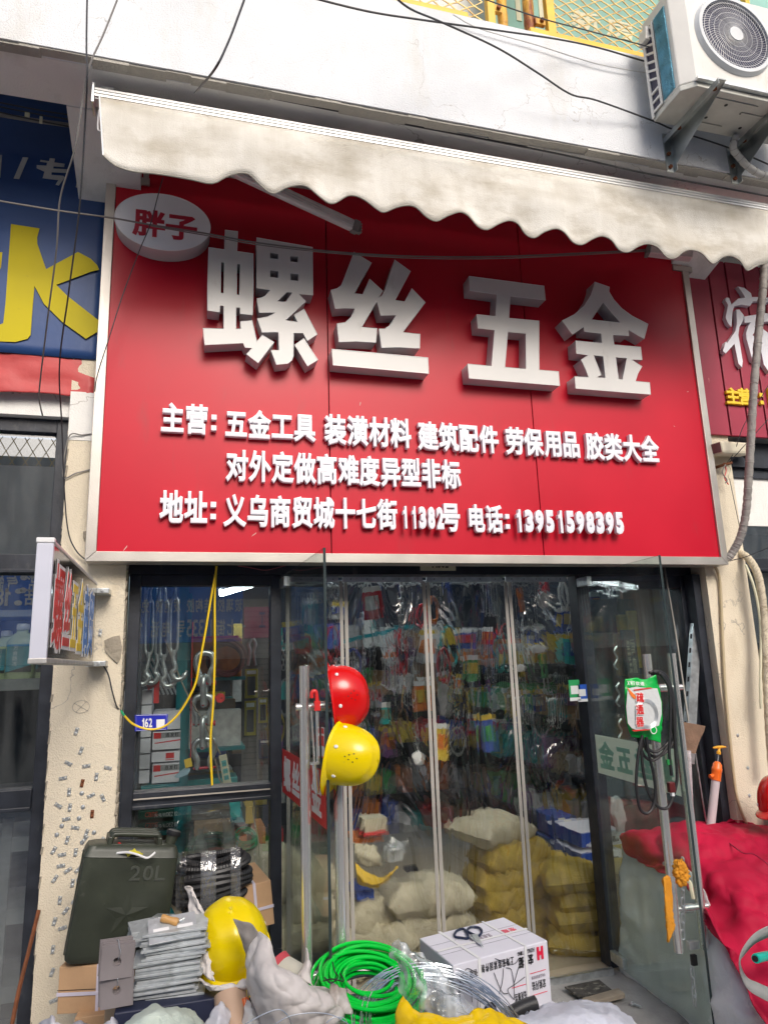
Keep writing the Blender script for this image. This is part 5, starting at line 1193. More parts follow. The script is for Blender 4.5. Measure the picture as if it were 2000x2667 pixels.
CC = thing('cable_coil', 'black rubber cable hanging in long loops over the right door handle', 'cable', P(1740, 1900, -.86))
loops = [
 [(1690, 1752), (1712, 1748), (1735, 1762), (1752, 1810), (1757, 1880), (1750, 1935), (1725, 1965), (1700, 1970), (1680, 1950), (1668, 1920)],
 [(1695, 1756), (1718, 1756), (1738, 1775), (1748, 1830), (1748, 1890), (1735, 1945), (1705, 1978), (1680, 1972), (1665, 1940), (1660, 1915)],
 [(1700, 1750), (1728, 1760), (1748, 1800), (1754, 1870), (1745, 1920), (1722, 1950), (1700, 1958), (1678, 1940), (1668, 1915)],
 [(1712, 1752), (1735, 1770), (1750, 1830), (1755, 1900), (1758, 1960), (1762, 2030), (1750, 2080), (1735, 2105), (1712, 2100), (1690, 2070), (1676, 2020), (1670, 1960), (1672, 1915)],
 [(1672, 1915), (1662, 1960), (1656, 2030), (1660, 2080), (1668, 2110), (1685, 2118), (1700, 2100), (1706, 2060), (1700, 2010), (1688, 1960), (1682, 1920)],
 [(1718, 1754), (1740, 1790), (1745, 1850), (1743, 1920), (1742, 1960), (1748, 2020)]]
for i, lp in enumerate(loops):
    wire('cable_loop', [P(a_, b_, -.825 - .012 * i) for a_, b_ in lp], .0062, m_rubber, parent=CC, n=7, seg=8)
g = MB(); pq = P(1747, 2050, -.89); g.obox(pq, (.014, 0, 0), (0, .010, 0), (0, 0, .020)); g.build('plug', mat('brown plug', (.12, .02, .02), .35), CC, bevel=.003)
g = MB(); g.obox(pq + Vector((.002, 0, -.026)), (.006, 0, 0), (0, .006, 0), (0, 0, .008)); g.build('plug_cap', m_white, CC)
g = MB(); pq = P(1742, 1985, -.885); g.obox(pq, (.012, 0, 0), (0, .004, 0), (0, 0, .011)); g.build('green_tag', mat('tag green', (.02, .25, .06), .4), CC, bevel=.002)

# orange cloth knotted on the lower handle, chain lock, hose end
OC = thing('orange_cloth', 'orange rag knotted round the right door handle with its tail hanging', 'cloth', P(1770, 2270, -.86))
g = []
c = P(1770, 2272, -.85)
ctrl = []
for j in range(7):
    t = j / 6; z = c.z + .05 - .105 * t; r = .028 * math.sin(math.pi * (.12 + .8 * t)) ** .6 + .004
    ctrl.append([Vector((c.x + .002 + r * 1.05 * math.cos(a / 8 * 2 * math.pi), c.y + r * .9 * math.sin(a / 8 * 2 * math.pi), z)) for a in range(8)])
cloth('knot', ctrl, m_orange, OC, 5, 5, wr=.010, ws=42, thick=.002, seed=5, fine=.004, fs=120, closed_u=True)
ctrl = [[P(1722, 2290, -.84), P(1728, 2284, -.85), P(1738, 2280, -.84), P(1745, 2285, -.84)], [P(1728, 2340, -.84), P(1732, 2345, -.87), P(1742, 2345, -.85), P(1752, 2345, -.84)], [P(1731, 2400, -.84), P(1736, 2400, -.87), P(1748, 2400, -.85), P(1756, 2395, -.84)], [P(1734, 2450, -.84), P(1740, 2455, -.86), P(1748, 2445, -.86), P(1760, 2412, -.84)]]
cloth('tail', ctrl, m_orange, OC, 6, 6, wr=.006, ws=30, thick=.003, seed=6, fine=.001)
CK = thing('chain_lock', 'steel chain with a small dark padlock hanging behind the right door glass', 'chain', P(1790, 2400, -.72))
def link_mesh(a, b, r=.0035, m=None, w=.007):
    g = MB(); a = Vector(a); b = Vector(b); d = (b - a); L = d.length; d.normalize(); s = d.cross(Vector((0, 1, 0))).normalized() if w > 0 else Vector((0, 1, 0)); w = abs(w); pts = []
    for k in range(16):
        an = k / 16 * 2 * math.pi; pts.append((a + b) / 2 + d * (L / 2 - w + 0) * (1 if math.cos(an) > 0 else -1) + d * w * math.cos(an) + s * w * math.sin(an))
    g.tube(pts, r, 6, closed=True); return g
cpts = [P(1777, 2235 + k * 21, -.72) + Vector((.0015 * (k % 2), 0, 0)) for k in range(11)] 
for k in range(10): link_mesh(cpts[k] + Vector((0, 0, .004)), cpts[k + 1] - Vector((0, 0, .004)), .003, None, .008 if k % 2 else -.008).build('chain_link', m_galv, CK)
cpts = [P(1800 + k * 1.8, 2500 + k * 24, -.72) for k in range(6)]
for k in range(5): link_mesh(cpts[k] + Vector((0, 0, .004)), cpts[k + 1] - Vector((0, 0, .004)), .003, None, .008 if k % 2 else -.008).build('chain_link', m_galv, CK)
g = MB(); g.obox(P(1806, 2500, -.73), (.012, 0, 0), (0, .008, 0), (0, 0, .020)); g.build('padlock', m_black, CK, bevel=.002)
g = MB(); g.obox(P(1803, 2460, -.72), (.024, 0, 0), (0, .012, 0), (0, 0, .016)); g.build('clasp', m_galv, CK, bevel=.003)
wire('hose_stub', [P(1780, 2290, -.80), P(1795, 2298, -.81), P(1800, 2320, -.82), P(1804, 2340, -.82)], .008, m_cream, 'short cream hose stub hooked behind the orange rag', 'hose')

# ================================================================== LEANING THINGS BY THE RIGHT PILLAR
SA = thing('slotted_angle', 'galvanised slotted angle bar leaning upright beside the right pillar', 'steel bar', P(1800, 2200, -.05))
g = MB(); g.slab([P(1784, 1990, -.10), P(1808, 1990, -.10), P(1826, 1622, -.06), P(1806, 1618, -.06)], (0, .004, 0)); g.slab([P(1771, 1985, -.07), P(1783.5, 1990, -.10), P(1805.5, 1618, -.06), P(1796, 1622, -.03)], (.003, .004, 0)); g.build('angle', m_galv, SA)
g = MB()
for k in range(9):
    c = P(1777, 1980, -.088).lerp(P(1801, 1622, -.048), .04 + k * .107); d = (P(1801, 1622, -.048) - P(1777, 1980, -.088)).normalized(); g.obox(c + Vector((-.002, -.003, 0)), d * .014, (0, .001, 0), (.003, -.003, 0))
g.build('slot', m_black, SA)
SV = thing('shovel', 'rusty brown flat shovel blade resting blade-up with a plastic wrapped handle', 'shovel', P(1790, 2100, -.2))
sh = [(905, 925), (1115, 965), (1105, 1010), (1070, 1080), (1045, 1150), (1030, 1205), (990, 1200), (940, 1160), (928, 1080)]
me = prism2d([[(lambda v: (v.x, v.z))(P(1500 + a_ / 3.318, 1600 + b_ / 3.318, -.28)) for a_, b_ in sh]], -.28, .004); me.materials.append(mat('shovel rust', (.24, .15, .10), .6, .3, var=.2, vs=14, bump=.3, bs=50)); link('blade', me, SV)
g = MB(); g.tube([P(1790, 1955, -.285), P(1797, 2130, -.25), P(1802, 2230, -.2)], .016, 12); g.build('wrapped_handle', mat('plastic wrap', (.55, .52, .54), .2, var=.3, vs=30, bump=.8, bs=60), SV)
wire('steel_rod', [P(1810, 1962, -.2), P(1822, 2040, -.18), P(1838, 2140, -.15)], .004, m_galv, 'thin steel rod leaning beside the shovel', 'rod')
wire('steel_rod', [P(1605, 1470, -.02), P(1723, 1470, -.05), P(1728, 1475, -.06), P(1790, 1870, -.12)], .003, m_galv, 'long thin steel rod running up to the sign behind the right door', 'rod') if False else None
wire('steel_strip', [P(1728, 1472, -.06), P(1760, 1660, -.08), P(1792, 1880, -.14)], .006, mat('strip', (.25, .24, .22), .4, .6), 'long thin metal strip leaning from the sign bottom to the shovel', 'strip')
HP = thing('hand_pump', 'orange and white hand pump with a yellow T-handle beside the right pillar', 'hand pump', P(1870, 2100, -.2))
g = MB(); a = P(1850, 2150, -.22); b = P(1863, 2030, -.22); g.tube([a - (b - a) * .6, b], .021, 20); g.build('barrel', mat('pump white', (.62, .55, .57), .4), HP)
d = (b - a).normalized(); g = MB(); g.lathe([(.0, 0), (.0245, 0), (.0245, .045), (.026, .048), (.026, .062), (.0235, .066), (.022, .082), (.012, .095), (0, .097)], b - d * .005, d, 24)
g.tube([b + d * .025, b + d * .025 + Vector((-.045, -.005, -.006))], .010, 12); g.build('head', m_orangep, HP)
g = MB(); g.tube([b + d * .09, b + d * .145], .003, 8); g.build('plunger_rod', m_galv, HP)
g = MB(); g.lathe([(0, 0), (.011, 0), (.0115, .012), (.007, .018), (.0065, .032), (0, .032)], b + d * .128, d, 16)
e = b + d * .165; s = Vector((1, .05, 0)).normalized(); g.tube([e - s * .042 - Vector((0, 0, .001)), e - s * .02, e, e + s * .02, e + s * .042 - Vector((0, 0, .003))], [.004, .007, .008, .007, .004], 10); g.build('t_handle', mat('pump yellow', (.78, .38, .03), .35), HP)

# ================================================================== PILE IN FRONT OF THE LEFT WINDOW
def carton(name, label, corners, h, m, cat='carton', seam=True, mseam=m_card2):
    """corners: 4 top corners (world) ; extruded down by h"""
    t = thing(name, label, cat, sum(corners, Vector()) / 4 - Vector((0, 0, h)))
    g = MB(); top = [Vector(c) for c in corners]; bot = [c - Vector((0, 0, h)) for c in top]
    g.hexa(bot + top); g.build('box', m, t, bevel=.004)
    return t
def carton_px(name, label, x0, x1, ytop, ybot, y, depth, m, cat='carton', rot=0.0, group=None):
    a = P(x0, ybot, y); b = P(x1, ybot, y); c = P(x0, ytop, y); h = c.z - a.z; w_ = (b - a).length
    t = thing(name, label, cat, Matrix.Translation((a + b) / 2 * 1.0 + Vector((0, depth / 2, 0))) @ Matrix.Rotation(rot, 4, 'Z'), group)
    g = MB(); g.box(-w_ / 2, w_ / 2, -depth / 2, depth / 2, 0, h); g.build('box', m, t, True, .003)
    t['_w'] = w_; t['_h'] = h; t['_d'] = depth
    return t, w_, h, depth
def straps(t, w, h, d, xs=(.5,), zs=(), m=m_strap, sw=.011):
    for x in xs:
        X = -w / 2 + w * x; g = MB(); g.box(X - sw / 2, X + sw / 2, -d / 2 - .0025, -d / 2 - .0008, .001, h + .001); g.box(X - sw / 2, X + sw / 2, -d / 2 - .002, d / 2, h + .0008, h + .0022); g.build('strap', m, t, True)
    for z in zs:
        Z = h * z; g = MB(); g.box(-w / 2 - .0025, w / 2 + .0025, -d / 2 - .0042, -d / 2 - .0026, Z - sw / 2, Z + sw / 2); g.box(-w / 2 - .0025, -w / 2 - .0008, -d / 2 - .004, d / 2, Z - sw / 2, Z + sw / 2); g.build('strap', m, t, True)
t, w_, h_, d_ = carton_px('cardboard_box', 'brown cardboard box with lilac straps under the green jerrycan', 170, 345, 2512, 2636, -.62, .26, m_card, rot=-.25); straps(t, w_, h_, d_, (.62,), (.42,))
g = MB(); g.box(-w_ / 2 - .002, w_ / 2 * .2, -d_ / 2 - .0012, -d_ / 2 - .0005, h_ * .5 - .001, h_ * .5 + .001); g.build('flap_seam', m_black, t, True)
t, w_, h_, d_ = carton_px('cardboard_box', 'second brown cardboard box partly seen below the strapped one', 200, 360, 2640, 2760, -.66, .26, m_card, rot=-.1); straps(t, w_, h_, d_, (.6,))
t, w_, h_, d_ = carton_px('wood_block', 'pale wooden block under the square grey plates', 280, 345, 2618, 2680, -.80, .12, m_card2, rot=-.2, cat='block')
# jerrycan (local: x width, y depth, z height)
JM = Matrix.Translation(P(292, 2508, -.60) + Vector((0, .06, 0))) @ Matrix.Rotation(math.radians(8), 4, 'Y') @ Matrix.Rotation(math.radians(8), 4, 'Z') @ Matrix.Rotation(math.radians(-3), 4, 'X')
JC = thing('jerrycan', 'dark olive metal jerrycan embossed 20L with a star, standing on a box', 'jerrycan', JM)
Wj, Hj, Dj = .335, .375, .15
g = MB()
v = []; K = 44
def rr(sx, sy, e=.17):
    return [(math.copysign(abs(math.cos(a)) ** e, math.cos(a)) * sx, math.copysign(abs(math.sin(a)) ** e, math.sin(a)) * sy) for a in [2 * math.pi * i / K for i in range(K)]]
lev = [(0, .93, .88), (.012, .985, .97), (.03, 1, 1), (.40, .985, 1), (.403, .995, 1.03), (.408, .985, 1.0), (.425, .97, .97), (.445, .92, .86), (.452, .8, .7)]
for z, sx, sy in lev: v += [(x * sx, y * sy, z * Hj / .45) for x, y in rr(Wj / 2, Dj / 2)]
f = [(i * K + j, i * K + (j + 1) % K, (i + 1) * K + (j + 1) % K, (i + 1) * K + j) for i in range(len(lev) - 1) for j in range(K)] + [tuple(range(K - 1, -1, -1)), tuple((len(lev) - 1) * K + j for j in range(K))]
g.add(v, f, 0, True); g.build('body', m_jerry, JC, True)
g = MB(); g.box(-Wj / 2 - .002, Wj / 2 + .002, -.004, .004, .01, Hj * .93); g.build('weld_flange', m_jerry, JC, True, .002)
for k, yy in enumerate((-.045, 0, .045)):
    g = MB(); g.tube(crom([(-.085, yy, Hj - .01), (-.078, yy, Hj + .026), (-.055, yy, Hj + .034), (.065, yy, Hj + .034), (.085, yy, Hj + .03), (.095, yy, Hj - .01)], 5), .0095, 10); g.build('handle', m_jerry, JC, True)
for x in (-.085, .09): g = MB(); g.box(x - .008, x + .008, -.055, .055, Hj - .01, Hj + .026); g.build('handle_post', m_jerry, JC, True, .004)
g = MB(); g.tube([(.13, 0, Hj - .02), (.142, 0, Hj + .03)], .020, 20); g.build('spout', m_jerry, JC, True)
g = MB(); g.lathe([(0, 0), (.026, 0), (.027, .006), (.026, .016), (.02, .019), (0, .019)], (.142, 0, Hj + .028), (.2, 0, 1), 24); g.build('spout_cap', m_black, JC, True)
g = MB(); yf = -Dj / 2 * 1.0
star = []
for k in range(10):
    r = .105 if k % 2 == 0 else .043; an = math.pi / 2 + k * math.pi / 5; star.append((r * math.cos(an), r * math.sin(an)))
cst = Vector((.01, yf - .004, .15))
for k in range(10):
    p1 = cst + Vector((star[k][0], .0055, star[k][1])); p2 = cst + Vector((star[(k + 1) % 10][0], .0055, star[(k + 1) % 10][1])); tip = cst
    g.add([p1, p2, tip], [(0, 1, 2)])
g.build('embossed_star', m_jerry, JC, True)
g = MB()
for c_, x in (('2', -.0), ('0', .045), ('L', .088)): put_glyph(g, c_, (x, yf - .001, .262), (.036, 0, 0), (0, 0, .048), (0, -.004, 0), .01)
g.build('embossed_text', mat('jerry text', (.065, .072, .06), .4), JC, True)
wire('red_ribbon', [P(310, 2196, -.56), P(322, 2206, -.58), P(330, 2213, -.58), P(318, 2222, -.56), P(306, 2216, -.54)], .0045, m_redp, 'red and white rag strip tied in the jerrycan handles', 'ribbon')
wire('white_string', [P(305, 2222, -.6), P(335, 2220, -.62), P(360, 2226, -.63), P(385, 2234, -.63), P(405, 2220, -.62)], .004, m_white, 'white string lying on the jerrycan shoulder', 'string')
cloth('yellow_rag', [[P(330, 2214, -.58), P(345, 2208, -.58), P(372, 2214, -.58)], [P(326, 2222, -.60), P(350, 2220, -.62), P(376, 2226, -.60)], [P(334, 2228, -.61), P(352, 2230, -.61), P(370, 2230, -.6)]], mat('yellow rag', (.62, .55, .05), .6), None, 5, 5, wr=.006, ws=30, thick=.002, seed=2)
tag(bpy.data.objects['yellow_rag'], 'yellow rag stuffed between the jerrycan handles', 'rag')
# square plates with holes, wired in two bundles
def sq_bundle(px, py, size, n, label, y=-.84, rot=0, tilt=0):
    c = P(px, py, y); M = Matrix.Translation(c) @ Matrix.Rotation(rot, 4, 'Y') @ Matrix.Rotation(tilt, 4, 'Z')
    t = thing('square_plate_bundle', label, 'steel plates', M)
    th = .0045; s = size / 2
    cu = [[(-s, -s), (s, -s), (s, s), (-s, s)], [(.0125 * math.cos(k / 20 * 2 * math.pi), .0125 * math.sin(k / 20 * 2 * math.pi)) for k in range(20)]]
    me = prism2d(cu, 0, th); me.materials.append(m_plate2)
    for k in range(n):
        o = link('square_plate', me, t, True, .0008); o.location = (rnd.uniform(-.003, .003) - .002 * k, k * (th + .0012), rnd.uniform(-.002, .002) + .002 * k); o.rotation_euler = (0, rnd.uniform(-.03, .03), 0)
    g = MB(); g.tube(crom([(0, -.003, .008), (.004, -.01, .03), (0, -.004, s - .004), (-.004, .01, s + .012), (-.01, .02, s + .004)], 5), .0011, 5); g.build('binding_wire', m_galv, t, True)
sq_bundle(308, 2505, .094, 6, 'upper bundle of grey square plates with a round hole, wired together', y=-.95, rot=.05, tilt=.12)
sq_bundle(305, 2580, .096, 5, 'lower bundle of grey square plates with a round hole', y=-.94, rot=-.02, tilt=-.05)
# tall stack of zinc plates
pz0 = P(430, 2640, -.92).z; pz1 = P(440, 2425, -.92).z
pm = MB(); pm.box(-.100, .100, -.075, .075, 0, .0072); pme = pm.mesh('steel_plate', m_plate)
n_pl = int((pz1 - pz0) / .0085); first = None
for k in range(n_pl):
    z = pz0 + k * .0085; t_ = k / n_pl
    x = P(446, 2550, -.86).x + .008 * math.sin(k * .7) + rnd.uniform(-.010, .010) + (.012 if k > n_pl * .6 else 0)
    o = link('steel_plate', pme, None, bevel=.0008)
    tag(o, 'thin grey zinc plate in the %s of the tall untidy stack' % ('bottom part', 'lower middle', 'upper middle', 'top part')[min(3, int(t_ * 4))], 'steel plate', 'grey zinc plates stacked in front of the window')
    o.location = (x, -.84 + rnd.uniform(-.008, .008), z); o.rotation_euler = (rnd.uniform(-.02, .02), -.05 + rnd.uniform(-.02, .02), -.1 + rnd.uniform(-.07, .07))
def plate_obj(px, py, y, rz, ry_, label, L=.115, W=.05, slot=True, th=.004):
    t = thing('steel_plate', label, 'steel plate', Matrix.Translation(P(px, py, y)) @ Matrix.Rotation(ry_, 4, 'Y') @ Matrix.Rotation(rz, 4, 'Z'))
    g = MB(); g.box(-L, L, -W, W, 0, th); g.build('plate', m_plate, t, True, .001)
    if slot:
        g = MB(); g.box(-L * .8, -L * .15, -.006, .006, th, th + .0006); g.box(L * .2, L * .85, -.006, .006, th, th + .0006); g.build('slot', m_whitep, t, True)
    return t
t = plate_obj(450, 2418, -.88, .10, -.03, 'top zinc plate with two slots, lying tilted on the tall stack', .075); t.rotation_euler.x += .5
# secondary thin plates behind
for k in range(6):
    o = link('steel_plate', pme, None, bevel=.0008); tag(o, 'thin grey zinc plate in the short stack behind the tall one', 'steel plate', 'grey zinc plates piled behind the tall stack')
    o.scale = (.6, .8, 1); o.location = P(385, 2412, -.72) + Vector((rnd.uniform(-.005, .005), 0, -.008 * k)); o.rotation_euler = (0, -.03, .15 + rnd.uniform(-.05, .05))
# trowel
TR = thing('trowel', 'plastering trowel with a turned wooden handle on the plate stack', 'trowel', P(440, 2395, -.82))
g = MB(); q = [P(397, 2388, -.82), P(412, 2378, -.74), P(485, 2384, -.74), P(470, 2400, -.82)]; g.slab(q, (0, 0, -.002)); g.build('blade', m_galv, TR)
g = MB(); a = P(420, 2390, -.86); b = P(465, 2403, -.87); d = (b - a).normalized(); L = (b - a).length; g.lathe([(0, 0), (.011, .001), (.0125, L * .2), (.0105, L * .5), (.0135, L * .85), (.012, L * .97), (0, L)], a, d, 18); g.build('handle', m_wood, TR)
g = MB(); g.tube(crom([P(466, 2400, -.87), P(476, 2397, -.86), P(484, 2390, -.84), P(470, 2385, -.80)], 5), .004, 8); g.build('tang', m_chrome, TR)
wire('wood_pole', [P(432, 2322, -.35), P(455, 2350, -.38), P(474, 2382, -.42)], .019, mat('pale wood', (.50, .40, .24), .55, var=.1), 'pale wooden handle sticking up between jerrycan and box', 'handle')
# cardboard box behind + hose roll
t, w_, h_, d_ = carton_px('cardboard_box', 'brown cardboard box with white straps leaning against the window frame', 476, 706, 2318, 2440, -.42, .3, m_card, rot=.12)
t.rotation_euler.y = -.10; straps(t, w_, h_, d_, (.80,), (.42,), m=m_strap)
HR = thing('hose_roll', 'roll of black corrugated conduit wrapped in clear tape on the cardboard box', 'hose roll', P(552, 2290, -.42))
hc = P(552, 2290, -.40); rx_ = .148; rz_ = .098
for k in range(9):
    zt = -1 + 2 * (k + .5) / 9; zc = hc.z + rz_ * zt * .92; ww = rx_ * math.sqrt(max(.05, 1 - (abs(zt) ** 2.2) * .62)); pts = []
    tl = rnd.uniform(-.12, .12)
    for a_ in range(70):
        an = a_ / 70 * 2 * math.pi; pts.append((hc.x + ww * math.cos(an), hc.y + ww * .62 * math.sin(an), zc + tl * .1 * math.cos(an) + .006 * math.sin(an * 2 + k) + .05 * math.cos(an) * .3))
    g = MB(); g.tube(crom(pts, 2, True), [.0120 + .0022 * (i % 2) for i in range(140)], 8, closed=True); g.build('conduit_turn', m_rubber, HR)
for x0, x1 in ((-.045, .012), (.068, .105), (-.135, -.10)):
    ctrl = [[Vector((hc.x + x0 + (x1 - x0) * i / 3, hc.y - (math.sqrt(max(.1, 1 - ((x0 + x1) / 2 / rx_) ** 2)) * rx_ * .62 + .020) * math.cos(u_ * 1.45) ** .5, hc.z + (rz_ + .016) * math.sin(u_ * 1.45))) for i in range(4)] for u_ in np.linspace(-1, 1, 8)]
    cloth('tape_band', ctrl, m_tape, HR, 4, 4, wr=.003, ws=22, thick=0, seed=int(x0 * 100) + 30, fine=.0015)
# torn sack with yellow helmet
cloth('torn_sack', [[P(480, 2310, -.66), P(495, 2308, -.67), P(505, 2325, -.68), P(512, 2345, -.68)], [P(486, 2345, -.67), P(505, 2350, -.69), P(525, 2362, -.72), P(548, 2385, -.72)], [P(492, 2385, -.70), P(520, 2392, -.73), P(535, 2400, -.76), P(552, 2420, -.76)], [P(510, 2430, -.76), P(530, 2440, -.78), P(545, 2455, -.80), P(560, 2470, -.80)]], m_sackw, None, 7, 7, wr=.012, ws=14, thick=.002, seed=21)
tag(bpy.data.objects['torn_sack'], 'torn white sack flap standing up left of the yellow helmet', 'sack')
yh2 = helmet('safety_helmet', 'yellow safety helmet lying in the torn sack beside the plate stack', frame(P(602, 2462, -.78), Vector((.22, -1, -.55)), Vector((-.06, -.5, 1))) @ Matrix.Diagonal((1, 1.16, .98, 1)), m_helm_y, strap=False, holes=False)

cloth('sack_rim', [[P(512, 2540, -.90), P(540, 2552, -.95), P(580, 2560, -.98), P(625, 2552, -.98), P(660, 2540, -.95)], [P(515, 2560, -.92), P(545, 2572, -.98), P(590, 2580, -1.0), P(630, 2572, -1.0), P(668, 2565, -.96)], [P(540, 2575, -.9), P(560, 2590, -.95), P(590, 2598, -.98), P(630, 2590, -.98), P(665, 2585, -.95)]], m_sackw, None, 6, 6, wr=.014, ws=16, thick=.002, seed=22)
tag(bpy.data.objects['sack_rim'], 'crumpled edge of a white sack under the helmet brim', 'sack')
cloth('sack_rim', [[P(528, 2440, -.86), P(545, 2455, -.88), P(560, 2475, -.90)], [P(522, 2490, -.88), P(538, 2500, -.9), P(548, 2510, -.91)], [P(518, 2530, -.9), P(536, 2545, -.93), P(560, 2555, -.95)]], m_sackw, None, 5, 5, wr=.012, ws=18, thick=.002, seed=23)
tag(bpy.data.objects['sack_rim.001'], 'crumpled sack edge between the plate stack and the helmet', 'sack')
# big torn paper sack
PS = thing('paper_sack', 'large torn off-white sack with ragged folded top in the middle foreground', 'sack', P(740, 2640, -1.1))
cloth('front', [[P(672, 2428, -1.08), P(708, 2452, -1.12), P(728, 2520, -1.12), P(775, 2552, -1.08), P(850, 2562, -1.05)],
                [P(650, 2470, -1.05), P(690, 2500, -1.16), P(750, 2530, -1.2), P(830, 2570, -1.15), P(880, 2590, -1.08)],
                [P(640, 2540, -1.05), P(690, 2560, -1.2), P(760, 2585, -1.24), P(840, 2605, -1.2), P(905, 2610, -1.1)],
                [P(650, 2610, -1.05), P(700, 2630, -1.2), P(770, 2640, -1.24), P(850, 2640, -1.2), P(915, 2630, -1.1)],
                [P(660, 2680, -1.05), P(710, 2700, -1.18), P(780, 2710, -1.2), P(850, 2700, -1.15), P(910, 2690, -1.08)]], m_sackp, PS, 18, 18, wr=.010, ws=7, thick=.0025, seed=24, fine=.002)
cloth('folded_flap', [[P(605, 2393, -1.0), P(625, 2400, -1.02), P(650, 2405, -1.04), P(672, 2425, -1.06)], [P(618, 2430, -1.02), P(640, 2440, -1.04), P(665, 2445, -1.06), P(678, 2455, -1.08)], [P(638, 2500, -1.02), P(648, 2500, -1.05), P(662, 2490, -1.07), P(675, 2480, -1.09)], [P(640, 2600, -1.02), P(648, 2590, -1.05), P(655, 2570, -1.07), P(665, 2540, -1.1)]], mat('sack lining', (.30, .27, .25), .7, bump=.3, bs=30), PS, 6, 6, wr=.006, ws=12, thick=.003, seed=25)
cloth('torn_tip', [[P(795, 2465, -1.02), P(806, 2475, -1.03), P(812, 2510, -1.04)], [P(790, 2500, -1.04), P(802, 2510, -1.06), P(812, 2545, -1.06)], [P(770, 2545, -1.06), P(790, 2555, -1.08), P(820, 2560, -1.08)]], m_sackp, PS, 5, 5, wr=.008, ws=20, thick=.003, seed=26)
cloth('corner_fold', [[P(860, 2555, -1.1), P(885, 2565, -1.12), P(905, 2575, -1.1)], [P(850, 2600, -1.12), P(880, 2610, -1.15), P(915, 2610, -1.12)], [P(840, 2640, -1.12), P(870, 2645, -1.15), P(918, 2640, -1.12)]], m_sackp, PS, 6, 6, wr=.010, ws=16, thick=.003, seed=27)
# fabric roll behind it
FR = thing('fabric_roll', 'white and red rolled cloth behind the torn sack', 'roll', P(755, 2520, -.95))
g = MB(); g.tube([P(735, 2530, -.92), P(785, 2560, -.98)], .048, 24); g.build('roll', mat('pale roll', (.55, .53, .45), .8, bump=.3), FR)
g = MB(); g.tube([P(718, 2508, -.90), P(735, 2530, -.92)], .047, 24); g.build('red_end', mat('faded red', (.5, .06, .08), .8), FR)
# green hose coil, wire coil
def coil(name, label, c, R, r, turns, m, cat, ax=(0, 0, 1), spread=.03, height=.10, sx=1, jit=.006, seg=8, tw=None):
    t = thing(name, label, cat, c); ax = Vector(ax).normalized(); a = Vector((1, 0, 0)); a = (a - ax * a.dot(ax)).normalized(); b = ax.cross(a)
    pts = []; N = 44
    ph = [rnd.uniform(0, 6.28) for _ in range(6)]
    for k in range(turns * N):
        u = k / N; an = k / N * 2 * math.pi
        lay = (u * 2.39) % 1; rr_ = R + spread * (math.sin(u * 1.7 + ph[0]) * .5 + math.sin(u * .53 + ph[1]) * .5) + jit * math.sin(an * 2 + ph[2] + u)
        hh = height * (u / turns - .5) + jit * math.sin(an + ph[3] + u * .9) * 1.5
        pts.append(c + a * (rr_ * sx * math.cos(an)) + b * (rr_ * math.sin(an)) + ax * hh)
    g = MB(); g.tube(pts, r, seg); o = g.build('loops', m, t); return t
gc = coil('green_hose_coil', 'bright green hose coiled and tied, lying beside the torn sack', P(962, 2563, -.98), .135, .0058, 26, m_green, 'hose coil', ax=(.05, -.26, 1), spread=.062, height=.075)
wire('black_tie', [P(866, 2505, -1.1), P(872, 2530, -1.12), P(880, 2545, -1.12), P(862, 2560, -1.12), P(845, 2545, -1.1)], .0022, m_black, parent=gc)
wire('black_tie', [P(842, 2555, -1.1), P(865, 2550, -1.13), P(895, 2555, -1.13), P(885, 2535, -1.12)], .0022, m_black, parent=gc)
coil('steel_wire_coil', 'coil of shiny galvanised wire partly under the yellow bag', P(1150, 2690, -1.2), .245, .0016, 26, m_wire, 'wire coil', ax=(.1, -.35, 1), spread=.03, height=.03, jit=.008, seg=5)
sc = coil('steel_rope_coil', 'grey twisted steel rope lying under the green hose coil', P(955, 2610, -.98), .150, .0075, 6, m_galv, 'wire rope', ax=(0, -.25, 1), spread=.03, height=.03)
for i, pts in enumerate(([(640, 2667), (690, 2640), (730, 2630), (755, 2655), (760, 2690)], [(700, 2680), (760, 2645), (850, 2640), (910, 2670), (930, 2700)], [(850, 2665), (870, 2650), (900, 2655), (905, 2690)])):
    wire('loose_steel_wire', [P(a_, b_, -1.28) for a_, b_ in pts], .0014, m_wire, ['left loose loop of thin steel wire in the bottom foreground', 'wide loose loop of thin steel wire in the bottom foreground', 'small right loop of thin steel wire in the bottom foreground'][i], 'wire')
# white screw cartons + scissors
def Q(px, py, z): return PZ(px, py, z)
cs = [Q(1092, 2443, .54), Q(1179, 2514, .54), Q(1425, 2449, .54), Q(1311, 2388, .54)]
WB = carton('white_carton', 'white carton printed with upside-down red H logo, scissors on top', cs, .205, m_wbox)
u = (cs[2] - cs[1]); n = Vector((u.y, -u.x, 0)).normalized()
if n.y > 0: n = -n
def on_front(s, z, e=.0): return cs[1] + u * s + Vector((0, 0, -z)) + n * (.0015 + e)
def fpoly(pts, m_, e=0.0006, name='print'):
    g = MB(); q_ = [on_front(a_, b_, e) for a_, b_ in pts]; g.add(q_, [tuple(range(len(q_)))]); return g.build(name, m_, WB)
for a_, b_ in ((.245, .275), (.735, .76)):
    g = MB(); g.slab([on_front(a_, .204), on_front(b_, .204), on_front(b_, -.001), on_front(a_, -.001)], n * .0016); g.build('strap', m_white, WB)
    v2 = cs[0] - cs[1]; g = MB(); g.slab([cs[1] + u * a_ + Vector((0, 0, .0012)), cs[1] + u * b_ + Vector((0, 0, .0012)), cs[2] + u * (b_ - 1) + (cs[3] - cs[2]) + Vector((0, 0, .0012)), cs[2] + u * (a_ - 1) + (cs[3] - cs[2]) + Vector((0, 0, .0012))], (0, 0, .0012)); g.build('strap', m_white, WB)
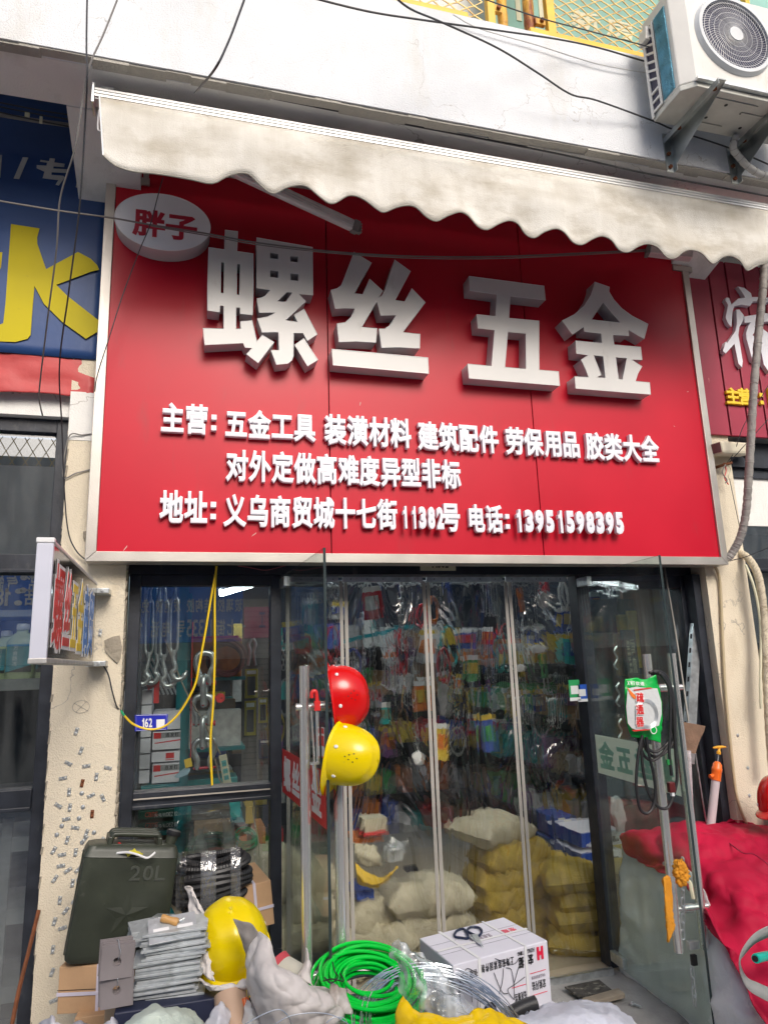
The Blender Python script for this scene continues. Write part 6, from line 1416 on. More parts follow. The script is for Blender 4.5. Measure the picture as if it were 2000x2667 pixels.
g = MB(); w0, w1 = v2 * .42, v2 * .47; g.slab([cs[1] + w0 + Vector((0, 0, .0026)), cs[2] + (cs[3] - cs[2]) * .42 + Vector((0, 0, .0026)), cs[2] + (cs[3] - cs[2]) * .47 + Vector((0, 0, .0026)), cs[1] + w1 + Vector((0, 0, .0026))], (0, 0, .001)); g.build('strap', m_white, WB)
g = MB()
for f_ in (.33, .66): g.slab([cs[1] + v2 * f_ + Vector((0, 0, .0006)), cs[2] + (cs[3] - cs[2]) * f_ + Vector((0, 0, .0006)), cs[2] + (cs[3] - cs[2]) * (f_ + .006) + Vector((0, 0, .0006)), cs[1] + v2 * (f_ + .006) + Vector((0, 0, .0006))], (0, 0, .0003))
g.build('flap_seam', colm('seam grey', (.25, .25, .3), .6), WB)
# printing, all upside down
def ftext(s, s0, s1, z0, z1, m_, off=.02):
    g = MB(); O = on_front(s1, z0, .0008); text_line(s, O, on_front(s0, z0, .0008) - O, Vector((0, 0, -(z1 - z0))), n * .0006, off, flat=False, mb=g); g.build('print', m_, WB)
ftext('H', .865, .945, .012, .055, mat('logo red', (.80, .01, .06), .4), .07)
ftext('宏', .765, .83, .028, .062, m_black, .03); ftext('HONG', .765, .845, .010, .024, m_black, .01)
ftext('挺', .66, .725, .030, .066, m_black, .03); ftext('TING', .66, .725, .012, .024, m_black)
ftext('上海宏挺紧固件制', .27, .62, .020, .048, m_black, .01); ftext('有限公司', .06, .24, .028, .055, m_black, .01)
ftext('宏挺闪钻', .79, .945, .118, .148, m_black, .01); ftext('钻尾螺丝', .60, .73, .138, .172, m_black, .01)
ftext('专业品质值得信赖', .79, .945, .100, .112, colm('grey print', (.35, .3, .35)), .0)
for a_, b_, z in ((.78, .955, .090), (.78, .955, .160), (.58, .73, .118), (.58, .73, .180)): fpoly([(a_, z), (b_, z), (b_, z + .0022), (a_, z + .0022)], mat('logo red', (0, 0, 0)))
g = MB(); g.disc(on_front(.34, .168, .001), n, .027, 0, 28); g.build('print', m_black, WB)
fpoly([(.325, .19), (.335, .15), (.345, .19)], m_yel3, .0016); fpoly([(.36, .19), (.352, .158), (.374, .19)], m_whitep, .0016)
def scrawl(pts, nm='marker_line'):
    g = MB(); g.tube(crom([on_front(a_, b_, .0022) for a_, b_ in pts], 5), .0011, 5); g.build(nm, m_black, WB)
scrawl([(.225, .105), (.22, .13), (.2, .16), (.1, .15), (.05, .11), (.06, .05), (.13, .02), (.20, .035)]); scrawl([(.16, .055), (.165, .125)]); scrawl([(.40, .055), (.47, .12), (.53, .13)]); scrawl([(.50, .05), (.48, .09), (.44, .125)])
scrawl([(.53, .05), (.58, .06), (.60, .10), (.62, .09), (.66, .06), (.70, .045), (.68, .03), (.60, .045), (.42, .012)]); scrawl([(.72, .095), (.60, .11), (.53, .12), (.58, .15), (.595, .15), (.60, .10)])
# top print
def ttext(s, a0, a1, b0, b1, m_, off=.01):
    tp = lambda a_, b_: cs[1] + u * a_ + v2 * b_ + Vector((0, 0, .0012)); g = MB(); O = tp(a1, b1); text_line(s, O, tp(a0, b1) - O, tp(a1, b0) - tp(a1, b1), (0, 0, .0005), off, flat=False, mb=g); g.build('print', m_, WB)
ttext('宏挺', .74, .9, .5, .62, mat('logo red', (0, 0, 0))); ttext('优质紧固件', .38, .62, .46, .62, colm('grey print', (.35, .3, .35)))
t2 = [c + Vector((0, 0, -.208)) + Vector((.02, -.0, 0)) for c in cs]
WB2 = carton('white_carton', 'lower white carton showing a corner under the printed one', t2, .2, m_wbox)
SCX = thing('scissors', 'black handled scissors lying open on the white carton', 'scissors', Q(1225, 2435, .546))
def zc(px, py): v = Q(px, py, .546); return v
hl = [[(1183, 2434), (1190, 2424), (1205, 2419), (1214, 2426), (1219, 2441), (1214, 2444), (1198, 2442), (1186, 2440)], [(1216, 2424), (1225, 2415), (1243, 2415), (1253, 2421), (1253, 2430), (1246, 2438), (1238, 2436), (1225, 2430)]]
for l_ in hl:
    g = MB(); g.tube(crom([zc(*q_) for q_ in l_], 4, True), .0045, 8, closed=True); g.build('handle', mat('navy rubber', (.01, .02, .06), .3), SCX)
for q_ in ([(1218, 2440), (1236, 2440), (1258, 2466), (1250, 2460)], [(1226, 2438), (1243, 2436), (1258, 2467), (1238, 2452)]):
    g = MB(); g.slab([zc(*k) for k in q_], (0, 0, .003 if q_[0][0] == 1218 else .0055)); g.build('blade', m_galv, SCX)
BH = [P(1330, 2640, -1.12), P(1365, 2622, -1.12), P(1395, 2612, -1.12)]
wire('black_hose', BH, .022, m_rubber, 'short thick black rubber piece under the white carton', 'rubber piece', seg=14)
# yellow bag with clear film
cloth('yellow_bag', [[P(1048, 2590, -1.28), P(1075, 2625, -1.32), P(1130, 2640, -1.36), P(1175, 2652, -1.36), P(1240, 2622, -1.36), P(1285, 2622, -1.34), P(1340, 2650, -1.32), P(1420, 2690, -1.3)],
                     [P(1030, 2640, -1.3), P(1080, 2660, -1.36), P(1130, 2668, -1.40), P(1180, 2672, -1.42), P(1240, 2665, -1.42), P(1290, 2665, -1.4), P(1350, 2685, -1.38), P(1410, 2710, -1.3)],
                     [P(1015, 2720, -1.3), P(1070, 2730, -1.4), P(1130, 2740, -1.45), P(1180, 2745, -1.48), P(1240, 2740, -1.48), P(1300, 2740, -1.45), P(1360, 2750, -1.4), P(1420, 2770, -1.3)]], m_yfilm, None, 8, 8, wr=.010, ws=9, thick=.002, seed=31)
tag(bpy.data.objects['yellow_bag'], 'glossy yellow plastic bag at the bottom edge, open around clear film', 'bag')
cloth('clear_film', [[P(1020, 2450, -1.22), P(1035, 2438, -1.23), P(1042, 2450, -1.24), P(1050, 2470, -1.24)],
                     [P(1008, 2480, -1.22), P(1040, 2490, -1.28), P(1090, 2485, -1.28), P(1140, 2500, -1.26)],
                     [P(1030, 2530, -1.22), P(1070, 2540, -1.32), P(1120, 2545, -1.32), P(1180, 2560, -1.28)],
                     [P(1045, 2590, -1.24), P(1090, 2600, -1.34), P(1150, 2600, -1.36), P(1225, 2600, -1.3)],
                     [P(1060, 2640, -1.26), P(1110, 2660, -1.34), P(1165, 2665, -1.36), P(1250, 2630, -1.3)]], m_clear, None, 8, 8, wr=.018, ws=12, thick=0, seed=32)
tag(bpy.data.objects['clear_film'], 'crumpled clear plastic bag rising to a point out of the yellow bag', 'bag')
cloth('clear_film', [[P(1060, 2480, -1.2), P(1085, 2475, -1.22), P(1120, 2490, -1.2)], [P(1070, 2540, -1.24), P(1110, 2530, -1.26), P(1165, 2545, -1.22)], [P(1090, 2600, -1.28), P(1140, 2590, -1.3), P(1200, 2600, -1.25)], [P(1110, 2650, -1.3), P(1160, 2650, -1.33), P(1240, 2630, -1.28)]], m_clear, None, 7, 7, wr=.02, ws=14, thick=0, seed=33)
tag(bpy.data.objects['clear_film.001'], 'second layer of clear film folded inside the yellow bag', 'bag')
# white covered bundle, bottom right of centre, and white sack bottom-left
cloth('white_bundle', [[P(1350, 2640, -1.2), P(1430, 2610, -1.1), P(1510, 2598, -1.1), P(1590, 2612, -1.1), P(1650, 2650, -1.15), P(1690, 2690, -1.2)],
                       [P(1340, 2665, -1.3), P(1430, 2640, -1.32), P(1510, 2630, -1.33), P(1590, 2640, -1.32), P(1650, 2670, -1.3), P(1700, 2710, -1.25)],
                       [P(1330, 2720, -1.3), P(1430, 2710, -1.4), P(1510, 2700, -1.42), P(1590, 2710, -1.4), P(1660, 2730, -1.35), P(1710, 2760, -1.25)]], mat('white crinkle film', (.72, .74, .82), .35, var=.06, bump=.7, bs=30), None, 9, 9, wr=.010, ws=14, thick=.002, seed=34, fine=.004, fs=60)
tag(bpy.data.objects['white_bundle'], 'white crinkled film bundle at the bottom edge right of the carton', 'bundle')
cloth('white_sack', [[P(90, 2690, -.9), P(128, 2640, -.95), P(160, 2655, -1.0), P(210, 2652, -1.0), P(260, 2662, -1.0), P(300, 2640, -.98), P(330, 2690, -.95)], [P(80, 2740, -.9), P(130, 2700, -1.05), P(165, 2700, -1.08), P(210, 2700, -1.08), P(260, 2710, -1.08), P(300, 2700, -1.05), P(340, 2740, -.95)]], mat('white film', (.74, .73, .78), .4, bump=.5, bs=20), None, 8, 8, wr=.014, ws=13, thick=.002, seed=35)
tag(bpy.data.objects['white_sack'], 'white plastic sack edge in the bottom left corner', 'sack')
cloth('green_sack', [[P(300, 2680, -1.0), P(345, 2640, -1.0), P(395, 2610, -1.0), P(440, 2616, -1.0), P(500, 2622, -1.0), P(530, 2650, -.98)], [P(280, 2700, -1.1), P(340, 2660, -1.18), P(400, 2640, -1.2), P(440, 2640, -1.2), P(500, 2650, -1.15), P(545, 2680, -1.05)], [P(270, 2760, -1.1), P(340, 2740, -1.2), P(400, 2720, -1.22), P(450, 2720, -1.22), P(510, 2730, -1.15), P(560, 2750, -1.05)]], m_sackg, None, 8, 8, wr=.010, ws=12, thick=.002, seed=36)
tag(bpy.data.objects['green_sack'], 'pale green woven sack at the bottom edge in front of the plate stack', 'sack')
cloth('printed_bag', [[P(575, 2605, -1.02), P(590, 2615, -1.04), P(610, 2640, -1.04)], [P(545, 2640, -1.05), P(570, 2650, -1.1), P(600, 2665, -1.08)], [P(530, 2690, -1.05), P(560, 2700, -1.1), P(600, 2710, -1.08)]], mat('grey white print bag', (.62, .62, .68), .35, var=.12, vs=40), None, 6, 6, wr=.006, ws=18, thick=.002, seed=37)
tag(bpy.data.objects['printed_bag'], 'white plastic bag with faint print near the bottom edge', 'bag')
cloth('white_sheet', [[P(640, 2595, -1.02), P(655, 2610, -1.06), P(675, 2625, -1.06)], [P(630, 2630, -1.06), P(660, 2645, -1.1), P(690, 2655, -1.08)], [P(620, 2690, -1.06), P(660, 2700, -1.1), P(700, 2700, -1.08)]], mat('pale crumpled film', (.62, .61, .60), .4, bump=.5, bs=20), None, 6, 6, wr=.012, ws=18, thick=.002, seed=38)
tag(bpy.data.objects['white_sheet'], 'small crumpled pale film left of the torn sack base', 'film')
g = MB(); g.tube([P(600, 2590, -.96), P(610, 2720, -1.05)], .05, 20); tag(g.build('kraft_roll', mat('kraft paper', (.50, .34, .24), .6, var=.1, bump=.3, bs=20)), 'brown kraft wrapped roll standing below the helmet', 'roll')
g = MB(); g.tube([P(636, 2600, -1.0), P(646, 2640, -1.02)], .014, 12); tag(g.build('orange_tube', mat('orange plastic', (0, 0, 0))), 'small orange tube end beside the kraft roll', 'tube')
g = MB(); q = [P(505, 2612, -.86), P(545, 2585, -.80), P(600, 2580, -.80), P(575, 2606, -.86)]; g.slab(q, (0, 0, -.025)); tag(g.build('tool_case', mat('case olive', (.34, .35, .28), .4)), 'flat grey-green tool case under the helmet', 'case')
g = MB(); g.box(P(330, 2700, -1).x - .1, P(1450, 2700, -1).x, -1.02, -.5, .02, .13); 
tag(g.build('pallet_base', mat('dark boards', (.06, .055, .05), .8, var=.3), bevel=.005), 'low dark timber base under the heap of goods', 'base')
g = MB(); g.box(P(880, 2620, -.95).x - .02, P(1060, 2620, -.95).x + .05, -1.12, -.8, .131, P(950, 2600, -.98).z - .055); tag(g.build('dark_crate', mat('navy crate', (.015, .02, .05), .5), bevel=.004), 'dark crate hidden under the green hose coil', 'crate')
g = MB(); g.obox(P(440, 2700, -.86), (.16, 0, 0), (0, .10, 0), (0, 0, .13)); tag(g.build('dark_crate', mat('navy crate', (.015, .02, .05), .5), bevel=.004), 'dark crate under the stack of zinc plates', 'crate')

# ================================================================== RIGHT SIDE: bulk bag, crimson sheet, strap, table with helmet
BB = thing('bulk_bag', 'large pale grey woven bulk bag with wide stitched bands by the right door', 'bulk bag', (2.4, -.9, 0))
cloth('bag_body', [[P(1636, 2210, -.10), P(1700, 2225, -.28), P(1780, 2250, -.50), P(1860, 2330, -.72), P(1950, 2480, -.85), P(2050, 2560, -.9)],
                   [P(1632, 2300, -.11), P(1700, 2330, -.30), P(1790, 2370, -.55), P(1880, 2440, -.80), P(1960, 2540, -.95), P(2060, 2600, -1.0)],
                   [P(1633, 2430, -.11), P(1705, 2480, -.32), P(1800, 2530, -.60), P(1890, 2580, -.88), P(1980, 2620, -1.02), P(2070, 2660, -1.05)],
                   [P(1628, 2530, -.10), P(1710, 2590, -.32), P(1810, 2650, -.62), P(1900, 2690, -.9), P(1990, 2720, -1.04), P(2080, 2740, -1.05)],
                   [P(1640, 2575, -.10), P(1730, 2660, -.32), P(1830, 2740, -.6), P(1910, 2790, -.9), P(2000, 2820, -1.0), P(2080, 2840, -1.0)]], m_bulk, BB, 10, 10, wr=.015, ws=6, thick=.003, seed=41, fine=.003, fs=26).location = (.0, .07, 0)
def band(pts, w, nm='stitched_band'):
    """ribbed webbing band following pts"""
    cp = crom(pts, 8); g = MB()
    for k in range(9):
        off = (k - 4) / 4 * w / 2; ps = []
        for i, p_ in enumerate(cp):
            d = (cp[min(i + 1, len(cp) - 1)] - cp[max(i - 1, 0)]).normalized(); s = d.cross(Vector((-.3, -1, .2))).normalized(); ps.append(p_ + s * off + Vector((0, -.004, .002)))
        g.tube(ps, w / 17, 5)
    return g.build(nm, m_bulk, BB)
band([P(1852, 2565, -.72), P(1905, 2605, -.83), P(1960, 2650, -.92), P(2010, 2690, -.95)], .05)
band([P(1938, 2515, -.83), P(1936, 2560, -.86), P(1930, 2600, -.88), P(1925, 2625, -.88)], .035)
band([P(1640, 2440, -.06), P(1700, 2490, -.24), P(1770, 2535, -.45), P(1835, 2575, -.63)], .04)
CT = thing('crimson_sheet', 'crimson fabric sheet draped over the goods at the right edge', 'tarpaulin', (2.5, -.7, .6))
cloth('sheet', [[P(1700, 2170, .0), P(1780, 2140, -.05), P(1850, 2135, -.08), P(1920, 2132, -.1), P(2000, 2140, -.15), P(2080, 2150, -.2)],
                [P(1616, 2165, -.06), P(1680, 2165, -.22), P(1790, 2152, -.35), P(1900, 2160, -.42), P(2000, 2180, -.5), P(2100, 2200, -.5)],
                [P(1622, 2205, -.10), P(1700, 2215, -.32), P(1800, 2225, -.52), P(1900, 2240, -.62), P(2000, 2270, -.7), P(2120, 2280, -.7)],
                [P(1665, 2245, -.20), P(1740, 2260, -.40), P(1830, 2300, -.62), P(1910, 2330, -.78), P(2010, 2370, -.86), P(2130, 2390, -.9)],
                [P(1720, 2262, -.36), P(1790, 2300, -.55), P(1870, 2380, -.75), P(1940, 2430, -.88), P(2030, 2470, -.98), P(2140, 2500, -1.0)],
                [P(1800, 2305, -.52), P(1835, 2395, -.76), P(1920, 2490, -.94), P(1985, 2570, -1.04), P(2060, 2600, -1.1), P(2150, 2620, -1.1)],
                [P(1850, 2380, -.74), P(1885, 2455, -.88), P(1935, 2530, -.99), P(1985, 2640, -1.09), P(2050, 2730, -1.14), P(2150, 2760, -1.14)]], m_tarp, CT, 16, 14, wr=.024, ws=5, thick=.004, seed=52, fine=.0015, fs=16)
wire('seam', [P(1868, 2188, -.44), P(1888, 2190, -.49), P(1910, 2205, -.56), P(1935, 2222, -.63), P(1960, 2224, -.66), P(1985, 2240, -.70), P(2005, 2258, -.73)], .003, mat('tarp seam', (.30, .004, .04), .6), parent=CT)
cloth('far_fold', [[P(1880, 2140, -.0), P(1920, 2120, .0), P(1960, 2130, .0), P(2020, 2160, .0)], [P(1880, 2148, -.1), P(1920, 2135, -.15), P(1970, 2150, -.2), P(2020, 2175, -.25)]], m_tarp, CT, 6, 6, wr=.006, ws=10, thick=.003, seed=54)
# webbing strap loop
cp = crom([P(2030, 2425, -1.15), P(1995, 2437, -1.2), P(1965, 2455, -1.22), P(1938, 2490, -1.22), P(1932, 2520, -1.2), P(1950, 2560, -1.18), P(1985, 2580, -1.18), P(2030, 2600, -1.16)], 10)
g = MB(); v = []
for i, p_ in enumerate(cp):
    d = (cp[min(i + 1, len(cp) - 1)] - cp[max(i - 1, 0)]).normalized(); s = d.cross(Vector((.1, -1, .1))).normalized(); wd = .024 * (.5 + .5 * abs(math.cos(i / len(cp) * math.pi * .9))) + .004
    v += [p_ + s * wd, p_ - s * wd * .6 + Vector((0, .02, 0))]
g.add(v, [(2 * i, 2 * i + 1, 2 * i + 3, 2 * i + 2) for i in range(len(cp) - 1)], 0, True); o = g.build('webbing_strap', weave(mat('white webbing', (.66, .66, .64), .7, bump=.3, bs=80), 160, .8)); tag(o, 'white webbing strap looping over the crimson sheet', 'strap'); s_ = o.modifiers.new('s', 'SOLIDIFY'); s_.thickness = .003
TH = thing('teal_hose', 'glossy teal hose end poking in at the right edge', 'hose', P(1980, 2495, -1.2))
g = MB(); cp = crom([P(1966, 2497, -1.25), P(1985, 2492, -1.22), P(2020, 2486, -1.15), P(2060, 2480, -1.1)], 6); g.tube(cp, [.0135] + [.0155] * (len(cp) - 1), 16); g.build('tube', m_tealh, TH)
g = MB(); g.disc(P(1966, 2497, -1.2515) + Vector((-.001, 0, 0)), Vector((-.8, -.6, 0)), .010); g.build('opening', m_black, TH)
TB = thing('steel_table', 'grey steel table edge behind the crimson sheet at the right', 'table', P(1970, 2110, -.1))
zt3 = P(1935, 2097, -.17).z; g = MB(); g.box(3.0, 4.2, -.42, -.16, zt3 - .03, zt3); g.build('top', m_galv, TB, bevel=.003)
g = MB(); g.box(3.02, 3.06, -.40, -.36, 0, zt3 - .03); g.build('leg', m_galv, TB)
g = MB(); g.box(3.9, 3.94, -.40, -.36, 0, zt3 - .03); g.build('leg', m_galv, TB)
g = MB(); g.box(3.14, 4.1, -.12, -.05, 0, zt3 - .05); g.build('pale_shelf_back', mat('dusty shelf', (.36, .36, .34), .7), TB)
hm = helmet('safety_helmet', 'red safety helmet at the right edge resting on the steel table', frame(P(2040, 2100, -.45), Vector((-1, -.35, -.05)), Vector((-.05, .1, 1))), m_helm_r, strap=False, holes=False)
# floor mat and loose bolt, tile edge at the threshold
q = [PZ(1470, 2574, .02), PZ(1560, 2556, .02), PZ(1600, 2588, .02), PZ(1505, 2598, .02)]
g = MB(); g.slab(q, (0, 0, .008)); tag(g.build('floor_mat', mat('worn mat', (.07, .065, .06), .9, var=.4, vs=40, bump=.6, stain=((.3, .28, .24), 25, .55, .1, (1, 1, 1)))), 'small worn dark mat on the door sill', 'mat')
q = [PZ(1515, 2612, .018), PZ(1610, 2585, .018), PZ(1628, 2600, .018), PZ(1530, 2625, .018)]
g = MB(); g.slab(q, (0, 0, .02)); tag(g.build('stone_slab', mat('broken stone', (.32, .27, .21), .8, var=.3, bump=.6), bevel=.003), 'broken beige stone strip at the foot of the right door', 'stone')
BT = thing('bolt', 'single zinc bolt lying on the pavement by the right door', 'bolt', PZ(1655, 2618, .01))
a = PZ(1648, 2615, .012); b = PZ(1668, 2622, .012); d = (b - a).normalized(); g = MB(); g.tube([a, b], .005, 8); g.build('shank', m_galv, BT); g = MB(); g.lathe([(0, 0), (.010, 0), (.010, .008), (0, .008)], a - d * .008, d, 6); g.build('head', m_galv, BT)

# ================================================================== INSIDE THE SHOP
m_emit = bpy.data.materials.new('lamp glow'); m_emit.use_nodes = True; nn = m_emit.node_tree.nodes; nn.clear()
e_ = nn.new('ShaderNodeEmission'); e_.inputs[0].default_value = (.85, .95, 1, 1); e_.inputs[1].default_value = 22; oo = nn.new('ShaderNodeOutputMaterial'); m_emit.node_tree.links.new(e_.outputs[0], oo.inputs[0])
for i, (a, b, lab) in enumerate(((P(575, 1545, 2.7), P(690, 1512, 2.9), 'lit tube lamp glowing at the top of the left display window'), (Vector((.9, .75, 2.6)), Vector((2.1, .75, 2.6)), 'added unseen tube lamp over the shop entrance, brightening the interior'), (Vector((.9, 1.7, 2.6)), Vector((2.4, 1.7, 2.6)), 'added unseen tube lamp in mid shop, brightening the interior'))):  # second and third tubes are added out of view to brighten the interior
    t = thing('tube_lamp', lab, 'lamp', (a + b) / 2)
    g = MB(); g.tube([a, b], .03, 10); g.build('tube', m_emit, t)
    g = MB(); g.beam(a + Vector((0, 0, .035)), b + Vector((0, 0, .035)), .07, .02); g.build('reflector', m_white, t)
    for q_ in (a, b): g = MB(); g.tube([q_ + Vector((0, 0, .04)), Vector((q_.x, q_.y, 2.9))], .003, 5); g.build('hanger', m_galv, t)
# teal shelf rack at the left window
RK = thing('teal_rack', 'teal steel shelf rack behind the left display window', 'shelf rack', (.0, .3, 0))
for px0, px1, y0_ in ((474, 499, .34),):
    x0, x1 = P(px0 - 14, 1800, y0_).x, P(px1 - 12, 1800, y0_).x; g = MB(); g.box(x0, x1, y0_, y0_ + .03, 0, 2.2); g.build('post', m_teal, RK)
zb1 = P(390, 2044, .26).z; g = MB(); g.box(-.19, P(470, 2040, .26).x, .24, .60, zb1 - .045, zb1); g.build('shelf', m_teal, RK)
zb2 = P(400, 2166, .26).z; g = MB(); g.box(-.19, P(470, 2166, .26).x, .26, .60, zb2 - .02, zb2); g.build('shelf', m_teal, RK)
g = MB(); g.box(-.19, -.16, .56, .6, 0, 2.2); g.build('post', m_teal, RK)
g = MB(); zz_ = P(1000, 1650, 1.7).z; g.beam(P(890, 1672, 1.7), P(1090, 1628, 1.9), .03, .03); g.build('cross_bar', m_teal, RK)

def wbox(x0, x1, yt, yb, y, name, label, m=m_wbox, d=.24, grp=None, deco=None):
    A = P(x0, yb, y); Bq = P(x1, yt, y); t = thing(name, label, 'box', (A.x, y, A.z), grp)
    g = MB(); g.box(A.x, Bq.x, y, y + d, A.z, Bq.z); g.build('box', m, t, bevel=.0015); w_ = Bq.x - A.x; h_ = Bq.z - A.z
    if deco == 'z':
        g = MB(); g.box(A.x + w_ * .04, A.x + w_ * .30, y - .0012, y, A.z + h_ * .62, A.z + h_ * .95); g.build('red_logo', m_redp, t)
        g = MB(); g.box(A.x + w_ * .30, Bq.x, y - .0011, y, A.z + h_ * .64, A.z + h_ * .95); gl_ = g.build('grey_band', colm('grey band', (.3, .3, .32)), t)
        g = MB(); g.hexa([(A.x + w_ * .08, y - .001, A.z + h_ * .34), (Bq.x, y - .001, A.z + h_ * .46), (Bq.x, y, A.z + h_ * .46), (A.x + w_ * .08, y, A.z + h_ * .34), (A.x + w_ * .08, y - .001, A.z + h_ * .40), (Bq.x, y - .001, A.z + h_ * .53), (Bq.x, y, A.z + h_ * .53), (A.x + w_ * .08, y, A.z + h_ * .40)]); g.build('red_stripe', m_redp, t)
        text_line('连发钉', (A.x + w_ * .45, y - .0015, A.z + h_ * .68), (w_ * .5, 0, 0), (0, 0, h_ * .24), (0, -.0005, 0), .02, flat=False).build('print', m_black, t)
    if deco == 'l':
        g = MB(); g.box(A.x + w_ * .5, A.x + w_ * .8, y - .0012, y, A.z + h_ * .3, A.z + h_ * .85); g.build('red_logo', m_redp, t); g = MB(); g.box(A.x + w_ * .5, A.x + w_ * .8, y - .0012, y, A.z + h_ * .12, A.z + h_ * .2); g.build('red_stripe', m_redp, t)
    return t
for i, (yt, yb) in enumerate(((1797, 1836), (1837, 1880), (1881, 1922), (1923, 1964), (1965, 2005), (2006, 2042))):
    wbox(352 - i * .9, 398 - i * 1.6, yt, yb, .235, 'white_box', 'plain white box, number %s from the top of the narrow stack' % ('one', 'two', 'three', 'four', 'five', 'six')[i])
wbox(399, 471, 1850, 1902, .27, 'white_box', 'plain white box topmost of the red-striped stack behind the 162 plate')
wbox(397, 471, 1903, 1954, .26, 'white_box', 'white box with red stripe just below the 162 plate', deco='z')
wbox(395, 469, 1955, 1986, .27, 'white_box', 'white box with a square red logo, in the middle of the stack', deco='l')
wbox(396, 468, 1987, 2041, .25, 'white_box', 'white box with red stripe at the bottom of the stack', deco='z')
for i, (yt, yb) in enumerate(((2106, 2137), (2138, 2165))):
    t = wbox(342, 455, yt, yb, .28, 'drill_case', ['dark green tool case on top of another behind the jerrycan', 'lower dark green tool case behind the jerrycan'][i], colm('case green', (.01, .07, .055), .3))
    A = P(378, yb - 8, .279); text_line('Cams', A, (.06, 0, 0), (0, 0, .022), (0, -.001, 0), .0, flat=False).build('print', colm('print red', (.6, .08, .05)), t)
    A = P(402, yb - 8, .279); text_line('充电钻DEZ12', A, (.11, 0, 0), (0, 0, .018), (0, -.001, 0), .0, flat=False).build('print', m_whitep, t)
wbox(350, 452, 2170, 2330, .34, 'brown_box', 'reddish brown box under the green tool cases', colm('brown box red', (.32, .15, .09), .7))
wbox(506, 602, 2140, 2182, .5, 'cardboard_box', 'cardboard box inside the lower window behind clear film', m_card)
wbox(640, 664, 2100, 2146, .5, 'yellow_carton', 'small yellow carton in the lower window by the door frame', colm('carton yellow', (.55, .38, .06)))
wbox(655, 692, 2155, 2225, .45, 'orange_brown_box', 'orange brown box in the lower window by the door frame', colm('orange brown', (.42, .17, .06)))
wbox(500, 600, 2100, 2138, .6, 'grey_box', 'dim grey box inside the lower window', colm('dim grey', (.12, .11, .10)))
coil('green_wire_coil', 'small green wire coil inside the lower window', P(640, 2185, .42), .05, .003, 12, mat('coil green', (.02, .30, .12), .4), 'wire coil', ax=(0, -.7, 1), spread=.015, height=.06)
coil('dark_green_coil', 'dark green hose coil in plastic inside the lower window', P(550, 2222, .42), .12, .009, 8, mat('dark green hose', (.01, .12, .05), .3), 'hose coil', ax=(0, -.4, 1), spread=.03, height=.09)
cloth('film_drape', [[P(500, 2105, .25), P(550, 2108, .22), P(600, 2110, .25)], [P(495, 2150, .22), P(550, 2155, .18), P(615, 2150, .22)], [P(490, 2200, .22), P(550, 2210, .18), P(618, 2205, .22)], [P(490, 2260, .25), P(550, 2260, .22), P(618, 2250, .25)]], m_clear, None, 7, 7, wr=.02, ws=9, thick=0, seed=61)
tag(bpy.data.objects['film_drape'], 'crumpled clear film draped inside the lower window', 'film')

# turnbuckles with hooks
def turnbuckle(px, top, bt, bb, hb, openr, y, label, tw=1):
    t = thing('turnbuckle', label, 'turnbuckle', P(px, bt, y), 'steel hook turnbuckles hung behind the left window')
    s = P(px, bt, y); e = P(px - 3, bb, y); w_ = .017 * tw; g = MB()
    for sg in (-1, 1): g.tube(crom([s + Vector((0, 0, .006)), s + Vector((sg * w_ * .7, 0, -.012)), s + Vector((sg * w_, 0, -.05)), e + Vector((sg * w_, 0, .05)), e + Vector((sg * w_ * .7, 0, .012)), e - Vector((0, 0, .006))], 5), .0066, 8)
    for q_ in (s, e): g.tube([q_ - Vector((0, 0, .014)), q_ + Vector((0, 0, .014))], .011, 12)
    g.build('body', m_galv, t)
    o_ = 1 if openr else -1; hbz = P(px, hb, y).z; g = MB(); R = .030
    g.tube(crom([e, e - Vector((0, 0, .03)), Vector((e.x + o_ * .010, e.y, hbz + R * 1.9)), Vector((e.x - o_ * .004, e.y, hbz + R * 1.1)), Vector((e.x + o_ * R * .45, e.y, hbz + .006)), Vector((e.x + o_ * R * 1.5, e.y, hbz + R * .35)), Vector((e.x + o_ * R * 2.1, e.y, hbz + R * 1.5))], 6), [.008 + .0045 * min(1, k / 14) - (.006 if k > 33 else 0) for k in range(37)], 10); g.build('hook', m_galv, t)
    g = MB(); tz = P(px, top, y).z; g.tube(crom([s, s + Vector((0, 0, .03)), s + Vector((-o_ * .004, 0, .055)), Vector((s.x - o_ * .022, s.y, tz - .02)), Vector((s.x - o_ * .016, s.y, tz)), Vector((s.x + o_ * .004, s.y, tz + .004))], 6), .0075, 10); g.build('hook', m_galv, t)
turnbuckle(391, 1510, 1562, 1706, 1783, False, .12, 'steel turnbuckle nearest the left pillar, its hook opening left')
turnbuckle(414, 1505, 1560, 1712, 1780, False, .17, 'steel turnbuckle second from the left, hook seen edge-on', .6)
turnbuckle(430, 1500, 1562, 1712, 1790, True, .14, 'steel turnbuckle third from the left with the lowest hook')
turnbuckle(456, 1505, 1555, 1700, 1772, True, .10, 'steel turnbuckle beside the teal post, hook opening right')
turnbuckle(372, 1520, 1575, 1680, 1765, False, .25, 'thin steel turnbuckle close to the dark left frame', .8)
